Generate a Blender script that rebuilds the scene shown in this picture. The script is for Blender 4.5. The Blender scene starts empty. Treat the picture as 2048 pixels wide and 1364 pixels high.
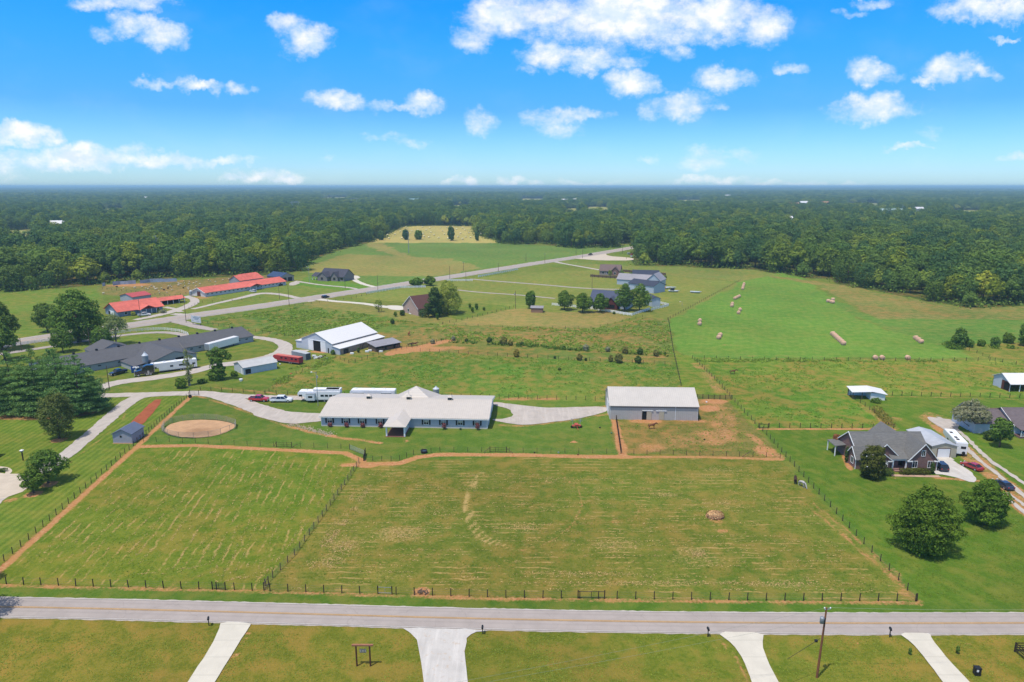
import bpy, bmesh, math, random
import numpy as np
from mathutils import Vector, Matrix
R=math.radians
scene=bpy.context.scene
C=scene.collection
random.seed(7); rng=np.random.default_rng(7)

# ---------------------------------------------------------------- camera
F=1365.0; H=64.0; P=math.atan(310/F)
cam=bpy.data.objects.new('camera',bpy.data.cameras.new('camera')); C.objects.link(cam)
cam.location=(0,0,H); cam.rotation_euler=(R(90)-P,0,0)
cam.data.sensor_width=36; cam.data.lens=36*F/2048
cam.data.clip_start=0.5; cam.data.clip_end=150000
scene.camera=cam
def ray(px,py):
    x=(px-1024)/F; y=(682-py)/F
    return (x, math.cos(P)+y*math.sin(P), -math.sin(P)+y*math.cos(P))
def W(px,py,z=0.0):
    """the point of the place, at height z, that a photograph coordinate looks at"""
    d=ray(px,py); t=(z-H)/d[2]
    return Vector((d[0]*t,d[1]*t,z))
def hgt(pb,pt):
    """height of something whose foot is at row pb and whose top is at row pt"""
    y=W(1024,pb).y; k=W(1024,pt).y/H if pt>380 else None
    if k is None:
        d=ray(1024,pt); return H+y*d[2]/d[1]
    return H-y/k
def wid(px,py,w):
    """width in metres of w photograph pixels at the ground point px,py"""
    p=W(px,py); dep=p.y*math.cos(P)+H*math.sin(P)
    return w*dep/F

# ---------------------------------------------------------------- sun, sky, exposure
SUN_EL=70; SUN_AZ=226          # light travels towards +x and a little +y
scene.view_settings.view_transform='Standard'; scene.view_settings.look='None'
scene.view_settings.exposure=0.5; scene.view_settings.gamma=1
sl=bpy.data.lights.new('sun','SUN'); sl.energy=2.75; sl.angle=R(0.53); sl.color=(1,0.945,0.86)
so=bpy.data.objects.new('sun',sl); C.objects.link(so)
az=R(SUN_AZ); el=R(SUN_EL)
tow=Vector((math.sin(az)*math.cos(el),math.cos(az)*math.cos(el),math.sin(el)))
so.rotation_euler=tow.to_track_quat('Z','Y').to_euler(); so.location=(0,0,300)

world=bpy.data.worlds.new('World'); scene.world=world; world.use_nodes=True
class NT:
    """small helper for wiring shader nodes"""
    def __init__(s,t): s.t=t; s.n=t.nodes; s.l=t.links
    def a(s,ty,**k):
        n=s.n.new(ty)
        for q,v in k.items(): setattr(n,q,v)
        return n
    def set(s,sock,v):
        if isinstance(v,bpy.types.NodeSocket): s.l.new(v,sock)
        elif v is not None: sock.default_value=v
    def m(s,op,x,y=None,z=None,clamp=False):
        n=s.a('ShaderNodeMath',operation=op); n.use_clamp=clamp
        s.set(n.inputs[0],x)
        if y is not None: s.set(n.inputs[1],y)
        if z is not None: s.set(n.inputs[2],z)
        return n.outputs[0]
    def v(s,op,x,y=None,out=0):
        n=s.a('ShaderNodeVectorMath',operation=op); s.set(n.inputs[0],x)
        if y is not None: s.set(n.inputs[1],y)
        return n.outputs[out]
    def mix(s,f,a,b,blend='MIX'):
        n=s.a('ShaderNodeMix',data_type='RGBA',blend_type=blend); s.set(n.inputs[0],f)
        def c(q): return q if isinstance(q,bpy.types.NodeSocket) else (q[0],q[1],q[2],1)
        s.set(n.inputs[6],c(a)); s.set(n.inputs[7],c(b)); return n.outputs[2]
    def ss(s,x,a,b):
        n=s.a('ShaderNodeMapRange',interpolation_type='SMOOTHSTEP'); s.set(n.inputs[0],x)
        n.inputs[1].default_value=a; n.inputs[2].default_value=b; return n.outputs[0]
    def noise(s,vec,scale,detail=3,rough=.55,dim='3D',out=0,dist=0):
        n=s.a('ShaderNodeTexNoise',noise_dimensions=dim); s.set(n.inputs['Vector'],vec)
        n.inputs['Scale'].default_value=scale; n.inputs['Detail'].default_value=detail
        n.inputs['Roughness'].default_value=rough; n.inputs['Distortion'].default_value=dist
        return n.outputs[out]
    def ramp(s,f,pts):
        n=s.a('ShaderNodeValToRGB'); e=n.color_ramp.elements
        while len(e)<len(pts): e.new(0.5)
        for q,(p,c) in zip(e,pts): q.position=p; q.color=(c[0],c[1],c[2],1)
        s.set(n.inputs[0],f); return n.outputs[0]
def lin(c): 
    c=c/255.0
    return c/12.92 if c<=.04045 else ((c+.055)/1.055)**2.4
w=NT(world.node_tree); w.n.clear()
sky=w.a('ShaderNodeTexSky',sky_type='NISHITA'); sky.sun_disc=False
sky.sun_elevation=R(SUN_EL); sky.sun_rotation=R(SUN_AZ); sky.altitude=200; sky.air_density=1.0; sky.dust_density=0.6; sky.ozone_density=2.0
tc=w.a('ShaderNodeTexCoord'); g=tc.outputs['Generated']
sx=w.a('ShaderNodeSeparateXYZ'); w.l.new(g,sx.inputs[0])
ysafe=w.m('MAXIMUM',sx.outputs[1],0.02)
u=w.m('DIVIDE',sx.outputs[0],ysafe); vv=w.m('DIVIDE',sx.outputs[2],ysafe)
cb=w.a('ShaderNodeCombineXYZ'); w.l.new(u,cb.inputs[0]); w.l.new(vv,cb.inputs[1]); uv=cb.outputs[0]
# the physical sky tinted by height: deepened through the visible part and paler at the horizon
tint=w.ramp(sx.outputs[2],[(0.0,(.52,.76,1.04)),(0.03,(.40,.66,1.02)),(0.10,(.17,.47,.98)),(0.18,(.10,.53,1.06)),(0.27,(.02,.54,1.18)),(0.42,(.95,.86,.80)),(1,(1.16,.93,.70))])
# overhead, out of view, the tint is raised and warmed as fill light
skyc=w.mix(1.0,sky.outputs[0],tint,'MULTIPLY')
CL=[]   # clouds in the sky in front: centre, half-width, half-height (photograph pixels, turned into directions), density
def cl(x,y,rx,ry,d=1.0): CL.append((x,y,rx,ry,d))
for a in [(1000,30,75,45,1.1),(1120,35,100,45,1.1),(1260,30,170,62,1.35),(1400,30,130,48,1.2),(1530,55,52,36,1.0),(1500,28,60,28,.9),(950,75,48,24,.7),(1230,80,40,30,.6),
 (1100,110,62,26,1.05),(1180,118,62,24,1.0),(1245,120,40,16,.6),(1058,142,18,10,.4),
 (1258,168,46,26,1.1),(1292,180,28,12,.6),(1440,162,52,28,1.0),(1480,165,36,13,.7),(1368,210,62,24,.9),(1300,231,22,10,.5),(1420,212,24,10,.5),
 (1578,136,32,14,.85),(1740,143,44,27,1.1),(1775,158,34,11,.6),(1905,137,58,30,1.1),(1960,146,34,12,.7),(1848,166,22,10,.6),
 (1745,222,80,28,1.05),(1770,200,32,18,.8),(1690,205,24,12,.5),(1800,222,45,10,.6),(1960,15,90,26,1.2),(2030,20,60,26,1.2),(1930,38,25,10,.6),(1750,10,32,10,.6),(1690,30,26,6,.35),
 (1090,235,44,22,.6),(1160,232,56,14,.75),(1120,258,42,16,.5),(1410,315,50,22,.5),(1490,308,34,12,.35),(1300,320,18,8,.4),(1815,299,34,6,.6),(2030,318,26,8,.5),(1860,260,22,14,.3),
 (1358,108,26,14,.5),(1470,76,22,7,.5),(2010,75,30,5,.5),
 (265,50,48,26,1.1),(325,75,46,30,1.1),(205,66,24,14,.45),(240,8,90,18,.85),(300,3,34,16,.7),(575,45,32,22,.85),(610,85,46,30,1.0),(640,68,24,14,.6),
 (330,165,44,12,.8),(400,174,50,12,.85),(482,176,26,12,.9),(290,162,20,8,.6),(665,200,52,20,1.0),(845,206,36,20,1.1),(815,212,40,8,.7),(765,207,26,12,.5),(962,245,28,28,.65),
 (45,270,70,24,1.2),(100,280,30,16,1.0),(150,315,130,24,1.2),(240,318,60,14,.8),(330,322,80,14,1.0),(455,320,50,10,.7),(0,330,60,24,.5),(530,350,60,12,.85),(575,357,44,10,.9),(470,360,34,6,.6),(770,272,28,8,.4),(815,284,30,6,.3),(655,320,18,6,.35),
 (905,362,20,6,.6),(935,362,22,9,.8),(1025,360,24,10,.9),(1065,364,22,7,.7),(1180,366,60,6,.4),(1380,362,44,8,.6),(1460,362,60,8,.7),(1550,368,80,6,.5),(1700,368,60,5,.3)]: cl(*a)
nv=w.noise(uv,26,5,.62,out=1)      # warps the cloud outlines
wr=w.v('SCALE',w.v('SUBTRACT',nv,(.5,.5,.5))); wr.node.inputs[3].default_value=0.044
uvw=w.v('ADD',uv,wr)
tot=None
for x,y,rx,ry,d in CL:
    q=ray(x,y); cu=q[0]/q[1]; cv=q[2]/q[1]
    a=ray(x+rx,y); b=ray(x,y-ry)
    ru=abs(a[0]/a[1]-cu)*1.18; rv=abs(b[2]/b[1]-cv)*1.18
    s_=w.v('MULTIPLY',w.v('SUBTRACT',uvw,(cu,cv,0)),(1/ru,1/rv,0))
    e=w.v('DOT_PRODUCT',s_,s_,out=1)
    k=w.m('MULTIPLY_ADD',e,-d,d)
    tot=k if tot is None else w.m('SMOOTH_MAX',tot,k,.25)
n1=w.noise(w.v('MULTIPLY',uv,(1,1.5,1)),20,8,.68)
n2=w.noise(w.v('MULTIPLY',uv,(1,1.7,1)),9,4,.5)
den=w.m('ADD',tot,w.m('MULTIPLY',w.m('SUBTRACT',n1,.5),2.9))
dens=w.ss(den,-.25,1.55)
dens=w.m('MULTIPLY',dens,w.ss(sx.outputs[1],.05,.3))
# thin veil of high haze cloud
veil=w.m('MULTIPLY',w.ss(n2,.45,.85),.06)
dens=w.m('MAXIMUM',dens,w.m('MULTIPLY',veil,w.ss(sx.outputs[1],.05,.3)))
nsh=w.noise(w.v('ADD',w.v('MULTIPLY',uv,(1,1.4,1)),(0,.02,0)),34,4,.55)
ccol=w.mix(w.ss(nsh,.36,.62),(.55,.64,.75),(.78,.77,.775))
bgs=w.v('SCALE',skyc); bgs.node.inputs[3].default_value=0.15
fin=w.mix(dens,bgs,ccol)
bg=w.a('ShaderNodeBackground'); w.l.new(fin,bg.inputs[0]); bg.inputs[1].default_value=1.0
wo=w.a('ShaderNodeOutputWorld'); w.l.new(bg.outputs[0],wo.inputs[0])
world.cycles.sampling_method='MANUAL'; world.cycles.sample_map_resolution=256

# ---------------------------------------------------------------- object helpers
def tag(o,label=None,cat=None,group=None,kind=None):
    if label: o['label']=label
    if cat: o['category']=cat
    if group: o['group']=group
    if kind: o['kind']=kind
    return o
def thing(name,label,cat,loc=(0,0,0),rz=0,group=None):
    o=bpy.data.objects.new(name,None); C.objects.link(o); o.location=loc; o.rotation_euler=(0,0,rz); o.empty_display_size=.3
    return tag(o,label,cat,group)
class MB:
    """collects boxes, bars, tubes and polygons into one mesh"""
    def __init__(s): s.v=[]; s.f=[]; s.mi=[]; s.cur=0
    def add(s,vs,fs):
        b=len(s.v); s.v+= [tuple(q) for q in vs]; s.f+=[tuple(b+i for i in f) for f in fs]; s.mi+=[s.cur]*len(fs); return s
    def box(s,x0,x1,y0,y1,z0,z1):
        return s.add([(x0,y0,z0),(x1,y0,z0),(x1,y1,z0),(x0,y1,z0),(x0,y0,z1),(x1,y0,z1),(x1,y1,z1),(x0,y1,z1)],
          [(0,3,2,1),(4,5,6,7),(0,1,5,4),(1,2,6,5),(2,3,7,6),(3,0,4,7)])
    def obox(s,c,sz,M=None):
        x,y,z=[q/2 for q in sz]; vs=[Vector((a*x,b*y,d*z)) for d in(-1,1) for a,b in((-1,-1),(1,-1),(1,1),(-1,1))]
        vs=[(M@q if M else q)+Vector(c) for q in vs]
        return s.add(vs,[(0,3,2,1),(4,5,6,7),(0,1,5,4),(1,2,6,5),(2,3,7,6),(3,0,4,7)])
    def tube(s,p,q,r0,r1=None,n=8,cap=True):
        p=Vector(p);q=Vector(q); r1=r0 if r1 is None else r1; d=(q-p).normalized()
        a=d.orthogonal().normalized(); b=d.cross(a)
        vs=[p+(a*math.cos(t)+b*math.sin(t))*r0 for t in [2*math.pi*i/n for i in range(n)]]+[q+(a*math.cos(t)+b*math.sin(t))*r1 for t in [2*math.pi*i/n for i in range(n)]]
        fs=[(i,(i+1)%n,n+(i+1)%n,n+i) for i in range(n)]
        if cap: fs+=[tuple(range(n-1,-1,-1)),tuple(range(n,2*n))]
        return s.add(vs,fs)
    def path(s,pts,r,n=6):
        for i in range(len(pts)-1):
            ra,rb=(r,r) if not isinstance(r,(list,tuple)) else (r[i],r[i+1])
            s.tube(pts[i],pts[i+1],ra,rb,n)
        return s
    def ext(s,poly,ax,t0,t1):
        """polygon (list of 2-D points) extruded along axis ax"""
        n=len(poly)
        def mk(p,t): return {'x':(t,p[0],p[1]),'y':(p[0],t,p[1]),'z':(p[0],p[1],t)}[ax]
        vs=[mk(p,t0) for p in poly]+[mk(p,t1) for p in poly]
        return s.add(vs,[(i,(i+1)%n,n+(i+1)%n,n+i) for i in range(n)]+[tuple(range(n-1,-1,-1)),tuple(range(n,2*n))])
    def lathe(s,prof,c=(0,0,0),n=16):
        vs=[];fs=[]
        for r,z in prof:
            for i in range(n): t=2*math.pi*i/n; vs.append((c[0]+r*math.cos(t),c[1]+r*math.sin(t),c[2]+z))
        for k in range(len(prof)-1):
            for i in range(n): fs.append((k*n+i,k*n+(i+1)%n,(k+1)*n+(i+1)%n,(k+1)*n+i))
        fs.append(tuple(range(n-1,-1,-1))); fs.append(tuple(range((len(prof)-1)*n,len(prof)*n)))
        return s.add(vs,fs)
    def build(s,name,m,parent=None,loc=None,smooth=False,fix=True):
        me=bpy.data.meshes.new(name); me.from_pydata(s.v,[],s.f)
        ms=m if isinstance(m,(list,tuple)) else [m]
        for q in ms: me.materials.append(q)
        me.polygons.foreach_set('material_index',s.mi)
        if fix:
            bm=bmesh.new(); bm.from_mesh(me); bmesh.ops.recalc_face_normals(bm,faces=bm.faces); bm.to_mesh(me); bm.free()
        if smooth: me.polygons.foreach_set('use_smooth',[True]*len(me.polygons))
        me.update()
        o=bpy.data.objects.new(name,me); C.objects.link(o)
        if parent: o.parent=parent
        if loc is not None: o.location=loc
        return o
def copy_tree(o,parent=None):
    c=o.copy(); C.objects.link(c); c.parent=parent
    for ch in list(o.children): copy_tree(ch,c)
    return c
def dup(o,loc,rz,label=None,group=None,scale=None):
    c=copy_tree(o); c.location=loc; c.rotation_euler=(0,0,rz)
    if label: c['label']=label
    if group: c['group']=group
    if scale: c.scale=scale if not isinstance(scale,(int,float)) else (scale,)*3
    return c
# ---------------------------------------------------------------- materials
EXPK=1.38   # light arriving on a level surface, for turning seen colours into base colours
def alb(c,k=None): 
    k=k or EXPK
    return tuple(min(.86,max(.003,lin(x)/k)) for x in c)
MATS={}
def mat(name,c,rough=.8,var=.12,scale=2.0,metal=0,kind=None,raw=False,spec=.3,scl2=None):
    if name in MATS: return MATS[name]
    m=bpy.data.materials.new(name); m.use_nodes=True; t=NT(m.node_tree)
    b=t.n['Principled BSDF']; col=c if raw else alb(c)
    co=t.a('ShaderNodeTexCoord').outputs['Object']
    n=t.noise(co,scale,4,.6); n_=t.noise(co,scale*.13,3,.5)
    f=t.m('ADD',t.m('MULTIPLY',n,.6),t.m('MULTIPLY',n_,.4))
    f=t.ss(f,.3,.7)
    lo=tuple(x*(1-var) for x in col); hi=tuple(min(1,x*(1+var)) for x in col)
    cc=t.mix(f,lo,hi)
    if kind in('ribx','riby'):
        wv=t.a('ShaderNodeTexWave',wave_type='BANDS',bands_direction='X' if kind=='ribx' else 'Y'); t.l.new(co,wv.inputs[0]); wv.inputs['Scale'].default_value=.55
        e=t.ss(wv.outputs['Fac'],.9,1.0)
        cc=t.mix(t.m('MULTIPLY',e,.16),cc,(col[0]*.35,col[1]*.35,col[2]*.35))
        bp=t.a('ShaderNodeBump'); bp.inputs['Strength'].default_value=.5; bp.inputs['Distance'].default_value=.04; t.l.new(e,bp.inputs['Height']); t.l.new(bp.outputs[0],b.inputs['Normal'])
        st=t.noise(t.v('MULTIPLY',co,(3.0,.25,1) if kind=='ribx' else (.25,3.0,1)),.8,3,.6)
        cc=t.mix(t.m('MULTIPLY',t.ss(st,.5,.8),.13),cc,(col[0]*.6,col[1]*.55,col[2]*.5))
    if kind=='siding':
        wv=t.a('ShaderNodeTexWave',wave_type='BANDS',bands_direction='Z',wave_profile='SAW'); t.l.new(co,wv.inputs[0]); wv.inputs['Scale'].default_value=1.5
        cc=t.mix(t.m('MULTIPLY',wv.outputs['Fac'],.18),cc,(col[0]*.4,col[1]*.4,col[2]*.4))
    if kind=='brick':
        br=t.a('ShaderNodeTexBrick'); sp=t.a('ShaderNodeSeparateXYZ'); t.l.new(co,sp.inputs[0]); cm=t.a('ShaderNodeCombineXYZ')
        t.l.new(t.m('ADD',sp.outputs[0],sp.outputs[1]),cm.inputs[0]); t.l.new(sp.outputs[2],cm.inputs[1]); t.l.new(cm.outputs[0],br.inputs[0])
        br.inputs['Scale'].default_value=2.2; br.inputs['Mortar Size'].default_value=.02
        br.inputs['Color1'].default_value=(*[x*.75 for x in col],1); br.inputs['Color2'].default_value=(*[min(1,x*1.35) for x in col],1); br.inputs['Mortar'].default_value=(*[min(1,x*1.6+.03) for x in col],1)
        cc=t.mix(.65,cc,br.outputs[0])
    if kind=='shingle':
        st=t.noise(t.v('MULTIPLY',co,(.4,2.2,2.2)),2.2,4,.7)
        cc=t.mix(t.ss(st,.35,.7),cc,tuple(x*.72 for x in col))
    t.l.new(cc,b.inputs['Base Color'])
    b.inputs['Roughness'].default_value=rough; b.inputs['Metallic'].default_value=metal; b.inputs['Specular IOR Level'].default_value=spec
    MATS[name]=m; return m
def car_paint(name,c,raw=True):
    if name in MATS: return MATS[name]
    m=mat(name,c,.25,.03,1.0,raw=raw,spec=.5); m.node_tree.nodes['Principled BSDF'].inputs['Coat Weight'].default_value=.6; return m
M_glass=mat('dark window glass',(.015,.02,.03),.08,.1,1,raw=True,spec=.6)
M_white=mat('white painted metal',(.78,.78,.78),.5,.04,1,raw=True)
M_trim=mat('white trim paint',(.80,.80,.79),.5,.05,1,raw=True)
M_black=mat('black painted metal',(.02,.02,.022),.45,.2,1,raw=True)
M_rubber=mat('black rubber tyre',(.02,.02,.02),.9,.2,3,raw=True)
M_rim=mat('bare alloy wheel rim',(.5,.5,.52),.3,.1,3,raw=True,metal=.6)
M_wood=mat('weathered grey wood',(118,98,80),.9,.25,6)
M_post=mat('creosoted dark fence post',(70,55,46),.9,.3,5)
M_wire=mat('galvanised fence wire',(105,105,95),.6,.1,1)
M_steel=mat('galvanised steel',(175,182,188),.45,.12,1,metal=.3)
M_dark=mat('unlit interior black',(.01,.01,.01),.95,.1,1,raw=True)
M_conc=mat('pale poured concrete',(222,214,200),.9,.08,.5)
M_red=mat('red painted steel',(200,60,60),.45,.15,2)
# ---------------------------------------------------------------- ground sheet
def PW(pts): return np.array([[W(x,y).x,W(x,y).y] for x,y in pts])
def axis(segs):
    out=[segs[0][0]]
    for a,b,s0,s1 in segs:
        x=a; n=0
        while x<b-1e-6:
            t=(x-a)/(b-a); x=min(b,x+s0+(s1-s0)*t); out.append(x)
    return out
xs_=axis([(0,110,.8,.8),(110,230,.8,2.2),(230,420,2.2,5),(420,1200,5,40),(1200,6000,40,900),(6000,90000,900,14000)])
gx=np.array([-q for q in xs_[:0:-1]]+xs_)
gy=np.array([-90000,-20000,-3000,-400,-60]+axis([(0,60,6,1.2),(60,235,.75,.9),(235,430,.9,2.2),(430,900,2.2,9),(900,3000,9,80),(3000,12000,80,900),(12000,120000,900,15000)]))
GX,GY=np.meshgrid(gx,gy); nX,nY=len(gx),len(gy)
print('ground verts',nX*nY)
px_=GX.ravel(); py_=GY.ravel(); NV=len(px_)
def inpoly(poly,x,y):
    r=np.zeros(x.shape,bool); n=len(poly); j=n-1
    for i in range(n):
        xi,yi=poly[i]; xj,yj=poly[j]
        if yi!=yj:
            r^=((yi>y)!=(yj>y))&(x<(xj-xi)*(y-yi)/(yj-yi)+xi)
        j=i
    return r
def lnoise(x,y,s,seed=0):
    """smooth value noise, metres"""
    rr=np.random.default_rng(1000+seed); T=rr.random((256,256)).astype(np.float32)
    u=x/s+50; v=y/s+50; i=np.floor(u).astype(int); j=np.floor(v).astype(int); fu=u-i; fv=v-j
    fu=fu*fu*(3-2*fu); fv=fv*fv*(3-2*fv)
    a=T[i%256,j%256];b=T[(i+1)%256,j%256];c=T[i%256,(j+1)%256];d=T[(i+1)%256,(j+1)%256]
    return (a*(1-fu)+b*fu)*(1-fv)+(c*(1-fu)+d*fu)*fv
tone=np.zeros((NV,3),np.float32); rough=np.zeros(NV,np.float32); row=np.zeros(NV,np.float32); amp=np.zeros(NV,np.float32); dirt=np.zeros(NV,np.float32); straw=np.zeros(NV,np.float32)
jx=px_+(lnoise(px_,py_,9,1)-.5)*3*np.clip(py_/250,0.15,3); jy=py_+(lnoise(px_,py_,9,2)-.5)*3*np.clip(py_/250,.15,3)
def field(poly,c,rg=.3,rows=None,st=0,world=False,soft=True):
    p=np.array(poly,float) if world else PW(poly)
    m=inpoly(p,jx if soft else px_,jy if soft else py_)
    tone[m]=alb(c); rough[m]=rg; straw[m]=st; amp[m]=0
    if rows:   # direction of the rows in degrees, spacing, strength
        a=R(rows[0]); row[m]=((-math.sin(a))*px_[m]+math.cos(a)*py_[m])/rows[1]; amp[m]=rows[2]
    return m
tone[:]=alb((92,104,50)); rough[:]=.8
# open farm land, near to far
OPEN=[(-1500,1364),(3500,1364),(3500,640),(2300,606),(2048,610),(2006,617),(1971,619),(1928,615),(1898,609),(1848,602),(1821,595),(1793,590),(1756,582),(1716,577),(1671,567),(1666,557),(1586,556),(1536,544),(1506,541),(1444,538),(1369,533),(1270,531),
 (1262,520),(1275,500),(1278,489),(1240,488),(1245,495),(1200,498),(1160,498),(1120,497),(1110,492),(1080,487),(1040,490),(1000,488),(985,481),(950,470),(945,452),(830,452),(800,455),(765,477),(740,485),(700,495),(665,505),(625,520),(610,540),(560,549),(480,553),(340,557),(240,566),(160,573),(100,580),(0,589),(-300,615),(-900,660)]
OPENW=PW(OPEN)
m=inpoly(OPENW,px_,py_)
tone[m]=alb((124,142,60)); rough[m]=.35
field([(-1500,1500),(3500,1500),(3500,1240),(-1500,1240)],(138,140,54),.5)
field([(-1500,1240),(3500,1240),(3500,1195),(1836,1206),(1024,1196),(0,1170),(-600,1155)],(104,134,50),.3)
field([(-900,1150),(0,1130),(275,885),(380,790),(200,797),(-600,800)],(126,146,56),.2,rows=(93,1.6,1.0))     # mown lawn, left
field([(-100,1168),(525,1180),(718,930),(728,912),(640,901),(275,888),(-20,1140)],(126,143,50),.45,rows=(96.6,1.95,0.12),st=.4)
field([(528,1180),(722,925),(800,915),(1240,909),(1561,917),(1834,1202),(1024,1195)],(132,138,58),.5,rows=(-.4,1.72,.12),st=.42)
field([(275,888),(380,790),(600,792),(985,798),(1215,802),(1228,845),(1240,907),(800,922),(728,915),(640,899)],(112,138,56),.25)
field([(1240,907),(1561,915),(1462,798),(1395,798),(1219,840)],(146,140,74),.7)
field([(1836,1206),(1561,903),(1517,857),(1790,857),(1720,805),(1692,788),(1770,790),(2300,798),(3500,900),(3500,1206)],(108,137,48),.25,rows=(115,2.4,.35))
field([(1384,716),(2300,722),(2600,800),(1770,791),(1692,790),(1725,810),(1790,857),(1517,857),(1450,790)],(134,156,62),.9)
field([(1342,640),(1440,585),(1482,562),(1560,545),(1610,556),(1720,640),(1950,716),(1384,716),(1352,700)],(122,160,66),.2,rows=(72,2.6,.2),st=.12)
field([(1500,548),(1586,557),(1671,568),(1793,591),(1848,603),(1928,616),(2300,607),(2300,640),(1760,638),(1700,610),(1640,572),(1580,560)],(150,148,82),.7)
field([(1620,585),(1700,612),(1760,638),(2300,640),(3000,700),(2048,702),(1950,716),(1840,680),(1740,645)],(116,152,66),.35)
field([(1900,688),(2300,680),(2300,722),(1950,716)],(130,146,62),.7)
field([(1350,705),(1384,716),(1450,790),(1462,798),(1394,798),(1362,775)],(132,156,60),.5)
field([(530,783),(560,760),(640,720),(700,712),(860,704),(1044,715),(1345,728),(1358,775),(1212,802),(985,797),(600,790)],(126,147,62),.8)
field([(640,720),(760,690),(900,680),(1040,690),(1330,712),(1345,728),(1044,715),(860,704),(700,712)],(140,144,72),.8)
field([(700,672),(885,650),(1190,657),(1290,634),(1336,640),(1345,712),(1180,704),(1040,690),(900,680),(780,690)],(142,144,76),.95)
field([(395,640),(600,612),(700,622),(800,640),(885,650),(700,674),(640,680),(560,672),(430,660)],(122,146,66),.85)
field([(700,590),(1040,545),(1190,540),(1480,565),(1340,640),(1290,634),(1100,628),(1000,610),(870,604),(740,602)],(142,152,72),.25)
field([(885,648),(1028,616),(1110,625),(1210,624),(1268,634),(1190,657)],(164,152,88),.3)
field([(690,602),(830,625),(930,640),(885,650),(800,640),(700,622),(600,610),(640,600)],(150,150,80),.25)
field([(1120,523),(1270,533),(1480,537),(1560,548),(1480,563),(1180,540)],(140,150,76),.4)
field([(-300,600),(200,572),(200,640),(60,672),(-300,700)],(124,148,60),.4)
field([(200,570),(560,549),(600,556),(440,590),(330,596),(205,590)],(150,138,82),.6)
field([(260,606),(620,548),(760,574),(420,622),(300,640)],(132,148,66),.3)
field([(620,548),(680,560),(760,575),(700,583),(590,570)],(112,150,56),.2)
# meadow beyond the highway
field([(600,545),(625,520),(665,505),(740,486),(945,484),(1110,492),(1270,490),(1262,496),(960,538),(760,575),(700,556)],(118,148,70),.25)
field([(612,545),(620,530),(690,508),(820,513),(900,517),(962,536),(880,552),(800,553),(700,550)],(160,156,86),.3)
field([(735,484),(765,487),(830,515),(800,514),(740,494)],(164,158,90),.3)
M_hay=field([(730,485),(765,477),(800,455),(830,452),(945,452),(950,470),(994,481),(1000,486)],(200,186,112),.2,rows=(60,9,.5))
# far clearings between the woods
CLEAR=[[(640,398),(700,397),(700,394.3),(645,394.8)],[(1350,402.5),(1410,403),(1405,399.5),(1350,400)],[(1690,409.5),(1765,410),(1760,406),(1690,406)],[(200,421.5),(255,420),(248,415.5),(205,417)],[(1036,402.5),(1090,401),(1092,397.5),(1040,397)],[(1165,420),(1222,422),(1214,414),(1180,413)],[(8,473),(70,466),(62,459),(10,461)],[(1900,424),(1965,426),(1965,420.5),(1900,419.5)],[(1125,424),(1160,422),(1160,417),(1130,416)],[(900,416),(945,414),(945,410),(905,410)]]
for c_ in CLEAR:
    for f_ in (.76,.84,.92,1): field([(a_[0]*f_,a_[1]*f_) for a_ in PW(c_)],(168,172,96),.3,soft=False,world=True)
# lushness and dryness drifting over everything
lu=lnoise(px_,py_,23,5)*.5+lnoise(px_,py_,70,6)*.5
dry=np.clip((lnoise(px_,py_,17,7)*.6+lnoise(px_,py_,48,8)*.4-.5)*3.0,-1,1)*np.clip(rough*1.2,.15,1)
tone*=(1+(lu[:,None]-.5)*.36)
tone[:,0]*=1+dry*.28; tone[:,1]*=1+dry*.03; tone[:,2]*=1+dry*.18

def seg_d(p,q,x,y):
    d=q-p; L=(d**2).sum()+1e-9; t=np.clip(((x-p[0])*d[0]+(y-p[1])*d[1])/L,0,1)
    return np.hypot(x-(p[0]+t*d[0]),y-(p[1]+t*d[1]))
def stroke(arr,pts,w0,val=1.0,soft=1.2,world=False):
    """raise the mask along a line of half-width w0 (metres)"""
    p=np.array(pts,float) if world else PW(pts)
    lo=p.min(0)-w0-3*soft; hi=p.max(0)+w0+3*soft
    m=np.where((px_>lo[0])&(px_<hi[0])&(py_>lo[1])&(py_<hi[1]))[0]
    if not len(m): return
    d=np.full(len(m),1e9)
    for i in range(len(p)-1): d=np.minimum(d,seg_d(p[i],p[i+1],px_[m],py_[m]))
    arr[m]=np.maximum(arr[m],val*np.clip(1-(d-w0)/soft,0,1))
def blob(arr,x,y,rx,ry,val=1.0):
    p=W(x,y); a=wid(x,y,rx); b=abs(W(x,y-ry).y-W(x,y+ry).y)/2
    q=((px_-p.x)/a)**2+((py_-p.y)/b)**2; arr[:]=np.maximum(arr,val*np.clip(1.4-q,0,1))
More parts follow.
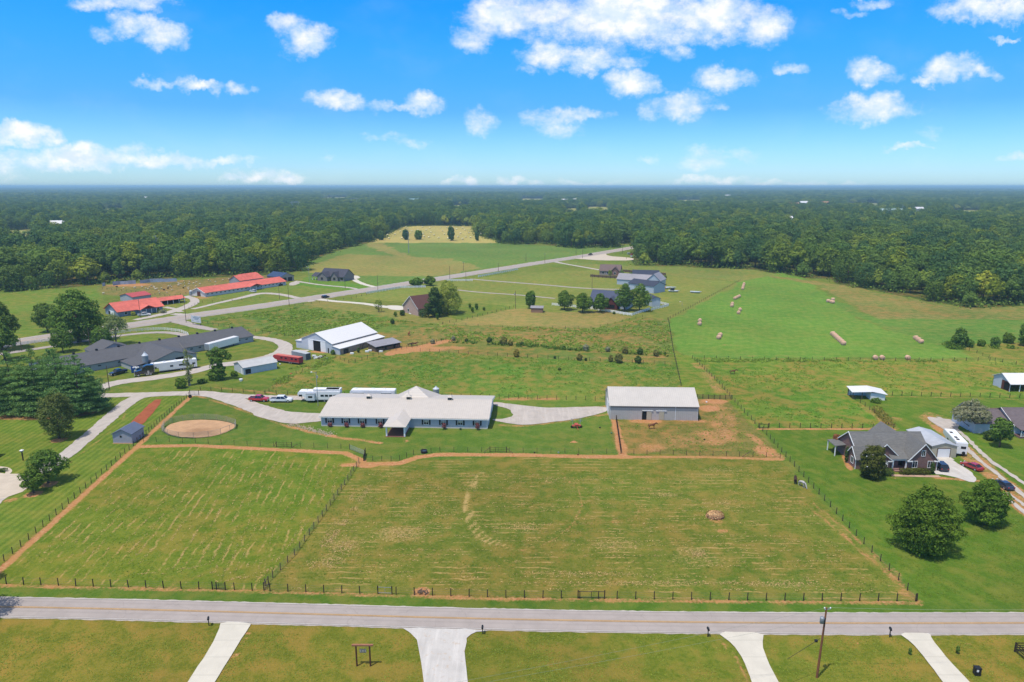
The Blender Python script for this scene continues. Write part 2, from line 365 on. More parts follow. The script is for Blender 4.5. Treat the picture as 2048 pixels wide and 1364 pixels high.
# bare orange earth along fences and worn spots
D=dirt
stroke(D,[(-60,1172),(0,1171),(484,1182),(1024,1198),(1536,1204),(1836,1206)],.3,.62,1.0)
stroke(D,[(-120,1235),(0,1141),(275,892),(382,792)],.35,.85,1.1)
stroke(D,[(275,893),(388,891),(529,898),(610,902),(690,906),(725,922)],.5,1,1.1)
stroke(D,[(690,930),(740,928),(800,927),(835,914),(880,909),(1036,910),(1164,913),(1260,914)],.5,1,1.3)
stroke(D,[(1260,914),(1400,914),(1561,919)],.5,.75,.9)
stroke(D,[(1229,842),(1239,880),(1246,908)],.5,.9,1.3)
blob(D,1243,893,14,16,.75); blob(D,735,931,24,6,.9)
stroke(D,[(1836,1206),(1793,1160),(1745,1115)],.4,.55,1.5)
blob(D,1812,1188,20,12,.6); blob(D,844,1182,22,9,.85)
blob(D,1290,842,40,6,.75); blob(D,1418,817,26,8,.8); blob(D,1428,802,30,5,.9); blob(D,1218,828,4,18,.8); blob(D,1445,860,20,28,.6); blob(D,1530,902,26,14,.75); blob(D,1350,880,60,22,.45); blob(D,1420,875,50,20,.55); blob(D,1300,895,40,12,.55)
stroke(D,[(1500,870),(1561,915)],.8,.6,2)
stroke(D,[(1395,802),(1430,806),(1452,830),(1458,870)],2.0,.5,4); blob(D,1385,842,40,5,.6); blob(D,1148,884,8,2.5,.9); blob(D,813,882,8,3,.75); blob(D,1145,848,10,2,.3)
stroke(D,[(590,855),(640,868),(680,876),(720,880),(760,886)],.3,.7,1.4); blob(D,662,872,14,3,.9)
blob(D,1428,1036,22,14,.55); blob(D,1445,1062,18,5,.6)
# driveway edges of orange earth
for q in [[(430,775),(520,783),(600,792)],[(390,790),(470,815),(560,848),(625,866)],[(990,805),(1100,818),(1215,812)],[(1000,850),(1050,852),(1130,842),(1215,828)],[(0,0),(1,1)]][:4]: stroke(D,q,.5,.55,1.1)
stroke(D,[(135,928),(200,880),(245,840),(262,800)],.2,.5,.7); stroke(D,[(40,985),(130,925)],.2,.3,.7)
stroke(D,[(1640,810),(1690,832),(1870,832)],.1,0,.5)
stroke(D,[(1855,835),(1890,860),(1950,920),(2060,1010)],2.2,.62,1.6); stroke(D,[(1980,975),(2060,1030)],.8,.8,1.5)
stroke(D,[(1690,892),(1688,910),(1700,938)],.4,.8,.8)
blob(D,1790,955,20,4,.4); stroke(D,[(1870,955),(1960,962)],.4,.7,1)
# around the white barn and the earth track behind it
stroke(D,[(780,708),(830,696),(880,685),(900,681)],1.6,.95,2); blob(D,840,698,70,7,.72); blob(D,900,696,40,5,.6); blob(D,800,703,30,6,.7)
blob(D,655,703,40,4,.75); blob(D,700,715,50,6,.4); stroke(D,[(500,795),(560,770),(600,745),(640,722)],1.2,.45,3); blob(D,600,760,50,12,.38)
blob(D,420,770,60,8,.35); blob(D,520,735,40,8,.35); blob(D,1270,722,60,4,.5); blob(D,1190,716,60,4,.42); blob(D,1300,714,50,3,.5)
blob(D,1040,798,60,4,.6); blob(D,960,797,60,3,.4); blob(D,1090,798,40,3,.6)
blob(D,260,570,50,4,.7); blob(D,330,562,70,3,.5); blob(D,420,575,60,6,.4); blob(D,400,595,30,3,.6)
for x,y in [(1390,705),(1500,712),(1560,712),(1640,713),(1460,690)]: blob(D,x,y,26,2,.45)
stroke(D,[(1335,640),(1440,585),(1482,560)],.8,.4,2); stroke(D,[(1385,720),(1403,735),(1424,757)],1,.35,3); stroke(D,[(1393,728),(1415,752),(1440,785)],1.5,.5,2)
stroke(D,[(1517,858),(1650,858),(1790,858)],.4,.7,1); stroke(D,[(1692,792),(1850,794),(2100,800)],.3,.55,1)
stroke(D,[(1726,812),(1790,856)],1,.5,2); blob(D,1790,838,20,6,.5)
stroke(D,[(1860,828),(1900,838),(1960,835)],1.5,.5,2)
stroke(D,[(118,880),(119,880)],1.6,.9,.6); stroke(D,[(98,968),(99,968)],1.5,.8,.6); stroke(D,[(67,988),(68,988)],1.4,1,.6); stroke(D,[(15,1002),(25,1000)],1.0,.6,.8)
stroke(D,[(180,780),(210,775)],1,.5,2); stroke(D,[(0,834),(60,836),(150,832),(190,822)],1.5,.7,1.5)
stroke(D,[(468,745),(540,760)],1,.3,3)
stroke(D,[(480,790),(600,789)],.2,.4,1)
for x,y in [(1714,1287),(1935,1286),(1448,1291),(477,1308),(425,1265),(490,1268)]: blob(D,x,y,9,3,.6)
stroke(D,[(501,1262),(470,1306),(445,1350)],.15,.55,.7); stroke(D,[(1440,1283),(1470,1310),(1497,1364)],.15,.6,.8); stroke(D,[(1875,1300),(1930,1364)],.1,.6,.7)
blob(D,1599,1338,8,2,.4)
# vehicle tracks curving over the big paddock
TR=dirt
stroke(straw,[(972,944),(958,947),(945,965),(934,990),(930,1020),(938,1050),(958,1075),(986,1090)],.05,1.65,.6); stroke(straw,[(952,962),(944,990),(941,1018),(950,1048),(970,1070),(1000,1088),(1030,1100)],.05,1.5,.6)
stroke(TR,[(1040,1101),(1070,1096),(1110,1078),(1145,1050),(1165,1010),(1158,980),(1130,955)],.05,.58,.8)
stroke(TR,[(1180,1015),(1172,1035),(1140,1050)],.15,.4,.8); blob(straw,935,1018,9,9,.8)
stroke(TR,[(1270,1003),(1278,1025),(1255,1042),(1150,1050)],.1,.45,1.2)
stroke(D,[(1600,1000),(1680,1065),(1730,1110),(1790,1160)],.2,.58,1.0); stroke(D,[(1625,1005),(1700,1065),(1750,1110),(1800,1150)],.2,.58,1.0)
# straw-littered patches
S_=straw
for x,y,rx,ry,v in [(690,1090,35,18,.9),(660,1120,30,18,.8),(730,1010,25,30,.7),(800,1068,60,20,.95),(770,1150,60,8,.7),(860,1020,90,14,.6),(1330,990,40,8,.8),(1400,1120,80,18,.8),(1240,1090,60,16,.8),(1060,1055,50,10,.7),(1450,1010,50,10,.7),(1440,940,70,10,.7),(1130,965,80,10,.6),(1570,1170,80,9,.8),(1300,1165,200,8,.8),(1150,1150,120,8,.6),(1380,1100,40,10,.9),(1060,1175,200,5,.7),(1570,1140,60,6,.6),(1000,1040,30,15,.6),(1530,1000,40,10,.6),(1540,940,30,6,.6),(190,1070,60,20,.5),(240,1000,70,18,.5),(330,960,60,14,.45),(280,1060,50,18,.45)]:
    blob(S_,x,y,rx,ry,v*1.05)
tone*=np.array([.93,.93,.86]); cols=np.clip(tone,.004,.8)
me=bpy.data.meshes.new('ground')
zz=np.zeros(NV,np.float32)
# gentle undulation of rough pasture, and a low ridge far off
zz+=np.where((py_>175)&(py_<700),(lnoise(px_,py_,2.1,11)-.5)*.22*np.clip(rough-.45,0,1)*2,0)
co=np.stack([px_,py_,zz],1).astype(np.float32)
me.vertices.add(NV); me.vertices.foreach_set('co',co.ravel())
ii=np.arange(nY-1)[:,None]*nX+np.arange(nX-1)[None,:]
q=np.stack([ii,ii+1,ii+1+nX,ii+nX],-1).reshape(-1,4)
me.loops.add(q.size); me.loops.foreach_set('vertex_index',q.ravel()); me.polygons.add(len(q)); me.polygons.foreach_set('loop_start',np.arange(len(q))*4)
def attr(name,vals,ty='FLOAT'):
    a=me.attributes.new(name,ty,'POINT')
    if ty=='FLOAT': a.data.foreach_set('value',np.asarray(vals,np.float32))
    else: a.data.foreach_set('color',np.concatenate([vals,np.ones((len(vals),1))],1).astype(np.float32).ravel())
attr('tone',cols,'FLOAT_COLOR'); attr('dirt',dirt); attr('straw',straw); attr('rough',rough); attr('row',row); attr('amp',amp)
me.update(calc_edges=True); me.polygons.foreach_set('use_smooth',[True]*len(me.polygons))
gm=bpy.data.materials.new('field grass'); gm.use_nodes=True; t=NT(gm.node_tree); b=t.n['Principled BSDF']
def at(n,o=2): 
    a=t.a('ShaderNodeAttribute',attribute_name=n); return a.outputs[0 if o==0 else 2]
pos=t.a('ShaderNodeNewGeometry').outputs['Position']
base=at('tone',0); fd=at('dirt'); fs=at('straw'); fr=at('rough'); frow=at('row'); fa=at('amp')
nA=t.noise(pos,1.6,4,.65); nB=t.noise(pos,.28,3,.6); nC=t.noise(pos,.07,3,.6); nF=t.noise(pos,6.5,3,.7); nG=t.noise(pos,14,4,.8)
# tufts: darker, greener clumps and pale dry blades
k1=t.m('ADD',t.m('MULTIPLY',nA,.55),t.m('MULTIPLY',nB,.45))
lush=t.ss(k1,.54,.40)
c1=t.mix(t.m('MULTIPLY',lush,t.m('MULTIPLY_ADD',fr,.6,.38)),base,t.mix(1,base,(.52,.74,.45),'MULTIPLY'))
pale=t.ss(t.m('ADD',t.m('MULTIPLY',nF,.55),t.m('MULTIPLY',nB,.45)),.49,.60)
c2=t.mix(t.m('MULTIPLY',pale,t.m('MULTIPLY_ADD',fr,.5,.25)),c1,t.mix(1,base,(1.65,1.35,1.7),'MULTIPLY'))
yel=t.ss(t.m('ADD',t.m('MULTIPLY',nC,.5),t.m('MULTIPLY',nB,.5)),.46,.60)
c2=t.mix(t.m('MULTIPLY',yel,t.m('MULTIPLY_ADD',fr,.85,.06)),c2,t.mix(.55,t.mix(1,c2,(1.35,1.03,.95),'MULTIPLY'),alb((162,126,72))))
spk=t.ss(t.noise(pos,3.1,2,.5),.64,.72)
c2=t.mix(t.m('MULTIPLY',spk,.32),c2,t.mix(1,base,(.45,.5,.5),'MULTIPLY'))
c2=t.mix(1,c2,t.ramp(nG,[(.32,(.55,.6,.52)),(.5,(1,1,1)),(.68,(1.45,1.36,1.4))]),'MULTIPLY')
# mower stripes / cut rows
sw=t.m('SINE',t.m('MULTIPLY',t.m('ADD',frow,t.m('MULTIPLY',nB,.35)),math.pi*2))
sw=t.m('MULTIPLY',sw,fa)
gain=t.m('MULTIPLY_ADD',sw,.15,1.0)
cg=t.a('ShaderNodeCombineXYZ'); t.l.new(gain,cg.inputs[0]); t.l.new(t.m('MULTIPLY_ADD',sw,.10,1.0),cg.inputs[1]); t.l.new(gain,cg.inputs[2])
c3=t.mix(1,c2,cg.outputs[0],'MULTIPLY')
# litter of dry cut grass
sn=t.noise(t.v('MULTIPLY',pos,(.55,1.7,1)),2.4,5,.72)
sm=t.ss(t.m('ADD',sn,t.m('MULTIPLY',fs,.26)),.72,.84)
wv=t.m('ABSOLUTE',t.m('SUBTRACT',t.m('FRACT',t.m('ADD',frow,t.m('MULTIPLY',t.noise(pos,.3,4,.65),1.0))),.5))
gt=t.m('ADD',t.m('MULTIPLY',t.noise(pos,.13,3,.6),.6),t.m('MULTIPLY',t.noise(pos,.9,3,.65),.4))
rl=t.m('MULTIPLY',t.m('MULTIPLY',t.ss(wv,.33,.49),t.ss(gt,.47,.60)),t.ss(fs,.1,.36))
c3=t.mix(t.m('MULTIPLY',rl,.7),c3,t.mix(nF,alb((184,146,86)),alb((230,192,128))))
c4=t.mix(t.m('MULTIPLY',sm,.72),c3,t.mix(nF,alb((196,160,98)),alb((222,192,128))))
# bare earth
dn=t.m('ADD',t.m('ADD',t.m('MULTIPLY',t.noise(pos,1.9,6,.78),1.15),t.m('MULTIPLY',t.m('SUBTRACT',t.noise(pos,.22,3,.6),.5),.7)),fd)
dm=t.ss(dn,.96,1.3)
dc=t.mix(t.ss(nA,.3,.7),alb((200,124,82)),alb((226,174,126))); dc=t.mix(t.ss(nB,.35,.7),dc,alb((206,150,96)))
c5=t.mix(t.m('MULTIPLY',dm,.92),c4,dc)
t.l.new(c5,b.inputs['Base Color']); b.inputs['Roughness'].default_value=.95; b.inputs['Specular IOR Level'].default_value=.05
bp=t.a('ShaderNodeBump'); bp.inputs['Strength'].default_value=.8; bp.inputs['Distance'].default_value=.34
t.l.new(t.m('ADD',t.m('MULTIPLY',nA,t.m('MULTIPLY_ADD',fr,1.0,.3)),t.m('MULTIPLY',nF,.35)),bp.inputs['Height']); t.l.new(bp.outputs[0],b.inputs['Normal'])
me.materials.append(gm)
go=bpy.data.objects.new('ground',me); C.objects.link(go); tag(go,kind='structure')

# ---------------------------------------------------------------- roads and drives
def surf(name,c,var=.06,kind='gravel'):
    m=bpy.data.materials.new(name); m.use_nodes=True; t=NT(m.node_tree); b=t.n['Principled BSDF']; col=alb(c)
    pos=t.a('ShaderNodeNewGeometry').outputs['Position']
    n=t.noise(pos,.35,4,.65); f=t.noise(pos,9,3,.7); g_=t.noise(pos,1.3,4,.65)
    cc=t.mix(t.ss(n,.3,.7),tuple(x*(1-var*1.8) for x in col),tuple(min(.9,x*(1+var)) for x in col))
    cc=t.mix(t.m('MULTIPLY',f,.34),cc,tuple(x*.55 for x in col))
    if kind=='gravel':
        tk=t.noise(t.v('MULTIPLY',pos,(1.5,.10,1)),1.0,3,.6); cc=t.mix(t.m('MULTIPLY',t.ss(tk,.5,.68),.35),cc,tuple(min(.86,x*1.22) for x in col)); cc=t.mix(t.m('MULTIPLY',t.ss(tk,.44,.3),.3),cc,tuple(x*.66 for x in col))
        cc=t.mix(t.m('MULTIPLY',t.ss(g_,.55,.72),.45),cc,alb((205,170,128)))
        cc=t.mix(t.m('MULTIPLY',t.ss(n,.56,.7),.3),cc,alb((190,184,180)))
    if kind=='asphalt':
        lane=t.a('ShaderNodeAttribute',attribute_name='across').outputs[2]
        s=t.m('SINE',t.m('MULTIPLY',lane,math.pi*8)); cc=t.mix(t.m('MULTIPLY',t.ss(s,.1,1),.22),cc,tuple(x*.6 for x in col))
        cr=t.a('ShaderNodeTexVoronoi',feature='DISTANCE_TO_EDGE'); t.l.new(t.v('ADD',pos,t.noise(pos,.8,2,.5,out=1)),cr.inputs[0]); cr.inputs['Scale'].default_value=.16
        cc=t.mix(t.m('MULTIPLY',t.ss(cr.outputs[0],.010,.0),.22),cc,tuple(x*.4 for x in col))
    if kind=='concrete':
        w_=t.noise(t.v('MULTIPLY',pos,(2,.4,1)),1.0,4,.6); cc=t.mix(t.m('MULTIPLY',t.ss(w_,.5,.75),.14),cc,alb((190,180,160)))
        sp=t.a('ShaderNodeSeparateXYZ'); t.l.new(pos,sp.inputs[0]); jl=t.m('FRACT',t.m('DIVIDE',sp.outputs[1],3.6))
        cc=t.mix(t.m('MULTIPLY',t.ss(jl,.045,.0),.5),cc,tuple(x*.45 for x in col))
    t.l.new(cc,b.inputs['Base Color']); b.inputs['Roughness'].default_value=.9; b.inputs['Specular IOR Level'].default_value=.15
    bp=t.a('ShaderNodeBump'); bp.inputs['Strength'].default_value=.3; bp.inputs['Distance'].default_value=.03; t.l.new(f,bp.inputs['Height']); t.l.new(bp.outputs[0],b.inputs['Normal'])
    return m
M_asph=surf('sun-bleached asphalt',(196,184,176),.05,'asphalt'); M_hwy=surf('pale highway asphalt',(200,188,178),.05,'asphalt')
M_grav=surf('pale crushed limestone',(214,203,192),.07); M_grav2=surf('white crushed limestone',(228,222,214),.06); M_concr=surf('cream concrete paving',(232,216,194),.05,'concrete'); M_concw=surf('new pale concrete',(240,232,214),.04,'concrete')
def smooth(pts,it=2):
    p=[Vector(q) for q in pts]
    for _ in range(it):
        o=[p[0]]
        for a,b_ in zip(p[:-1],p[1:]): o+=[a*.75+b_*.25,a*.25+b_*.75]
        o.append(p[-1]); p=o
    return p
def resamp(p,step):
    out=[p[0]]; acc=0
    for a,b_ in zip(p[:-1],p[1:]):
        L=(b_-a).length
        if L<1e-6: continue
        n=max(1,int(L/step)); out+=[a.lerp(b_,(i+1)/n) for i in range(n)]
    return out
ZC=[0]
def ribbon(name,pts,wd,z,m,parent=None,world=False,off=0,jit=0,step=2.0,sm=2):
    ZC[0]+=1; z+=.0013*(ZC[0]%30)
    p=[Vector(q) for q in pts] if world else [W(*q[:2]).to_2d() for q in pts]
    ws=wd if isinstance(wd,(list,tuple)) else [wd]*len(p)
    p3=[Vector((a.x,a.y,w_)) for a,w_ in zip(p,ws)]
    p3=resamp(smooth(p3,sm),step); vs=[];fs=[];ac=[]; n=len(p3); K=4
    for i,a in enumerate(p3):
        d=(p3[min(i+1,n-1)]-p3[max(i-1,0)]); d=Vector((d.x,d.y)).normalized(); nn=Vector((-d.y,d.x)); h=a.z/2
        for k in range(K+1):
            s=-1+2*k/K; e=random.uniform(-jit,jit) if k in(0,K) else 0
            vs.append((a.x+nn.x*(off+s*h+e),a.y+nn.y*(off+s*h+e),z)); ac.append(k/K)
    for i in range(n-1):
        for k in range(K): q=i*(K+1)+k; fs.append((q,q+1,q+K+2,q+K+1))
    me=bpy.data.meshes.new(name); me.from_pydata(vs,[],fs); me.materials.append(m)
    a=me.attributes.new('across','FLOAT','POINT'); a.data.foreach_set('value',ac)
    me.update(); o=bpy.data.objects.new(name,me); C.objects.link(o); o.parent=parent
    if me.polygons[0].normal.z<0: me.flip_normals()
    return o
PAVED=[]
def sheet(name,pts,z,m,jit=0,sm=2,world=False):
    if 'driveway' in name: PAVED.append(np.array([[W(*q).x,W(*q).y] for q in pts]))
    ZC[0]+=1; z+=.0013*(ZC[0]%30)
    p=[Vector(q) for q in pts] if world else [W(*q).to_2d() for q in pts]
    p=[Vector((a.x,a.y,0)) for a in p]+[Vector((p[0].x,p[0].y,0))]
    for _ in range(sm):
        o=[]
        for a,b_ in zip(p[:-1],p[1:]): o+=[a*.8+b_*.2,a*.2+b_*.8]
        p=o+[o[0]]
    p=resamp(p,1.2)[:-1]
    bm=bmesh.new(); f=bm.faces.new([bm.verts.new((a.x+random.uniform(-jit,jit),a.y+random.uniform(-jit,jit),z)) for a in p])
    bmesh.ops.triangulate(bm,faces=[f]); bmesh.ops.recalc_face_normals(bm,faces=bm.faces)
    me=bpy.data.meshes.new(name); bm.to_mesh(me); bm.free(); me.materials.append(m)
    if sum(q.normal.z for q in me.polygons)<0: me.flip_normals()
    o=bpy.data.objects.new(name,me); C.objects.link(o); return tag(o,kind='structure')
S=lambda o:tag(o,kind='structure')
roadc=[(-230,97.6),(-140,95.8),(-78,94.6),(-40,93.1),(0,91.25),(40,90.4),(78,90.45),(150,91),(230,92.5)]
S(ribbon('road',roadc,5.1,.04,M_asph,world=True,step=2))
M_yel=mat('worn yellow road paint',(236,188,120),.8,.15,3); M_wht=mat('worn white road paint',(226,220,212),.8,.15,3)
S(ribbon('centre_line',roadc,.10,.10,M_yel,world=True,off=.11)); S(ribbon('centre_line',roadc,.10,.10,M_yel,world=True,off=-.11))
for sd in(1,-1): S(ribbon('edge_line',roadc,.11,.10,M_wht,world=True,off=sd*2.42))
M_should=surf('limestone shoulder grit',(206,196,184),.1)
S(ribbon('road_shoulder',roadc,5.5,.025,M_should,world=True,jit=.1,step=.7))
hw=[(-260,726),(-120,707),(51,681.7),(88,675.5),(180,662),(287,646.8),(349,637.5),(420,626),(463,620.8),(586.4,602.7),(668.5,589.3),(760,576),(822,565.7),(883.7,556.5),(986.4,540),(1089,523.7),(1160,513.4),(1219.7,503),(1268,494.6),(1300,489)]
hwc=[W(*q).to_2d() for q in hw]
S(ribbon('highway',hwc,12.5,.09,M_hwy,world=True,step=4)); S(ribbon('highway_shoulder',hwc,15,.02,M_should,world=True,jit=.4,step=2))
for o_ in(.12,-.12): S(ribbon('highway_centre_line',hwc,.14,.15,M_yel,world=True,off=o_*1.6,step=6))
for o_ in(3.7,-3.7): S(ribbon('highway_edge_line',hwc,.16,.15,M_wht,world=True,off=o_,step=6))
# foreground drives
sheet('concrete_driveway',[(442,1244.5),(504,1246.5),(497,1257),(470,1300),(430,1364),(400,1420),(345,1410),(376,1364),(425,1290),(437,1262)],.10,M_concw,jit=.05,sm=1)
sheet('gravel_driveway',[(800,1254.5),(985,1261),(945,1266),(932,1280),(930,1310),(934,1364),(938,1420),(850,1420),(848,1364),(842,1320),(836,1285),(820,1265)],.075,M_grav2,jit=.12,sm=1)
sheet('concrete_driveway',[(1432,1264.5),(1527,1266),(1524,1290),(1536,1325),(1556,1364),(1590,1420),(1520,1420),(1503,1364),(1487,1320),(1466,1290)],.11,M_concw,jit=.05,sm=1)
sheet('concrete_driveway',[(1796,1267),(1860,1267),(1862,1278),(1900,1325),(1938,1364),(1990,1420),(1925,1420),(1884,1364),(1852,1320),(1822,1285)],.12,M_concw,jit=.05,sm=1)
# farm tracks
ribbon_g=lambda n,p,w_,z=.04,m=M_grav,j=.22:S(ribbon(n,p,w_,z,m,jit=j,step=1.0))
ribbon_g('farm_drive',[(-60,1040),(20,975),(80,945),(135,908),(190,862),(235,822),(262,800),(290,790),(370,787)],[4.0,4.0,4.0,4.0,4.0,4.4,5,4.5,4])
ribbon_g('farm_drive',[(190,791),(262,790),(330,788),(400,786),(440,791),(500,812),(560,832),(620,838)],[4.2,4.5,4.5,5,5.5,6,7,7],.045)
ribbon_g('stable_drive',[(430,789),(520,795),(600,796),(700,798)],[4.5,4,4.2,4.2],.05)
sheet('gravel_yard',[(520,815),(560,822),(600,825),(650,828),(660,838),(640,843),(600,847),(575,848),(540,840),(500,828)],.055,M_grav,jit=.2,sm=1)
sheet('gravel_yard',[(985,804),(1030,809),(1090,816),(1140,815),(1212,813),(1218,822),(1190,830),(1150,839),(1100,845),(1050,851),(1020,847),(988,842),(984,838),(1010,838),(1027,832),(1020,818),(990,812)],.055,M_grav,jit=.2,sm=1)
ribbon_g('barn_track',[(120,800),(190,779),(230,765),(300,757),(380,745),(430,731),(470,727),(520,719),(555,710),(572,698),(570,688),(545,679),(505,674),(470,669)],[5,6,6,6,6,6,6.5,6.5,7,6,5,4.5,4,4],.045)
ribbon_g('barn_track',[(430,660),(400,655),(365,645),(345,640),(320,645)],[4,5,6,8,8],.05,M_hwy)
sheet('gravel_yard',[(500,722),(560,713),(580,700),(625,700),(600,708),(570,722)],.05,M_grav,jit=.3,sm=1)
ribbon_g('loop_drive',[(-40,714),(60,700),(120,690),(230,672),(300,665),(340,665),(365,669),(378,676),(370,683)],4,.045,M_hwy)
ribbon_g('house_track',[(1868,836),(1905,866),(1950,915),(2000,952),(2070,1010)],[1.1]*5,.04); ribbon_g('house_track',[(1876,834),(1925,866),(1970,915),(2020,948),(2080,988)],[1.1]*5,.04)
sheet('gravel_yard',[(1852,833),(1880,837),(1905,839),(1920,848),(1915,862),(1900,866),(1885,858),(1865,846)],.05,M_grav,jit=.2,sm=1)
ribbon_g('house_track',[(2000,985),(2020,1000),(2048,1024),(2100,1070)],1.0,.04); ribbon_g('house_track',[(2013,985),(2035,1000),(2060,1018)],1.0,.04)
sheet('house_driveway',[(1866,921),(1903,919),(1920,930),(1940,942),(1955,960),(1945,966),(1920,957),(1890,950),(1866,948)],.06,M_grav2,jit=.15,sm=1)
ribbon_g('garden_path',[(1782,951),(1830,952),(1880,953)],1.1,.05,surf('brick coloured path',(212,176,150)),.05)
sheet('patio',[(-60,935),(12,948),(40,948),(46,960),(62,970),(45,984),(10,996),(-60,1012)],.06,M_concr,sm=0)
ribbon_g('garden_path',[(-30,962),(10,952),(20,943),(12,937),(-5,935)],1.2,.07,M_concr,0)
ribbon_g('house_driveway',[(762,577),(720,567),(700,553)],[3.5,4,4],.04,M_concw); ribbon_g('house_driveway',[(590,562),(640,570),(700,575),(716,579)],3,.04)
sheet('house_driveway',[(690,552),(715,551),(722,556),(700,560),(655,563)],.06,M_concw,sm=1)
ribbon_g('house_driveway',[(622,596),(660,602),(730,607),(770,614),(806,617)],[7,4,4.5,5,6],.04,M_concw); sheet('house_driveway',[(770,611),(800,611),(812,616),(803,621),(778,619)],.06,M_concw)
ribbon_g('farm_lane',[(940,558),(1000,563),(1080,569),(1180,578),(1260,579)],3.2,.04,M_hwy); ribbon_g('farm_lane',[(915,580),(960,585),(1040,590),(1110,597)],2.6,.04,M_hwy); ribbon_g('farm_lane',[(1060,528),(1105,522),(1120,526),(1160,533),(1200,540)],[4,6,4,3.6,3.6],.04)
ribbon_g('stable_lane',[(625,603),(600,597),(560,588),(520,586),(490,594),(440,605),(400,615),(385,618)],[5,4,4.5,6,5,3.5,3,4],.04); ribbon_g('stable_lane',[(270,640),(310,632),(350,622),(378,612),(392,603),(385,596),(370,593),(400,590)],[4,5,6,6,5,4,4,4],.045)
ribbon_g('stable_lane',[(330,614),(350,618),(362,624)],3,.05,M_grav); ribbon_g('stable_lane',[(345,628),(400,631),(440,624)],4,.05)
sheet('gravel_yard',[(1140,517),(1180,509),(1210,505),(1215,512),(1268,516),(1266,521),(1200,521),(1160,518)],.06,M_concr,sm=1)
sheet('gravel_yard',[(579,566),(590,563),(602,566),(588,571),(578,571)],.06,M_grav,sm=1)
sheet('soil_bed',[(308,799),(327,799),(290,845),(268,858),(252,854)],.03,surf('freshly tilled red soil',(184,104,68),.12,'soil'),jit=.15,sm=1)
# round pen floor of sand
pc=W(399,862).to_2d(); penr=9.0
M_sand=surf('pale arena sand',(222,178,136),.1,'soil')
penpts=[(326,862),(338,849),(365,842),(400,839.5),(435,841),(462,846),(474,851),(462,861),(436,871),(400,876.5),(365,875),(338,869)]
t=NT(M_sand.node_tree); b_=t.n['Principled BSDF']; old=b_.inputs['Base Color'].links[0].from_socket
dd_=t.v('SUBTRACT',t.a('ShaderNodeNewGeometry').outputs['Position'],(pc.x,pc.y-.8,0)); ln=t.v('LENGTH',t.v('MULTIPLY',dd_,(.75,1,0)),None,1)
st=t.ss(t.m('ADD',ln,t.m('MULTIPLY',t.noise(dd_,.7,4,.7),3.5)),7.0,2.5); t.l.new(t.mix(t.m('MULTIPLY',st,.55),old,alb((150,112,78))),b_.inputs['Base Color'])
sheet('pen_sand',penpts,.05,M_sand,jit=.05,sm=2)
# ---------------------------------------------------------------- foliage
LK=2.0   # crowns shade themselves: seen colour is darker than the leaf
def leafmat(name,c,hue=.25,trans=.16,k=1.0,hi=(1.5,1.42,1.2),lo=.56):
    m=bpy.data.materials.new(name); m.use_nodes=True; t=NT(m.node_tree); b=t.n['Principled BSDF']; col=alb(c)
    lf=t.a('ShaderNodeAttribute',attribute_name='leaf').outputs[2]
    oi=t.a('ShaderNodeObjectInfo').outputs['Random']
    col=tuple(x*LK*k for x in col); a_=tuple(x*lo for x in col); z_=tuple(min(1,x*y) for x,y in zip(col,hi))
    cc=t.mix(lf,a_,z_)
    f=t.m('FRACT',t.m('MULTIPLY',oi,7.13))
    cc=t.mix(t.m('MULTIPLY',t.ss(oi,.45,1.0),hue*2),cc,t.mix(1,cc,(1.7,1.28,.7),'MULTIPLY'))
    cc=t.mix(t.m('MULTIPLY',t.ss(f,.5,1.0),hue*2),cc,t.mix(1,cc,(.5,.66,.85),'MULTIPLY'))
    t.l.new(cc,b.inputs['Base Color']); b.inputs['Roughness'].default_value=.75; b.inputs['Specular IOR Level'].default_value=.12
    tr=t.a('ShaderNodeBsdfTranslucent'); t.l.new(t.mix(1,cc,(1.1,1.25,.5),'MULTIPLY'),tr.inputs[0])
    mx=t.a('ShaderNodeMixShader'); mx.inputs[0].default_value=trans; t.l.new(b.outputs[0],mx.inputs[1]); t.l.new(tr.outputs[0],mx.inputs[2])
    t.l.new(mx.outputs[0],t.n['Material Output'].inputs[0]); return m
M_bark=mat('grey brown bark',(112,96,80),.95,.25,4); M_barkp=mat('pale bark',(165,155,140),.95,.2,4)
L_wood=leafmat('woodland foliage',(88,110,46),.42,k=.98,hi=(1.4,1.35,1.15)); L_woodd=leafmat('deep green woodland foliage',(70,98,52),.4,k=.92,hi=(1.35,1.3,1.15)); L_woody=leafmat('yellow green woodland foliage',(114,130,52),.45,k=.98,hi=(1.4,1.35,1.15))
L_maple=leafmat('maple foliage',(78,106,38),.1,k=.85,hi=(1.9,1.7,1.3),lo=.45); L_oak=leafmat('dark oak foliage',(74,100,42),.12,k=1.0,hi=(1.8,1.65,1.3),lo=.48); L_pine=leafmat('dark green pine needles',(80,108,62),.1,.15,k=1.25)
L_mag=leafmat('dark magnolia leaves',(76,82,34),.05,.06,k=.8); L_rust=leafmat('rusty brown leaves',(126,86,60),.1); L_willow=leafmat('yellow green willow leaves',(132,140,66),.1,.35)
L_grey=leafmat('grey green plumes',(122,126,108),.1,.3); L_box=leafmat('dark clipped shrub',(60,80,38),.1,.1); L_olive=leafmat('olive cedar foliage',(104,104,56),.25,.15)
L_pink=leafmat('pink flowering shrub',(164,104,104),.15,.2,k=.55,hi=(1.3,1.2,1.2)); L_weed=leafmat('pasture weeds',(122,142,66),0,.35,k=1.0); L_airy=leafmat('thin grey green leaves',(112,124,84),.1,.3); L_pear=leafmat('olive green pear leaves',(88,98,52),.08,.2)
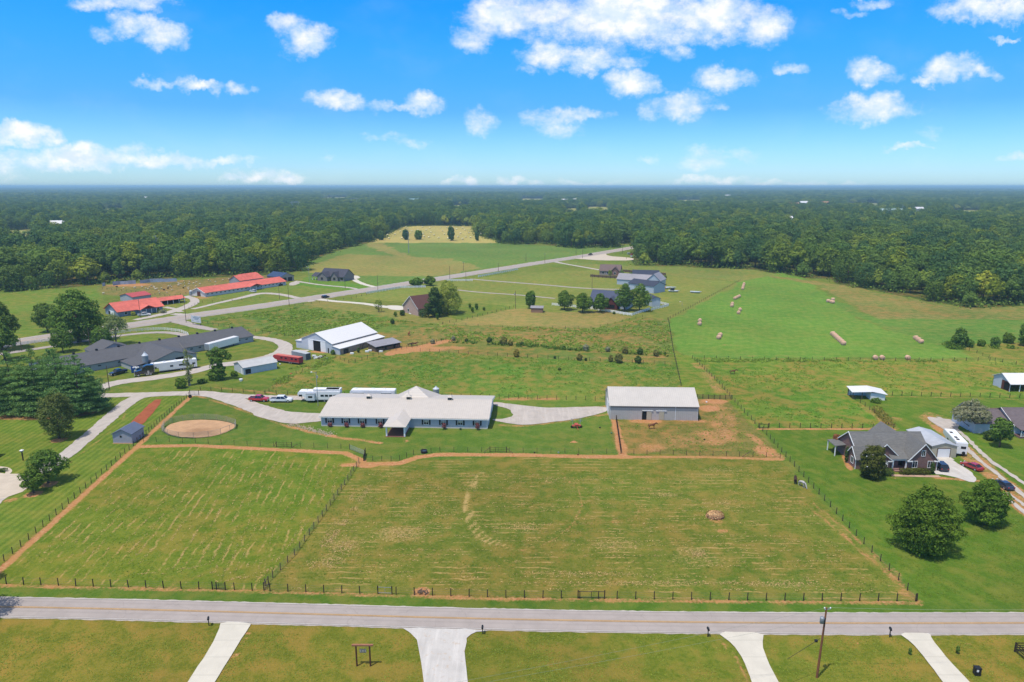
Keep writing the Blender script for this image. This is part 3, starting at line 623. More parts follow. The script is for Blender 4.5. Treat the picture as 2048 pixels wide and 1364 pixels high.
def quads(c,nrm,sz,asp,rg):
    """leaf-sized faces: centres, facing directions, sizes"""
    n=len(c); r=rg.normal(size=(n,3)); t1=np.cross(nrm,r); t1/=np.linalg.norm(t1,axis=1,keepdims=True)+1e-9; t2=np.cross(nrm,t1)
    s=sz[:,None]*.5; a=t1*s; b_=t2*s*asp[:,None]
    bend=nrm*s*.25
    return np.stack([c-a-bend*.5,c-b_+bend*.5,c+a-bend*.5,c+b_+bend*.5],1)
def leafmesh(name,Q,mt,val,extra=None):
    """one mesh from leaf faces, plus optional (verts,faces) bark"""
    n=len(Q); v=Q.reshape(-1,3); me=bpy.data.meshes.new(name); ev,ef=(extra if extra else ([],[]))
    allv=np.concatenate([v,np.array(ev,float).reshape(-1,3)]) if len(ev) else v
    me.vertices.add(len(allv)); me.vertices.foreach_set('co',allv.astype(np.float32).ravel())
    loops=[np.arange(4*n)]; starts=list(range(0,4*n,4)); tot=4*n
    if len(ef):
        fl=[]
        for f in ef: starts.append(tot+len(fl)); fl+=[4*n+i for i in f]
        loops.append(np.array(fl))
    lo=np.concatenate(loops); me.loops.add(len(lo)); me.loops.foreach_set('vertex_index',lo)
    me.polygons.add(len(starts)); me.polygons.foreach_set('loop_start',starts)
    mi=[0]*n+[1]*len(ef); me.polygons.foreach_set('material_index',mi)
    for q in (mt if isinstance(mt,(list,tuple)) else [mt]): me.materials.append(q)
    a=me.attributes.new('leaf','FLOAT','POINT'); vals=np.concatenate([np.repeat(val,4),np.full(len(allv)-4*n,.5)]); a.data.foreach_set('value',vals.astype(np.float32))
    me.update(calc_edges=True); me.validate(); return me
def crown_q(lobes,n,sz,rg,shell=.72,upb=.2,asp=(.5,.9),nb=.9,cut=.42,nn=.42):
    """leaf faces through the outer volume of a set of leafy lobes (x,y,z,rx,ry,rz)"""
    L=np.array(lobes,float); ar=(L[:,3]*L[:,4]+L[:,3]*L[:,5]+L[:,4]*L[:,5]); pr=ar/ar.sum()
    k=rg.choice(len(L),size=int(n*1.5),p=pr); d=rg.normal(size=(len(k),3)); d[:,2]+=upb; d/=np.linalg.norm(d,axis=1,keepdims=True)
    ph=rg.random((len(L),3))*6.28
    lump=1+.13*np.sin(d[:,0]*5+ph[k,0])*np.sin(d[:,1]*5+ph[k,1])+.1*np.sin(d[:,2]*7+ph[k,2])
    rad=(shell+(1.04-shell)*rg.random(len(k))**.6)*lump
    fq=7.5/(np.percentile(L[:,3],60)+.3); c0=L[k,:3]+d*L[k,3:]
    gz=np.sin(c0[:,0]*fq+c0[:,2]*fq*.6+ph[0,0])*np.sin(c0[:,1]*fq-c0[:,0]*fq*.4+ph[0,1])+.7*np.sin(c0[:,2]*fq*1.3+c0[:,1]*fq*.5+ph[0,2])
    rad=rad*(1+.10*gz); c=L[k,:3]+d*L[k,3:]*rad[:,None]
    # drop leaves buried deep inside other lobes
    keep=gz>-.85
    for j in range(len(L)):
        e=(((c-L[j,:3])/L[j,3:])**2).sum(1); keep&=~((e<cut)&(k!=j))
    c=c[keep][:n]; d=d[keep][:n]; kk=k[keep][:n]; gk=gz[keep][:n]
    nr=d*nb+rg.normal(size=d.shape)*nn; nr[:,2]+=.15; nr/=np.linalg.norm(nr,axis=1,keepdims=True)
    s=sz*(.6+.8*rg.random(len(c))); a=asp[0]+(asp[1]-asp[0])*rg.random(len(c))
    lobev=rg.random(len(L)); val=np.clip(.45*rg.random(len(c))+.3*lobev[kk]+.12+.16*gk,0,1)  # leaf colour lightened on bulging clumps, darkened in hollows, like light and shade
    return quads(c,nr,s,a,rg),val
def make_lobes(w,h,z0,rg,n=9,kind='round'):
    """lobes filling a crown of width w between z0 and h"""
    L=[]; hh=h-z0; r0=w/2
    if kind=='round':
        L.append((0,0,z0+hh*.5,r0*.72,r0*.72,hh*.46))
        for i in range(n):
            a=i*2.4+rg.random(); f=rg.random(); zz=z0+hh*(.2+.66*((i+.5)/n)); pr=math.sin(math.pi*min(.95,max(.12,(zz-z0)/hh*.78+.16)))
            r=r0*pr*.62; s=r0*(.34+.16*rg.random()); L.append((r*math.cos(a),r*math.sin(a),zz,s,s,s*min(1,.8*hh/w*1.1+.2)))
        L.append((0,0,h-r0*.34,r0*.4,r0*.4,r0*.36))
    elif kind=='ragged':
        for i in range(n):
            t_=(i+.5)/n; p=(.62+1.08*t_) if t_<.35 else 1-((t_-.35)/.65)**2.3*.76
            a=i*2.4+rg.random()*.9; s=r0*(.20+.15*rg.random())*(1.15-.35*t_); rr=max(0,r0*p*(.62+.38*rg.random())-s*.8) if i%3 else r0*p*.28
            L.append((rr*math.cos(a),rr*math.sin(a),z0+s*.6+(hh-s*1.5)*t_,s*1.15,s*1.15,s*.92))
        L.append((0,0,z0+hh*.38,r0*.5,r0*.5,hh*.34)); L.append((0,0,z0+hh*.66,r0*.34,r0*.34,hh*.26))
    elif kind=='cone':
        for i in range(n):
            f=i/(n-1); zz=z0+hh*f*.92; r=r0*(1-f)**.8*.62+.1; k=max(2,int(5*(1-f)+1))
            for j in range(k):
                a=j*6.28/k+i*1.3; s=r0*(1-f)*.42+.25; L.append((r*.7*math.cos(a),r*.7*math.sin(a),zz,s,s,hh/n*.8))
    elif kind=='oval':
        L.append((0,0,z0+hh*.5,r0*.75,r0*.75,hh*.48))
        for i in range(n):
            a=i*2.4; zz=z0+hh*(.12+.76*(i/n)); r=r0*.5*math.sin(math.pi*(.2+.65*(i/n))); s=r0*.42; L.append((r*math.cos(a),r*math.sin(a),zz,s,s,s*1.2))
    elif kind=='spread':
        for i in range(n):
            a=i*2.4+rg.random()*.6; rr=math.sqrt((i+.5)/n); r=r0*.72*rr; zz=z0+hh*(.62-.32*rr**2+.18*rg.random()); s=r0*(.3+.14*rg.random()); L.append((r*math.cos(a),r*math.sin(a),zz,s,s,s*.8))
        L.append((0,0,z0+hh*.62,r0*.5,r0*.5,hh*.34))
    return L
def trunk_mb(h,z0,r,rg,lean=0,limbs=5,w=6):
    mb=MB(); top=z0+(h-z0)*.55; p=[(0,0,-.2),(lean*.3,0,z0*.6),(lean*.6,.1,z0+(h-z0)*.25),(lean,0,top)]
    mb.path([Vector(q) for q in p],[r*1.35,r,r*.7,r*.3],8)
    for i in range(limbs):
        a=i*2.4+rg.random(); b0=Vector((lean*.4,0,z0*.8+(top-z0)*.5*i/limbs)); e=b0+Vector((math.cos(a)*w*.3,math.sin(a)*w*.3,(h-z0)*.28))
        mb.path([b0,b0.lerp(e,.5)+Vector((0,0,-.1*w*.3)),e],[r*.5,r*.35,r*.12],6)
    return mb
def tree(name,label,cat,pxy,h,w,leaf,kind='ragged',z0f=.22,n=5000,sz=.4,seed=1,group=None,trunk=True,bark=None,nl=10,tr=None,shell=.72,crown='crown',rz=0,lobes=None,nb=.9,asp=(.5,.9)):
    rg=np.random.default_rng(seed); loc=W(*pxy) if len(pxy)==2 else Vector(pxy)
    root=thing(name,label,cat,loc,rz,group); z0=h*z0f
    L=lobes or make_lobes(w,h,z0,rg,nl,kind)
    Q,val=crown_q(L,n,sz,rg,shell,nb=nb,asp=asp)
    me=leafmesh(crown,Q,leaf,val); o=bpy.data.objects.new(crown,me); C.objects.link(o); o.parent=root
    if trunk:
        trunk_mb(h,max(z0,.3),tr or h*.018+.05,rg,limbs=5 if h>4 else 3,w=w).build('trunk',bark or M_bark,root,smooth=True)
    return root

# lone trees: foot, top row, crown width (photograph pixels) turned into metres
def T(label,x,yb,yt,wp,leaf,kind='ragged',cat='tree',name='broadleaf_tree',group=None,n=None,sz=None,**k):
    h=hgt(yb,yt); w=wid(x,yb,wp)*(1.22 if kind=='ragged' and wp<45 else 1.1 if kind=='ragged' and wp<80 else 1); d=W(x,yb).y
    s=sz or max(.22,d*.0021); n=n or int(min(16000,max(500,w*h*9/(s*s)*.16)))
    return tree(name,label,cat,(x,yb),h,w,leaf,kind,n=n,sz=s,seed=int(x*7+yb),group=group,**k)
T('largest round dark green tree, on the lawn in front of the brick house',1844,1102,971,128,L_maple,z0f=.03,nl=60,n=44000,sz=.30,shell=.6)
T('wide low dark green tree beside the dark blue car, right of the largest lawn tree',1968,1048,959,90,L_maple,'ragged',z0f=.06,nl=46,n=26000,sz=.30,shell=.66)
r_=T('dark glossy magnolia with bronze leaves and white blooms against the front of the brick house',1742,956,893,55,L_mag,'oval',cat='magnolia tree',name='magnolia_tree',z0f=.02,n=9000,sz=.36,nl=14,shell=.6)
rgm=np.random.default_rng(4); mb=MB()
for i in range(7):
    a=rgm.random()*6.28; z=1.5+rgm.random()*5.2; rr=2.9*math.sin(math.pi*(z/8.2)); mb.obox((rr*math.cos(a)*.95,-abs(rr*math.sin(a))*.95,z),(.17,.17,.14))
mb.build('blossom',M_trim,r_)
T('small tree with rusty brown leaves at the left corner of the brick house',1671,899,869,19,L_rust,'oval',z0f=.3,n=1400,sz=.32)
T('olive green pear tree standing alone in a mulch ring on the mown left lawn',119,877,789,74,L_pear,'oval',z0f=.12,nl=14,n=11000,sz=.36,shell=.55)
T('rounded dark tree behind the paved patio, bigger of the pair at its edge',97,966,899,77,L_oak,'ragged',z0f=.2,nl=30,n=12000,sz=.32)
T('smaller tree in a mulch ring at the corner of the paved patio',67,986,936,50,L_airy if False else L_oak,'ragged',z0f=.2,nl=22,n=7000,sz=.28)
T('huge spreading oak between the highway and the mown loop lawn',159,684,579,108,L_oak,'ragged',name='oak_tree',z0f=.10,nl=44,n=24000,sz=.7,tr=.75)
T('paler tree left of the huge oak, across the highway',95,664,607,46,L_wood,'round',z0f=.06,nl=10,n=4500,sz=.7)
T('airy light tree with pale trunk on the loop lawn behind the long grey barn',233,689,626,50,L_airy,'spread',z0f=.2,n=2600,sz=.55,bark=M_barkp,nl=14,shell=.4)
T('bushy pyramid shaped tree beside the wooden pole on the loop lawn',205,696,656,44,L_oak,'oval',z0f=.02,n=4200,sz=.5)
T('small dark tree in front of the huge oak, at its left',126,704,661,40,L_oak,'round',z0f=.15,n=3200,sz=.55)
T('nearer of two dark trees at the left edge, by the white fence',10,722,640,58,L_oak,'spread',z0f=.08,nl=16,n=8000,sz=.6)
T('dark tree at the left edge of the photo, the farther of two beyond the highway',4,700,598,70,L_woodd,'spread',z0f=.08,nl=16,n=8000,sz=.65)
T('round dark tree at the highway end of the white fence, left one of two',833,573,555,27,L_maple,z0f=.12,n=2200,sz=.9)
T('round dark tree at the highway end of the white fence, right one of two',859,571,551,24,L_maple,z0f=.12,n=2200,sz=.9)
T('dark tree pressed against the brown-roofed brick house',870,634,573,42,L_box,'ragged',z0f=.03,n=5000,sz=.7,nl=12)
T('big yellow green willow beside the brown-roofed brick house',896,627,560,66,L_willow,'ragged',cat='willow tree',name='willow_tree',z0f=.05,n=8000,sz=.7,nl=34)
for i,(x,yb,yt,wp,lf,lb) in enumerate([(757.5,624,600,20,L_maple,'small round tree beside the white drive of the brown-roofed brick house'),(791,633,624,8,L_wood,'tiny tree in front of the white drive apron'),
  (874.5,640,626,7,L_maple,'slim young tree in front of the brown-roofed brick house'),(940,617,607,6,L_maple,'young tree on the tan lawn, leftmost of four right of the willow'),(945,625,614,7,L_maple,'young tree on the tan lawn, nearest of four right of the willow'),
  (953,620,606.5,8,L_oak,'young tree on the tan lawn, tallest of four right of the willow'),(968,621,614,6,L_wood,'pale young tree on the tan lawn, rightmost of four right of the willow'),
  (1061,617,583,23,L_oak,'dark oval tree beside the small brown shed'),
  (1128.6,619.6,580,35,L_oak,'round tree in the row by the white fence, first from the left'),(1165,624.6,584.6,36,L_maple,'brighter round tree in the row by the white fence, second from the left'),(1200,624.5,586,30,L_maple,'round tree in the row by the white fence, in front of the blue roof'),
  (1248.7,621.9,566,36,L_oak,'tall dense tree in the white-fenced yard, left one of the big pair'),(1279,622.7,567,42,L_oak,'tall dense tree in the white-fenced yard, right one of the big pair'),
  (1220,553.5,540,9,L_wood,'small bright tree in front of the fenced brown-roofed house'),(1243,555,541,12,L_oak,'darker small tree at the right corner of the fenced brown-roofed house'),(1330,559,551,8,L_wood,'small tree right of the grey-roofed barns'),
  (1263,551,545,9,L_wood,'shrubby tree inside the dark fenced yard, left one'),(1284,552,543,10,L_maple,'shrubby tree inside the dark fenced yard, middle one'),(1302,553,546,9,L_maple,'shrubby tree inside the dark fenced yard, right one')]):
    big=wp>20; T(lb,x,yb,yt,wp,lf,'oval' if wp<24 else 'ragged',z0f=.16,n=4600 if big else 500,sz=.62 if big else .45,nl=22 if big else 10)
T('grey smoky tree in front of the dark-roofed house at the right edge',1939,861,799,68,L_grey,'spread',z0f=.08,n=8500,sz=.5,nl=20,asp=(.25,.5))
T('green tree in front of the porch at the right edge',1998.6,894,839,40,L_oak,'round',z0f=.25,n=4500,sz=.38,nl=12)
# weeping bank of shrubs right
for i,(x,yb,yt,wp,lb) in enumerate([(1919,693,656,28,'tallest pointed shrub in the overgrown corner right of the hay field'),(1908,690,672,14,'rounded shrub left of the tallest pointed shrub'),(1938,694,680,18,'low shrub right of the tallest pointed shrub'),(1962,692,681,16,'low shrub in the middle of the overgrown corner'),
   (1990,692,676,20,'bushy shrub at the right of the overgrown corner'),(2016,686,668,24,'wide dark shrub near the right edge beyond the hay field'),(2048,692,645,28,'tall dark tree cut by the right edge beyond the hay field')]):
    T(lb,x,yb,yt,wp,L_oak if i%2==0 else L_maple,'oval',cat='shrub' if i<6 else 'tree',name='shrub' if i<6 else 'broadleaf_tree',z0f=.02,n=1800,sz=.6)
hedge_pts=[(1900,694),(1960,697),(2030,694)]
# round cedars and bushes of the middle pasture
BU=[(865.5,687,9,11,'grey round bush at the fence, second from the white barn',L_grey),(907,681,9,9,'grey round bush at the end of the orange track',L_grey),(1007,689,16,18,'large brown-topped cedar, left one of a touching pair',L_olive),(1021,690.8,11,12,'smaller cedar touching the large brown-topped one',L_olive),
 (1033,714,16,14,'round rusty cedar on the pasture fence nearest the barn roof peak',L_olive),(1043.6,690,6,9,'low green bush right of the touching cedar pair',L_box),(1127.7,698,6,8,'small green bush in the weed belt',L_box),(1171.7,701,12,14,'grey leafless looking bush, left one of two in the weed belt',L_grey),(1215.6,703,10,12,'grey leafless looking bush, right one of two in the weed belt',L_grey),
 (1250,707,14,15,'rusty cedar behind the cluster, leftmost of three in a line',L_olive),(1280,709,13,14,'dark cedar, middle of three in a line behind the cluster',L_box),(1312,712,12,13,'rusty cedar, rightmost of three in a line near the field fence',L_olive),(1159,720.7,13,14,'round olive cedar on the fence, alone above the bare strip',L_olive),(1171.6,721.6,6,5,'tiny pointed bush right of the olive cedar',L_box),
 (1221.5,723.6,14,11,'narrow dark cedar left of the biggest pasture cedar',L_olive),(1237.6,726,20,20,'biggest rusty cedar of the middle pasture',L_olive),(1276,726.6,15,16,'dark green cedar right of the biggest pasture cedar',L_box),(1119,741,5,7,'small black-green bush alone in the open pasture',L_box),(1109.5,717,5,5,'tiny bush on the pasture fence left of the bare strip',L_box),(933,683.5,7,8,'small green bush at the foot of the orange earth slope',L_box),(979,685,10,13,'dark bush left of the touching cedar pair',L_box),(785,648,11,10,'small green bush on the weedy bank behind the white barn',L_box),(1228,628,5,6,'tiny bush at the corner of the white fence',L_box)]
for x,yb,hp,wp,lb,lf in BU: T(lb,x,yb,yb-hp*.93,wp,lf,'oval',cat='bush',name='round_bush',z0f=.0,n=900 if wp>9 else 350,sz=.42,nl=7,trunk=False)
for x,yb,hp,wp,lb in [(805,631,10,12,'clipped dark bush at the left of the brown-roofed brick house'),(849,634,13,26,'long dark hedge in front of the brown-roofed brick house')]: T(lb,x,yb,yb-hp,wp,L_box,'oval',cat='hedge',name='hedge',z0f=0,n=900,sz=.5,trunk=False)
for x,lb in [(660,'first from the left end'),(693,'second from the left end'),(725.5,'third from the left'),(761,'just left of the porch'),(888,'second right of the porch'),(955,'at the right end')]:
    T('pink flowering bush under a stable window, '+lb,x,854+(x-660)*.021,846,9,L_pink,'round',cat='flowering bush',name='flowering_bush',z0f=.1,n=700,sz=.2,group=None)
T('low green bush under the window right of the porch',921,860,856,4,L_box,'round',cat='bush',name='round_bush',z0f=0,n=200,sz=.2,trunk=False)
T('young sapling beside the right concrete driveway',1819.5,1309,1296,8,L_oak,'oval',cat='sapling',name='sapling',z0f=.1,n=500,sz=.12); T('young sapling between the driveways and the brown fence',1914.5,1307,1292,9,L_oak,'oval',cat='sapling',name='sapling',z0f=.1,n=500,sz=.12)
# trees whose crowns reach in at the lower left
tree('broadleaf_tree','tree just outside the lower left corner that shades the road','tree',(-84.5,90.5,0),13.5,11,L_oak,'round',z0f=.12,n=9000,sz=.35,seed=91,nl=14)
tree('broadleaf_tree','tree at the left edge whose leaves overhang the left paddock fence','tree',(-88.6,101.0,0),9.0,4.2,L_oak,'oval',z0f=.15,n=2500,sz=.32,seed=95,nl=10)
# ivy-clad and half-dead trees beside the barn track
def bare_limbs(root,h,rg,n=9,r=.07,nm='bare_limb',z0=.45):
    mb=MB()
    for i in range(n):
        a=rg.random()*6.28; z=h*(z0+(1-z0)*rg.random()*.75); b0=Vector((0,0,z)); L=h*(.10+.16*rg.random()); d=Vector((math.cos(a),math.sin(a),.9)).normalized()
        e=b0+d*L; mb.path([b0,b0.lerp(e,.5)+Vector((0,0,-.2)),e],[r,r*.7,r*.25],5)
    mb.path([Vector((0,0,h*.4)),Vector((.1,0,h*.7)),Vector((-.1,.1,h))],[r*2.4,r*1.5,r*.3],6); mb.build(nm,M_barkp,root)
rg=np.random.default_rng(5)
h=hgt(771,688); r_=tree('half_dead_tree','tall half-dead tree with sparse leaves up its trunk, nearer the front trailer','dead tree',(379,771),h*.86,3.0,L_airy,z0f=.1,n=1100,sz=.4,seed=31,tr=.38,bark=M_barkp,lobes=[(0,0,h*.2,1.1,1.1,1.8),(.5,0,h*.42,.8,.8,1.2),(-.5,.2,h*.55,1.0,.9,1.2),(.6,0,h*.68,1.3,1.0,.8),(-.2,0,h*.8,.6,.6,1.1),(1.5,0,h*.48,.9,.7,.6)]); bare_limbs(r_,h,rg,12,.09)
h=hgt(760,689); r_=tree('ivy_clad_tree','dense ivy-clad tree with bare top twigs, left of the small white shed','tree',(437,760),h*.88,6.0,L_oak,z0f=.02,n=5200,sz=.45,seed=33,tr=.35,lobes=[(-.6,0,h*.13,2.9,2.3,2.2),(.4,0,h*.3,2.1,2,2),(-.3,0,h*.45,1.9,1.8,1.8),(0,0,h*.6,2.2,2,1.7),(-1.6,0,h*.74,1.6,1.4,1.1),(1.8,0,h*.78,1.9,1.5,1.0),(3.9,0,h*.66,1.2,1.0,1.1),(0,0,h*.86,1.3,1.1,.9)]); bare_limbs(r_,h,rg,12,.07,z0=.7)
T('low bright shrub at the foot of the half-dead tree',362,776,757,22,L_maple,'round',cat='shrub',name='shrub',z0f=0,n=1200,sz=.4,trunk=False); T('low shrub beside the wall of the small white shed',469,752,742,14,L_maple,'round',cat='shrub',name='shrub',z0f=0,n=700,sz=.35,trunk=False)
T('low scrub between the half-dead tree and the ivy-clad tree',405,766,758,20,L_wood,'spread',cat='shrub',name='shrub',z0f=0,n=800,sz=.35,trunk=False)
T('dark bush at the rear corner of the small white shed',529,735,728,8,L_box,'round',cat='shrub',name='shrub',z0f=0,n=400,sz=.35,trunk=False)
# pines: tiers of flat needle boughs
def pine(label,x,yb,yt,wp,seed):
    h=hgt(yb,yt); w=wid(x,yb,wp); rg=np.random.default_rng(seed); L=[]
    nt=13
    for i in range(nt):
        f=i/(nt-1); z=h*(.06+.9*f); rr=w/2*(1-f**2.8)*.92+.7; k=max(3,int(9*(1-f)+2))
        for j in range(k):
            a=j*6.283/k+i*.9+rg.random()*.5; q=rr*(.45+.5*rg.random()); s=max(.45,rr*.34*(.7+.5*rg.random())); L.append((q*math.cos(a),q*math.sin(a),z+.5*rg.random()+(q/rr)*.3,s*1.25,s*1.25,.42))
    L.append((0,0,h*.93,.5,.5,h*.05)); Q,val=crown_q(L,30000,.55,rg,.3,upb=.5,asp=(.18,.38),nb=.5,cut=0)
    root=thing('pine_tree',label,'pine tree',W(x,yb),0,'pine trees at the left'); me=leafmesh('crown',Q,L_pine,val); o=bpy.data.objects.new('crown',me); C.objects.link(o); o.parent=root
    MB().path([Vector((0,0,-.2)),Vector((0,0,h*.5)),Vector((0,0,h*.9))],[.42,.28,.05],8).build('trunk',M_bark,root); return root
pine('leftmost big pine, cut by the left edge',-22,815,702,100,1); pine('big pine, first fully seen from the left',30,822,704,92,2); pine('tall pine in the middle of the clump of big pines',78,824,699,92,3)
pine('pine right of the middle of the clump, behind the pear tree',124,822,699,88,4); pine('rightmost big pine, beside the gravel drive',163,825,712,84,5); pine('pine at the back of the clump, towards the grey barn',112,796,700,70,6)
# hedges of the brick house
def hedge(label,pts,wd,h,leaf,n,sz=.2,cat='hedge'):
    P_=[W(*q) for q in pts]; c0=P_[0]; rg=np.random.default_rng(len(label)); L=[]
    p2=resamp(P_,wd*.5)
    for q in p2: L.append((q.x-c0.x,q.y-c0.y,h*.5,wd*.55,wd*.5,h*.52))
    Q,val=crown_q(L,n,sz,rg,.8); me=leafmesh('hedge',Q,leaf,val); o=bpy.data.objects.new('hedge',me); C.objects.link(o); o.location=c0; tag(o,label,cat); return o
hedge('clipped hedge under the right windows of the brick house',[(1806,948),(1851,948)],1.7,1.3,L_mag,3600); hedge('clipped shrub beside the magnolia at the brick porch',[(1768,950),(1776,950)],2.2,1.5,L_box,1500)
T('upright conifer at the right front corner of the brick house',1864,948,925,9,L_box,'oval',cat='conifer',name='conifer_shrub',z0f=0,n=1200,sz=.22,trunk=False); T('narrow conifer at the left wall of the brick house',1692,925,893,9,L_box,'oval',cat='conifer',name='conifer_shrub',z0f=0,n=1100,sz=.22,trunk=False)
T('dark pointed shrub behind the ridge of the brick house',1822,880,856,15,L_box,'oval',cat='shrub',name='shrub',z0f=0,n=900,sz=.3,trunk=False)
T('dense dark shrub left of the porch at the right edge',1982,880,862,30,L_box,'round',cat='shrub',name='shrub',z0f=0,n=1500,sz=.35,trunk=False)
T('yellow flowering bush before the red-roofed house, left one',267,631,624,9,L_willow,'round',cat='bush',name='round_bush',z0f=0,n=400,sz=.5,trunk=False); T('yellow flowering bush before the red-roofed house, right one',316,623,616,9,L_willow,'round',cat='bush',name='round_bush',z0f=0,n=400,sz=.5,trunk=False)
T('grey green shrub at the front corner of the red-roofed house',326,626,619,14,L_grey,'round',cat='bush',name='round_bush',z0f=0,n=400,sz=.5,trunk=False)
T('leafy plants beside the small white run-in shed',1753,805,797,22,L_maple,'spread',cat='shrub',name='shrub',z0f=0,n=700,sz=.35,trunk=False)
T('green plant at the wall foot of the big white barn, near its front corner',666,709,700,9,L_maple,'round',cat='bush',name='round_bush',z0f=0,n=350,sz=.4,trunk=False); T('climbing plant on the side wall of the big white barn',717,705,695,6,L_box,'oval',cat='bush',name='round_bush',z0f=0,n=300,sz=.4,trunk=False)
hedge('overgrown scrub along the fence behind the brick house',[(1752,820),(1765,835),(1780,850)],2.6,1.3,L_olive,1400,.3,'scrub')
# ------------------------------------------------ woods
def wood_tree(seed,leaf,w,h):
    rg=np.random.default_rng(seed); L=make_lobes(w,h,h*.08,rg,13,'spread' if seed%2 else 'round')
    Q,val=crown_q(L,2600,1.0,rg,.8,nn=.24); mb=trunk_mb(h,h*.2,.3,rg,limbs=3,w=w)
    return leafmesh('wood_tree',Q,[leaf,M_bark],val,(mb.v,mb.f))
WT=[wood_tree(i,[L_wood,L_woodd,L_wood,L_woody,L_woodd,L_wood][i],[16,14,17,14,18,13][i],[18,21,17,15,20,20][i]) for i in range(6)]
def is_open(x,y):
    r=inpoly(OPENW,x,y)
    for c_ in CLEAR:
        for f_ in (1,1.07,1.14,1.22,1.3,1.38): r|=inpoly(PW(c_),x*f_,y*f_)
    return r
# candidate points, spacing growing with distance
pts=[]; y=300.0
rg=np.random.default_rng(12)
while y<42000:
    s=12 if y<1500 else 12*(y/1500)**.92
    dy=s*.9 if y<1500 else max(s*.9,y*.0065)
    half=.98*y+150; n=int(2*half/s); x=(np.arange(n)+rg.random(n)*.8)*s-half; yy=y+(rg.random(n)-.5)*dy*.9
    pts.append(np.stack([x,yy,np.full(n,s/12)],1)); y+=dy
pts=np.concatenate(pts); print('wood candidates',len(pts))
op=is_open(pts[:,0],pts[:,1]); pts=pts[~op]
# keep crowns out of the open land by a few metres, and off the highway
for dx,dy in((4,0),(-4,0),(0,-5),(3,-4),(-3,-4)): pts=pts[~(is_open(pts[:,0]+dx,pts[:,1]+dy)&(pts[:,1]<1500))]
hwd=np.full(len(pts),1e9); hc=np.array([[q.x,q.y] for q in hwc]); ext=hc[-1]+(hc[-1]-hc[-4])*8; hc=np.vstack([hc,ext])
for i in range(len(hc)-1): hwd=np.minimum(hwd,seg_d(hc[i],hc[i+1],pts[:,0],pts[:,1]))
pts=pts[hwd>14]
FARB=[(92,465,46),(1758,435,95),(1560,449,40),(1712,428,50),(1823,428,60),(1577,417,60),(1638,415,60),(1600,414,50),(818,407,70),(1122,408,50),(1142,407,44),(284,401,60),(1444,397,90),(1512,414,120),(1935,394,80)]
for fx,fy,fl in FARB:
    q=W(fx,fy); pts=pts[~((pts[:,1]<q.y+34)&(pts[:,1]>q.y*.89)&(np.abs(pts[:,0]-q.x*pts[:,1]/q.y-fl/2)<fl*.5))]
pts=pts[~((pts[:,1]<420)&(np.abs(pts[:,0])>.92*pts[:,1]+120))]
# how large each shows: nearest the camera first
dist=np.hypot(pts[:,0],pts[:,1]); infr=np.abs(pts[:,0])<.78*pts[:,1]+6
# those on the edge of the wood are the ones seen whole
edge=np.zeros(len(pts),bool); near=(pts[:,1]<1400)
for dy in(-10,-18,-26): edge|=near&is_open(pts[:,0],pts[:,1]+dy)
edge|=near&(is_open(pts[:,0]-12,pts[:,1]-8)|is_open(pts[:,0]+12,pts[:,1]-8))
score=dist-edge*220; score[~infr]=1e9
order=np.argsort(score); front=order[:300]; rest=order[300:]
srcs=[None]*6; LBL=[('mid green broadleaf tree in the wood','wood_tree')]
CW=['mid green','dark green','mid green','yellow-green','dark green','olive green']
def side_label(p,k,e):
    x,y=p[0],p[1]; c=CW[k]; f='in the front row' if e else 'behind the front row'
    if x<-140 and y<640: z='at the left edge' if x<-.62*y else 'behind the sheet fence' if x<-.5*y else 'behind the red roofs' if x<-.36*y else 'near the blue-roofed garage'; g='of the wood %s'%z
    elif x<60 and y<900: g='of the wood %s'%('left of the straw field' if x<-100 else 'between straw field and highway')
    elif x>60 and y<700: z='right of the highway end' if x<.3*y else 'above the hay field' if x<.45*y else 'right of the hay field' if x<.6*y else 'at the right edge'; g='of the wood %s'%z
    else: g='of the woods around the straw-coloured field'
    return c+' tree '+f+' '+g, c+' trees '+f+' '+g
for i in front:
    p=pts[i]; k=int(rg.integers(6)); s=.7+.62*rg.random()
    if edge[i] and rg.random()<.3: s*=.7
    o=bpy.data.objects.new('broadleaf_tree',WT[k]); C.objects.link(o); o.location=(p[0],p[1],0); o.rotation_euler=(0,0,rg.random()*6.28); o.scale=(s*(.9+.25*rg.random()),s*(.9+.25*rg.random()),s)
    lb,gp=side_label(p,k,edge[i]); tag(o,lb,'tree',gp)
    if srcs[k] is None: srcs[k]=o
# along the wood edge closes the gaps under the crowns
rp=pts[rest]; n=len(rp); print('far wood trees',n)
big=rp[:,2]; hs=np.where(big<1.2,.62+.7*rg.random(n),1)
sxy=np.where(big<1.2,hs*(.9+.25*rg.random(n)),big*(.95+.3*rg.random(n))); sz_=np.where(big<1.2,hs,(.7+.5*rg.random(n))*np.clip(big**.2,1,1.25))
rise=(lnoise(rp[:,0],rp[:,1],900,31)-.4)*np.clip((rp[:,1]-1200)/4000,0,1)*14
rise+=np.clip((rp[:,1]-7000)/20000,0,1)*32*(.75+.25*lnoise(rp[:,0],rp[:,1],5200,32))
me=bpy.data.meshes.new('woodland'); me.vertices.add(n); zc=np.where(big<1.2,0,-1)+rise
me.vertices.foreach_set('co',np.stack([rp[:,0],rp[:,1],zc],1).astype(np.float32).ravel())
a=me.attributes.new('scl','FLOAT_VECTOR','POINT'); a.data.foreach_set('vector',np.stack([sxy,sxy,sz_],1).astype(np.float32).ravel())
a=me.attributes.new('rot','FLOAT_VECTOR','POINT'); a.data.foreach_set('vector',np.stack([np.zeros(n),np.zeros(n),rg.random(n)*6.28],1).astype(np.float32).ravel())
a=me.attributes.new('vid','INT','POINT'); a.data.foreach_set('value',rg.integers(0,6,n).astype(np.int32))
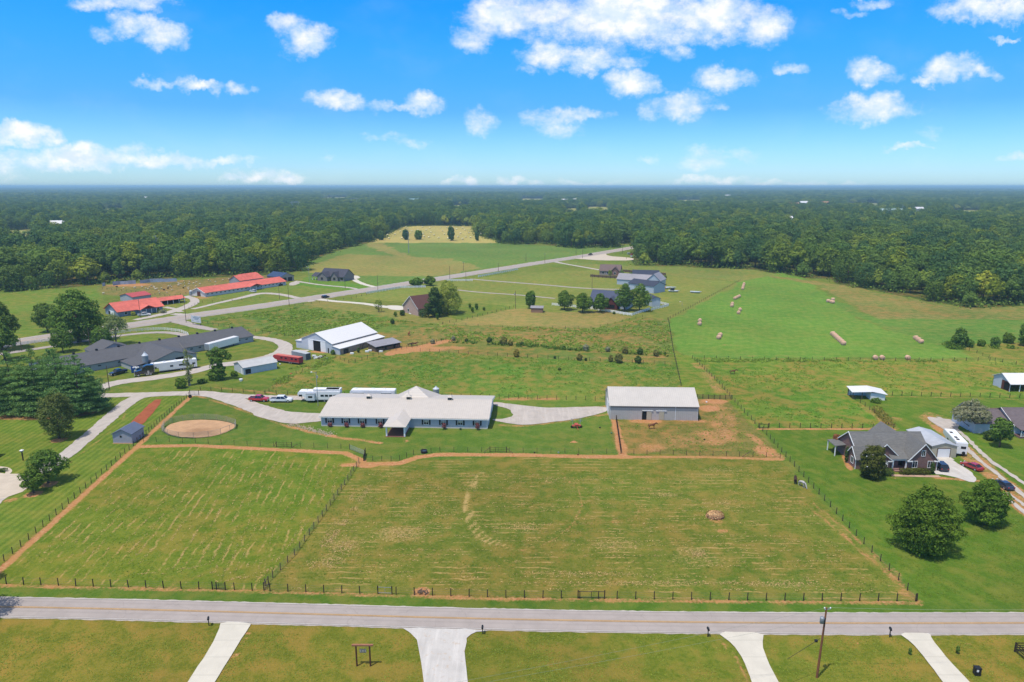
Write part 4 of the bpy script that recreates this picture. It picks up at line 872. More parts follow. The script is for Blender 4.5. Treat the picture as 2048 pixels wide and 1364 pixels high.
wo_=bpy.data.objects.new('woodland',me); C.objects.link(wo_); tag(wo_,kind='stuff'); wo_['label']='rolling broadleaf woodland stretching to the horizon'; wo_['category']='woodland'
ng=bpy.data.node_groups.new('scatter wood trees','GeometryNodeTree'); ng.interface.new_socket('Geometry',in_out='INPUT',socket_type='NodeSocketGeometry'); ng.interface.new_socket('Geometry',in_out='OUTPUT',socket_type='NodeSocketGeometry')
gi=ng.nodes.new('NodeGroupInput'); go_=ng.nodes.new('NodeGroupOutput'); ip=ng.nodes.new('GeometryNodeInstanceOnPoints'); jn=ng.nodes.new('GeometryNodeJoinGeometry')
for k in reversed(range(6)):
    q=ng.nodes.new('GeometryNodeObjectInfo'); q.inputs['Object'].default_value=srcs[k]; q.inputs['As Instance'].default_value=True; q.transform_space='ORIGINAL'
    sc=ng.nodes.new('GeometryNodeGeometryToInstance'); ng.links.new(q.outputs['Geometry'],jn.inputs[0])
def na(n_,ty):
    q=ng.nodes.new('GeometryNodeInputNamedAttribute'); q.data_type=ty; q.inputs[0].default_value=n_; return [o for o in q.outputs if o.enabled and o.name=='Attribute'][0]
ng.links.new(gi.outputs[0],ip.inputs['Points']); ng.links.new(jn.outputs[0],ip.inputs['Instance']); ip.inputs['Pick Instance'].default_value=True
ng.links.new(na('vid','INT'),ip.inputs['Instance Index']); ng.links.new(na('rot','FLOAT_VECTOR'),ip.inputs['Rotation']); ng.links.new(na('scl','FLOAT_VECTOR'),ip.inputs['Scale']); ng.links.new(ip.outputs[0],go_.inputs[0])
md=wo_.modifiers.new('scatter','NODES'); md.node_group=ng
# undergrowth at the foot of the wood edge
fe=pts[np.where(edge)[0]]; L=[]
rgu=np.random.default_rng(77); Qs=[];Vs=[]
for p in fe:
    if abs(p[0])>.8*p[1]+20: continue
    nn=70; c=np.stack([p[0]+rgu.normal(size=nn)*5,p[1]-2+rgu.normal(size=nn)*3,np.abs(rgu.normal(size=nn))*1.6],1)
    nr=rgu.normal(size=(nn,3)); nr[:,2]+=.6; nr[:,1]-=.5; nr/=np.linalg.norm(nr,axis=1,keepdims=True); Qs.append(quads(c,nr,.9+rgu.random(nn),.6+.3*rgu.random(nn),rgu)); Vs.append(rgu.random(nn))
me=leafmesh('undergrowth',np.concatenate(Qs),L_wood,np.concatenate(Vs)); o=bpy.data.objects.new('undergrowth',me); C.objects.link(o); tag(o,kind='stuff'); o['label']='low undergrowth along the foot of the woods'; o['category']='undergrowth'
def tufts(label,poly,n,sz,leaf,seed):
    p=PW(poly); rg=np.random.default_rng(seed); lo=p.min(0); hi=p.max(0); c=rg.random((n*3,2))*(hi-lo)+lo; c=c[inpoly(p,c[:,0],c[:,1])]
    dn=lnoise(c[:,0],c[:,1],5,seed)*.5+lnoise(c[:,0],c[:,1],1.5,seed+1)*.5; c=c[dn>.30+.35*rg.random(len(c))]
    for pv in PAVED: c=c[~inpoly(pv,c[:,0],c[:,1])]
    c=c[:n]; k=np.repeat(np.arange(len(c)),5)
    q=np.zeros((len(k),3)); q[:,:2]=c[k]+rg.normal(size=(len(k),2))*sz*.5; q[:,2]=.02+sz*.35*rg.random(len(k)); nr=rg.normal(size=(len(k),3)); nr[:,2]+=1.6; nr/=np.linalg.norm(nr,axis=1,keepdims=True)
    me=leafmesh('grass_tufts',quads(q,nr,sz*(.6+.8*rg.random(len(k))),.35+.4*rg.random(len(k)),rg),leaf,np.clip(rg.random(len(k))*.5+.5*rg.random(len(c))[k],0,1)); o=bpy.data.objects.new('grass_tufts',me); C.objects.link(o); tag(o,kind='stuff'); o['label']=label; o['category']='grass'
L_tuft=leafmat('lawn grass blades',(128,138,58),0,.4,k=1.0,hi=(1.25,1.25,1.2),lo=.8); L_tuft2=leafmat('paddock grass blades',(118,136,54),0,.4,k=.82,hi=(1.15,1.15,1.1),lo=.8)
tufts('coarse grass tufts on the lawns below the road',[(-60,1262),(2110,1275),(2200,1390),(-160,1390)],9000,.13,L_tuft,61)
tufts('grass tufts in the two front paddocks',[(20,1150),(1800,1190),(1550,925),(740,940),(300,905)],12000,.16,L_tuft2,63)
tufts('grass tufts on the lawn around the right-hand trees',[(1850,1195),(2150,1220),(2150,1040),(1760,970),(1600,925)],5000,.14,L_tuft2,65)
# ------------------------------------------------ pasture weeds, tall grass
def weeds(name,label,poly,n,hh,leaf,sz,seed,clump=14):
    p=PW(poly); rg=np.random.default_rng(seed); lo=p.min(0); hi=p.max(0); c=rg.random((n*6,2))*(hi-lo)+lo
    c=c[inpoly(p,c[:,0],c[:,1])]; dn=lnoise(c[:,0],c[:,1],11,seed)*.6+lnoise(c[:,0],c[:,1],3.2,seed+1)*.4; c=c[dn>.47][:n]
    k=np.repeat(np.arange(len(c)),clump); s=.35+rg.random(len(c))*.65
    q=np.zeros((len(k),3)); q[:,:2]=c[k]+rg.normal(size=(len(k),2))*(.32*hh/.5*s[k])[:,None]; q[:,2]=np.abs(rg.random(len(k)))*hh*s[k]
    nr=rg.normal(size=(len(k),3)); nr[:,2]+=.8; nr/=np.linalg.norm(nr,axis=1,keepdims=True)
    Q=quads(q,nr,sz*(.6+.8*rg.random(len(k))),.4+.5*rg.random(len(k)),rg); me=leafmesh(name,Q,leaf,np.clip(rg.random(len(k))*.6+.4*rg.random(len(c))[k],0,1)); o=bpy.data.objects.new(name,me); C.objects.link(o); tag(o,kind='stuff'); o['label']=label; o['category']='weeds'
weeds('pasture_weeds','weedy tufts across the middle pasture behind the stable',[(530,783),(640,722),(860,704),(1345,728),(1358,775),(1212,800),(985,795),(600,788)],1500,.42,L_weed,.32,3)
weeds('pasture_weeds','tall weeds in the belt beyond the pasture fence',[(700,672),(885,652),(1190,658),(1290,636),(1336,642),(1345,710),(1180,702),(1040,690),(900,680)],1500,.6,L_weed,.5,5)
weeds('pasture_weeds','low tangled scrub under the shrubs right of the hay field',[(1895,688),(2080,684),(2080,697),(1990,701),(1900,698)],500,1.6,L_maple,.6,29)
weeds('pasture_weeds','dark scrubby line of growth through the round cedars',[(880,679),(1040,688),(1180,697),(1335,707),(1335,713),(1180,704),(1040,694),(880,684)],420,.9,L_oak,.6,23)
weeds('pasture_weeds','overgrown weeds in the corner beside the highway',[(420,640),(600,614),(700,624),(800,641),(880,650),(700,672),(640,678),(500,664)],1800,.7,L_weed,.55,7)
weeds('pasture_weeds','long grass in the horse pasture right of the arena barn',[(1390,718),(2100,724),(2100,788),(1692,788),(1785,855),(1517,855)],1500,.35,L_weed,.30,9)
weeds('pasture_weeds','tufts in the worn paddock beside the arena barn',[(1242,905),(1555,913),(1465,800),(1400,845),(1240,850)],260,.25,L_weed,.22,10)
weeds('pasture_weeds','scrubby growth along the fence below the hay field',[(1390,718),(1920,720),(1920,724),(1390,724)],260,.8,L_weed,.5,13)
weeds('pasture_weeds','rank growth around the red stock trailer and white barn yard',[(545,765),(580,735),(620,728),(650,715),(690,712),(640,735),(590,755),(560,775)],260,.7,L_weed,.4,15)
# ---------------------------------------------------------------- buildings
M_beige=mat('beige ribbed metal roof',(222,212,200),.5,.05,.6,kind='ribx'); M_beigey=mat('beige ribbed metal roof across',(222,212,200),.5,.05,.6,kind='riby')
M_bluesd=mat('blue grey siding',(206,210,220),.7,.06,1,kind='siding'); M_greymt=mat('grey ribbed metal wall',(208,202,194),.6,.06,1,kind='ribx')
M_shdark=mat('charcoal shingles',(98,98,108),.85,.14,3,kind='shingle'); M_shblue=mat('blue black shingles',(74,80,98),.85,.14,3,kind='shingle'); M_shgrey=mat('grey shingles',(122,118,124),.85,.12,3,kind='shingle')
M_shbrown=mat('red brown shingles',(112,76,72),.85,.14,3,kind='shingle'); M_shtan=mat('tan brown shingles',(134,114,108),.85,.14,3,kind='shingle')
M_brick=mat('red brown brick',(140,106,98),.85,.1,2,kind='brick'); M_brickp=mat('pale pink brick',(196,166,150),.85,.1,2,kind='brick')
M_whmet=mat('white ribbed metal wall',(214,220,230),.55,.05,1,kind='ribx'); M_whroof=mat('white ribbed metal roof',(252,250,248),.5,.03,1,kind='ribx'); M_whroofy=mat('white ribbed metal roof across',(252,250,248),.5,.03,1,kind='riby')
M_redroof=mat('red metal roof',(240,124,106),.6,.18,.5,kind='ribx'); M_redroofy=mat('red metal roof across',(240,124,106),.6,.18,.5,kind='riby')
M_cream=mat('cream painted wall',(206,196,170),.7,.06,1); M_tan=mat('tan weathered wall',(186,164,142),.8,.12,2,kind='ribx'); M_navy=mat('navy metal roof',(60,82,118),.5,.08,1,kind='riby')
M_block=mat('pale grey block wall',(188,192,196),.8,.07,2); M_brown=mat('brown painted door',(112,62,50),.7,.1,3); M_zinc=mat('zinc roof',(200,204,210),.4,.12,1,kind='riby')
M_ltblue=mat('pale blue white siding',(204,216,228),.7,.05,1,kind='siding'); M_greyroof=mat('weathered grey metal roof',(168,164,168),.5,.12,1,kind='ribx')
def gable(name,label,cat,A,yaw,L,D,eave,ridge,wm,rm,axis='x',over=.4,ohe=.4,group=None,ra=.5,thick=.14,root=None,off=(0,0),wname='wall',rname='roof',closed=True,eaveb=None):
    """a gabled block: front-left foot A, front wall along local x for L, depth D along local y"""
    if root is None: root=thing(name,label,cat,A,R(yaw),group)
    ox,oy=off; mb=MB(); eb=eave if eaveb is None else eaveb
    if axis=='x':
        prof=[(oy,-.3),(oy+D,-.3),(oy+D,eb),(oy+D*ra,ridge),(oy,eave)]; mb.ext(prof,'x',ox,ox+L)
        sF=(ridge-eave)/(D*ra); sB=(ridge-eb)/(D*(1-ra)); rr=MB(); u=.03
        a=[(oy-over,eave-sF*over+u),(oy+D*ra,ridge+u),(oy+D*ra,ridge+u+thick),(oy-over,eave-sF*over+u+thick)]
        b=[(oy+D*ra+.002,ridge+u),(oy+D+over,eb-sB*over+u),(oy+D+over,eb-sB*over+u+thick),(oy+D*ra+.002,ridge+u+thick)]
        rr.ext(a,'x',ox-ohe,ox+L+ohe); rr.ext(b,'x',ox-ohe,ox+L+ohe)
        rr.ext([(oy+D*ra-.25,ridge-sF*.25+thick+u+.02),(oy+D*ra,ridge+thick+u+.07),(oy+D*ra+.25,ridge-sB*.25+thick+u+.02)],'x',ox-ohe,ox+L+ohe)
    else:
        m_=L*ra; prof=[(ox,-.3),(ox+L,-.3),(ox+L,eb),(ox+m_,ridge),(ox,eave)]; mb.ext(prof,'y',oy,oy+D)
        sF=(ridge-eave)/m_; sB=(ridge-eb)/(L-m_); rr=MB(); u=.03
        a=[(ox-over,eave-sF*over+u),(ox+m_,ridge+u),(ox+m_,ridge+u+thick),(ox-over,eave-sF*over+u+thick)]
        b=[(ox+m_+.002,ridge+u),(ox+L+over,eb-sB*over+u),(ox+L+over,eb-sB*over+u+thick),(ox+m_+.002,ridge+u+thick)]
        rr.ext(a,'y',oy-ohe,oy+D+ohe); rr.ext(b,'y',oy-ohe,oy+D+ohe)
    if closed: mb.build(wname,wm,root)
    r=rr.build(rname,rm,root); return root,r
def panel(root,name,m,x,z,w,h,face='front',y=0,t=.06,child=None):
    """flat piece proud of a wall; x,z lower left corner along that wall"""
    mb=MB()
    if face=='front': mb.box(x,x+w,y-t,y-.004,z,z+h)
    elif face=='back': mb.box(x,x+w,y+.004,y+t,z,z+h)
    elif face=='left': mb.box(y-t,y-.004,x,x+w,z,z+h)
    else: mb.box(y+.004,y+t,x,x+w,z,z+h)
    return mb.build(name,m,child or root)
def window(root,x,z,w,h,face='front',y=0,fm=None,shut=None,bars=True):
    fm=fm or M_trim; mb=MB(); t=.09; e=.09
    def bx(a,b_,c,d,tt=t):
        if face=='front': mb.box(a,b_,y-tt,y-.004,c,d)
        elif face=='left': mb.box(y-tt,y-.004,a,b_,c,d)
        elif face=='right': mb.box(y+.004,y+tt,a,b_,c,d)
        else: mb.box(a,b_,y+.004,y+tt,c,d)
    bx(x-e,x,z-e,z+h+e); bx(x+w,x+w+e,z-e,z+h+e); bx(x,x+w,z-e,z); bx(x,x+w,z+h,z+h+e)
    if bars: bx(x+w/2-.03,x+w/2+.03,z,z+h,.07)
    f=mb.build('window',fm,root); panel(root,'pane',M_glass,x,z,w,h,face,y,.045,child=f)
    if shut:
        for sx_ in(x-e-.5,x+w+e+.02): panel(root,'shutter',shut,sx_,z-.1,.46,h+.2,face,y,.07)
    return f
def yawof(a,b_): return math.degrees(math.atan2(b_.y-a.y,b_.x-a.x))
# --- blue grey stable with the beige roof
A=W(643,852); B=W(975,858); ya=yawof(A,B); Ls=(B-A).length
st,_=gable('stable','long blue-grey horse stable with beige metal roof, entry porch and eight shuttered windows','stable',A,ya,Ls,20,2.95,4.9,M_bluesd,M_beige,over=.5,ohe=.5)
ppm=Ls/(975-643)
for wx in [660.4,693,725.8,761.8,853.7,888,921.3,954.8]:
    window(st,(wx-643)*ppm-.62,1.05,1.24,1.15,'front',0,shut=M_black)
for wx in [660.4,693,725.8,761.8,853.7,888,921.3,954.8]: panel(st,'window_blind',M_cream,(wx-643)*ppm-.52,1.62,1.04,.5,'front',0,.05)
panel(st,'foundation',M_conc,0,-.2,Ls,.42,'front',0,.05)
for x in (0,Ls-.14): panel(st,'corner_trim',M_trim,x,.2,.14,2.6,'front',0,.07)
MB().box(-.5,Ls+.5,-.62,-.50,2.70,2.84).build('gutter',M_trim,st)
for y0 in (4,10,15): panel(st,'barn_door',M_white,y0-.9,.0,2.4,2.3,'right',Ls,.07)
mb=MB(); mb.ext([(0.0,2.7),(0,3.0),(10,4.95),(20,3.0),(20,2.7),(10,4.6)],'x',Ls+.5,Ls+.56).build('barge_board',M_trim,st)
mb=MB(); mb.ext([(0.0,2.7),(0,3.0),(10,4.95),(20,3.0),(20,2.7),(10,4.6)],'x',-.56,-.5).build('barge_board',M_trim,st)
for cx in [735,817,901]:   # cupolas on the ridge
    X=(cx-659)*ppm*1.02+.2; mb=MB(); mb.box(X-.62,X+.62,9.4,10.6,4.6,5.75); c_=mb.build('cupola',M_cream,st)
    mb=MB(); [mb.box(X-.5,X+.5,9.33,9.397,5.05+i*.16,5.13+i*.16) for i in range(4)]; mb.build('louvre',M_dark,c_)
    mb=MB(); mb.add([(X-.8,9.2,5.75),(X+.8,9.2,5.75),(X+.8,10.8,5.75),(X-.8,10.8,5.75),(X,10,6.35)],[(0,1,4),(1,2,4),(2,3,4),(3,0,4),(3,2,1,0)]); mb.build('cupola_roof',M_beige,c_)
    if cx==817: MB().tube((X,10,6.3),(X,10,7.5),.05).build('weather_vane',M_steel,c_)
# rear hipped roof lantern wing
X0=(796-643)*ppm-4.3; mb=MB(); z0=2.9; x1=X0+13.6; mb.add([(X0,10.4,z0),(x1,10.4,z0),(x1,20.5,z0),(X0,20.5,z0),((X0+x1)/2,15.1,7.3)],[(0,1,4),(1,2,4),(2,3,4),(3,0,4),(3,2,1,0)]); mb.build('hip_roof',M_beigey,st)
MB().box(X0+.6,x1-.6,20,20.1+.3,0,2.9).build('rear_wall',M_bluesd,st)
# porch
pxa=(781-643)*ppm; pxb=(825-643)*ppm; pc_=(pxa+pxb)/2; yf=-7.6
mb=MB(); mb.add([(pxa,yf,2.95),(pxb,yf,2.95),(pxb,.6,2.95),(pxa,.6,2.95),(pc_,yf+3.0,3.85),(pc_,5.2,3.95),(pxb+.2,.6,3.1),(pxa-.2,.6,3.1),(pxa,yf,2.75),(pxb,yf,2.75),(pxb,.6,2.75),(pxa,.6,2.75)],
 [(0,1,4),(1,2,5,4),(3,0,4,5),(8,9,1,0),(9,10,2,1),(11,8,0,3),(11,10,9,8)]); mb.build('porch_roof',M_beigey,st)
for X in (pxa+.55,pxb-.75): MB().box(X,X+.36,yf+.5,yf+.86,0,2.75).build('porch_post',M_trim,st)
panel(st,'porch_deck',mat('brown porch deck',(138,96,78),.85,.1,3),pxa+.5,0,pxb-pxa-1,.12,'front',0,-yf-.2)
MB().box(pxb-1.0,pxb-.8,-5.0,-.1,.1,2.75).build('porch_side_wall',M_trim,st)
panel(st,'door',M_black,pc_-.9,.12,1.8,2.2,'front',0,.09); window(st,pc_-2.3,.5,.8,1.5,'front',0); window(st,pc_+1.5,.5,.8,1.5,'front',0)
# --- grey and beige arena barn
A=W(1219.5,838.5); B=W(1395,841); ya=yawof(A,B); L=(B-A).length
ar,_=gable('arena_barn','big grey metal barn with pale roof and two sliding doors, right of the gravel yard','barn',A,ya,L,14,4.1,7.3,M_greymt,mat('pale grey ribbed metal roof',(222,214,204),.5,.05,.5,kind='ribx'),over=.35,ohe=.25)
ppa=L/(1395-1219.5)
panel(ar,'doorway',M_dark,(1284-1219.5)*ppa,0,1.25,2.55,'front',0,.03); panel(ar,'sliding_door',M_cream,(1293-1219.5)*ppa,.05,1.35,2.5,'front',0,.14); panel(ar,'sliding_door',M_cream,(1318-1219.5)*ppa,.05,1.35,2.5,'front',0,.14)
for x in (1284,1311): panel(ar,'door_track',M_trim,(x-1219.5)*ppa,2.62,3.0,.12,'front',0,.2)
panel(ar,'painted_eave_shadow',mat('painted eave shade brown',(150,138,130),.8,.1,2),0.1,3.5,L-.2,.5,'front',0,.02)  # dull brown strip paints the shade under the eave onto the wall
for x in (0,L-.1,(1350-1219.5)*ppa): panel(ar,'corner_trim',M_trim,x,0,.1,3.9,'front',0,.05)
MB().tube((L+.25,-.3,0),(L+.1,-.1,4.0),.08).build('downspout',M_black,ar)
panel(ar,'big_door',M_white,4,0,5,3.6,'left',0,.08)
# --- small grey shed by the left paddock
sh,_=gable('garden_shed','small grey shed with blue-grey roof and round vent at the left paddock corner','shed',W(227,887),-1,4.9,5.6,2.55,3.75,mat('lilac grey siding',(184,182,194),.7,.05,1,kind='siding'),mat('slate blue roof',(112,122,146),.6,.08,2,kind='riby'),axis='y',over=.25,ohe=.3)
mb=MB(); mb.tube((2.1,-.05,1.9),(2.1,-.01,1.9),.28,n=16); mb.build('round_vent',M_black,sh); panel(sh,'skid_base',mat('orange earth footing',(214,168,120),.9,.1,3),-.1,-.1,5.1,.25,'front',0,.2)
# --- brick house, right
M_rf=mat('charcoal grey shingle roof',(130,129,126),.85,.13,3,kind='shingle')
hx,hy=79.6,147.4
bh=thing('brick_house','red-brown brick house with grey shingle roof, nested front gables and white trim','house',(hx,hy,0),0)
def HG(off,L,D,e,r,axis,ra=.5,wn='wall',over=.35): gable('', '', '',None,0,L,D,e,r,M_brick,M_rf,axis=axis,root=bh,off=off,ra=ra,over=over,ohe=.3,wname=wn)
HG((1.2,1.6),16.6,10.6,2.8,6.6,'x'); HG((11.4,-.8),6.5,8,2.75,6.5,'y'); HG((3.3,.6),6.6,7,2.8,5.9,'y'); HG((2.6,-.5),4.9,5,2.6,4.5,'y'); HG((0,.3),3.4,3.9,2.6,4.7,'x'); HG((10,9),7.2,7,2.7,5.9,'y')
def rake(p,q,y,nm='barge_board'):
    mb=MB(); d=Vector((q[0]-p[0],q[1]-p[1])); mb.add([(p[0],y,p[1]),(q[0],y,q[1]),(q[0],y,q[1]+.24),(p[0],y,p[1]+.24),(p[0],y-.09,p[1]),(q[0],y-.09,q[1]),(q[0],y-.09,q[1]+.24),(p[0],y-.09,p[1]+.24)],[(0,1,2,3),(7,6,5,4),(0,4,5,1),(3,2,6,7),(1,5,6,2),(0,3,7,4)]); mb.build(nm,M_trim,bh)
for (x0,x1,y,e,r) in [(11.4,17.9,-1.12,2.75,6.5),(3.3,9.9,.28,2.8,5.9),(2.6,7.5,-.82,2.6,4.5)]:
    m_=(x0+x1)/2; s=(r-e)/((x1-x0)/2); rake((x0-.4,e-.4*s),(m_,r),y); rake((m_,r),(x1+.4,e-.4*s),y)
    for xx in (x0-.35,x1-.75): MB().box(xx,xx+1.1,y-.12,y+.3,e-.36,e-.16).build('eave_return',M_trim,bh)
for (y0,y1,x,e,r) in [(1.6,12.2,.86,2.8,6.6),(.3,4.2,-.34,2.6,4.7)]:
    m_=(y0+y1)/2
    for a,b_ in (((y0-.35,e-.3),(m_,r)),((m_,r),(y1+.35,e-.3))):
        mb=MB(); mb.add([(x,a[0],a[1]),(x,b_[0],b_[1]),(x,b_[0],b_[1]+.26),(x,a[0],a[1]+.26),(x-.09,a[0],a[1]),(x-.09,b_[0],b_[1]),(x-.09,b_[0],b_[1]+.26),(x-.09,a[0],a[1]+.26)],[(0,1,2,3),(7,6,5,4),(0,4,5,1),(3,2,6,7),(1,5,6,2),(0,3,7,4)]); mb.build('barge_board',M_trim,bh)
window(bh,12.4,.9,1.0,1.5,'front',-.8); window(bh,15.9,.9,1.0,1.5,'front',-.8); window(bh,14.2,3.7,.75,1.3,'front',-.8); window(bh,1.6,.9,1.1,1.4,'left',0); window(bh,5.9,.9,.9,1.4,'front',-.5)
for y_,x_ in ((.3,-.05),(4.1,-.05),(1.7,1.15)): MB().box(x_-.1,x_+.02,y_,y_+.14,0,2.6).build('corner_trim',M_trim,bh)
MB().box(17.94,18.06,-.86,-.74,0,2.7).build('corner_trim',M_trim,bh)
mb=MB(); mb.box(7.6,11.5,-.6,2.2,0,.45); mb.box(8.3,10.2,-1.3,-.6,0,.22); mb.build('porch_floor',M_brick,bh)
panel(bh,'porch_recess',M_dark,7.6,.45,3.8,2.25,'front',1.58,.03); panel(bh,'front_door',M_trim,8.9,.45,1.0,2.0,'front',1.5,.08)
for x in (7.95,11.0): MB().box(x,x+.3,-.5,-.2,.45,2.75).build('porch_column',M_trim,bh)
MB().box(7.5,11.4,-.65,-.45,2.55,2.80).build('porch_beam',M_trim,bh)
mb=MB(); mb.add([(7.4,-.75,2.82),(11.5,-.75,2.82),(11.5,2.4,4.1),(7.4,2.4,4.1),(7.4,-.75,2.92),(11.5,-.75,2.92),(11.5,2.4,4.2),(7.4,2.4,4.2)],[(0,3,2,1),(4,5,6,7),(0,1,5,4),(1,2,6,5),(2,3,7,6),(3,0,4,7)]); mb.build('porch_roof',M_rf,bh)
mb=MB(); mb.add([(-1.4,8.0,2.7),(1.2,8.0,3.0),(1.2,12.3,3.0),(-1.4,12.3,2.7),(-1.4,8.0,2.55),(1.2,8.0,2.85),(1.2,12.3,2.85),(-1.4,12.3,2.55)],[(0,1,2,3),(7,6,5,4),(0,4,5,1),(1,5,6,2),(2,6,7,3),(3,7,4,0)]); mb.build('side_porch_roof',M_rf,bh)
for y_ in (8.1,12.0): MB().box(-1.3,-1.1,y_,y_+.2,0,2.6).build('porch_column',M_trim,bh)
for p in ((13.7,13.0,4.35),(14.9,11.6,4.6)): MB().box(p[0],p[0]+.35,p[1],p[1]+.35,p[2]-.6,p[2]+.4).build('roof_vent',M_black,bh)
# --- cream garage
ga,_=gable('garage','cream metal garage with white door and pale roof, right of the brick house','garage',W(1861,915),-1,6.0,11,2.9,3.7,M_cream,M_zinc,axis='y',over=.2,ohe=.2)
panel(ga,'garage_door',M_white,1.5,0,2.9,2.3,'front',0,.08); mb=MB(); mb.box(1.35,1.5,-.11,-.004,0,2.45); mb.box(4.4,4.55,-.11,-.004,0,2.45); mb.box(1.5,4.4,-.11,-.004,2.3,2.45); mb.build('door_frame',M_wood,ga)
panel(ga,'apron',M_conc,1.2,-.1,3.6,.2,'front',0,1.6)
# --- dark-roofed house at the right edge
rh,_=gable('dark_roofed_house','pale-walled house with dark roof and railed porch at the right edge','house',(122.6,171.2,0),0,9.5,9.5,2.8,5.0,M_ltblue,mat('brown grey shingle roof',(128,116,118),.85,.1,3,kind='shingle'),over=.3)
gable('','','',None,0,16,11,2.8,5.7,M_ltblue,MATS['brown grey shingle roof'],root=rh,off=(9.3,-1.5),over=.3); gable('','','',None,0,5,5,2.6,4.6,M_ltblue,M_shblue,axis='y',root=rh,off=(2,7),over=.3)
window(rh,11.6,.9,1.4,1.4,'front',-1.5,shut=None); window(rh,14.0,.9,1.4,1.4,'front',-1.5)
panel(rh,'shutter',M_shblue,11.0,.85,.45,1.5,'front',-1.5,.07)
mb=MB(); mb.box(9.3,25,-3.9,-1.5,0,.5); mb.build('porch_floor',M_brick,rh)
mb=MB(); mb.add([(9.2,-4.2,2.35),(25.3,-4.2,2.35),(25.3,-1.4,2.85),(9.2,-1.4,2.85),(9.2,-4.2,2.25),(25.3,-4.2,2.25),(25.3,-1.4,2.75),(9.2,-1.4,2.75)],[(0,1,2,3),(7,6,5,4),(0,4,5,1),(1,5,6,2),(2,6,7,3),(3,7,4,0)]).build('porch_roof',MATS['brown grey shingle roof'],rh)
for x in (9.4,13.1,16.8): MB().box(x,x+.14,-4.0,-3.86,.5,2.3).build('porch_column',M_trim,rh)
mb=MB(); mb.box(9.5,24.9,-3.96,-3.9,1.3,1.37); mb.box(9.5,24.9,-3.96,-3.9,.6,.66); [mb.box(9.5+i*.3,9.54+i*.3,-3.95,-3.91,.66,1.3) for i in range(50)]; mb.build('railing',M_trim,rh)
mb=MB(); mb.ext([(9.2,2.6),(9.2,2.85),(9.24,2.85),(9.24,2.6)],'y',-1.8,9.8); mb.add([(9.05,-1.9,2.55),(9.05,4,5.7),(9.05,4,5.95),(9.05,-1.9,2.8),(8.95,-1.9,2.55),(8.95,4,5.7),(8.95,4,5.95),(8.95,-1.9,2.8)],[(0,1,2,3),(7,6,5,4),(0,4,5,1),(3,2,6,7)]); mb.build('barge_board',M_trim,rh)
# --- white run-in shed
ri=thing('run_in_shed','small white open-sided run-in shed on the fence between pasture and lawn','shed',W(1702,796),R(-8))
mb=MB(); mb.box(5.2,5.3,-1.2,3.4,0,2.5); mb.box(9.3,9.4,-1.2,3.4,0,1.9); mb.box(5.3,9.3,-1.2,-1.1,0,2.2); mb.box(5.3,9.3,3.3,3.4,0,2.3); mb.box(0,5.2,3.3,3.4,0,2.5); mb.build('wall',M_white,ri)
mb=MB(); mb.add([(-.4,-1.6,2.35),(5.6,-1.6,2.75),(5.6,3.8,3.15),(-.4,3.8,2.75),(-.4,-1.6,2.25),(5.6,-1.6,2.65),(5.6,3.8,3.05),(-.4,3.8,2.65)],[(0,1,2,3),(7,6,5,4),(0,4,5,1),(1,5,6,2),(2,6,7,3),(3,7,4,0)])
mb.add([(5.6,-1.6,2.75),(9.9,-1.6,1.95),(9.9,3.8,2.3),(5.6,3.8,3.15),(5.6,-1.6,2.62),(9.9,-1.6,1.83),(9.9,3.8,2.18),(5.6,3.8,3.03)],[(0,1,2,3),(7,6,5,4),(0,4,5,1),(1,5,6,2),(2,6,7,3),(3,7,4,0)]); mb.build('roof',M_whroof,ri)
for x,y_ in ((0,-1.3),(2.6,-1.3),(0,3.2)): MB().box(x,x+.16,y_,y_+.16,0,2.3).build('post',M_wood,ri)
# --- pole barn at the right edge
rb=thing('pole_barn','white pole barn open to the side, cut by the right edge','barn',(158.6,216.5,0),0)
mb=MB(); mb.add([(0,0,0),(0,-7.8,0),(0,-7.8,2.6),(0,-3.9,5.0),(0,0,3.3),(.12,0,0),(.12,-7.8,0),(.12,-7.8,2.6),(.12,-3.9,5.0),(.12,0,3.3)],[(0,1,2,3,4),(9,8,7,6,5),(0,4,9,5),(4,3,8,9),(3,2,7,8),(2,1,6,7)]); mb.box(0,20,-.1,0,0,3.2); mb.build('wall',M_whmet,rb)
panel(rb,'stall_opening',M_brown,-7.6,0,3.6,3.0,'left',0,.05); panel(rb,'stall_opening',M_dark,-7.4,.2,2.2,2.4,'left',-.06,.03)
mb=MB(); mb.add([(-.4,-8.4,2.6),(21,-8.4,2.6),(21,-3.9,5.15),(-.4,-3.9,5.15),(21,.4,3.3),(-.4,.4,3.3),(-.4,-8.4,2.48),(21,-8.4,2.48),(21,-3.9,5.03),(-.4,-3.9,5.03),(21,.4,3.18),(-.4,.4,3.18)],[(0,1,2,3),(3,2,4,5),(6,9,8,7),(9,11,10,8),(0,6,7,1),(0,3,9,6),(3,5,11,9),(1,7,8,2),(2,8,10,4),(5,4,10,11)]); mb.build('roof',M_whroof,rb)
for x in (3,6.5,10,14): MB().box(x,x+.2,-8.0,-7.8,0,2.6).build('post',M_trim,rb)
# --- small white shed, left centre
ws,_=gable('storage_shed','small white shed with grey metal roof beside the ivy-clad tree','shed',W(488,750),43,12.0,8.5,2.5,3.8,M_whmet,mat('dull silver metal roof',(214,214,212),.45,.08,.8,kind='ribx'),over=.3,ohe=.3)
panel(ws,'open_bay',M_dark,.6,.2,1.9,1.7,'front',0,.03); panel(ws,'door',M_white,1.0,0,1.2,2,'left',0,.07)
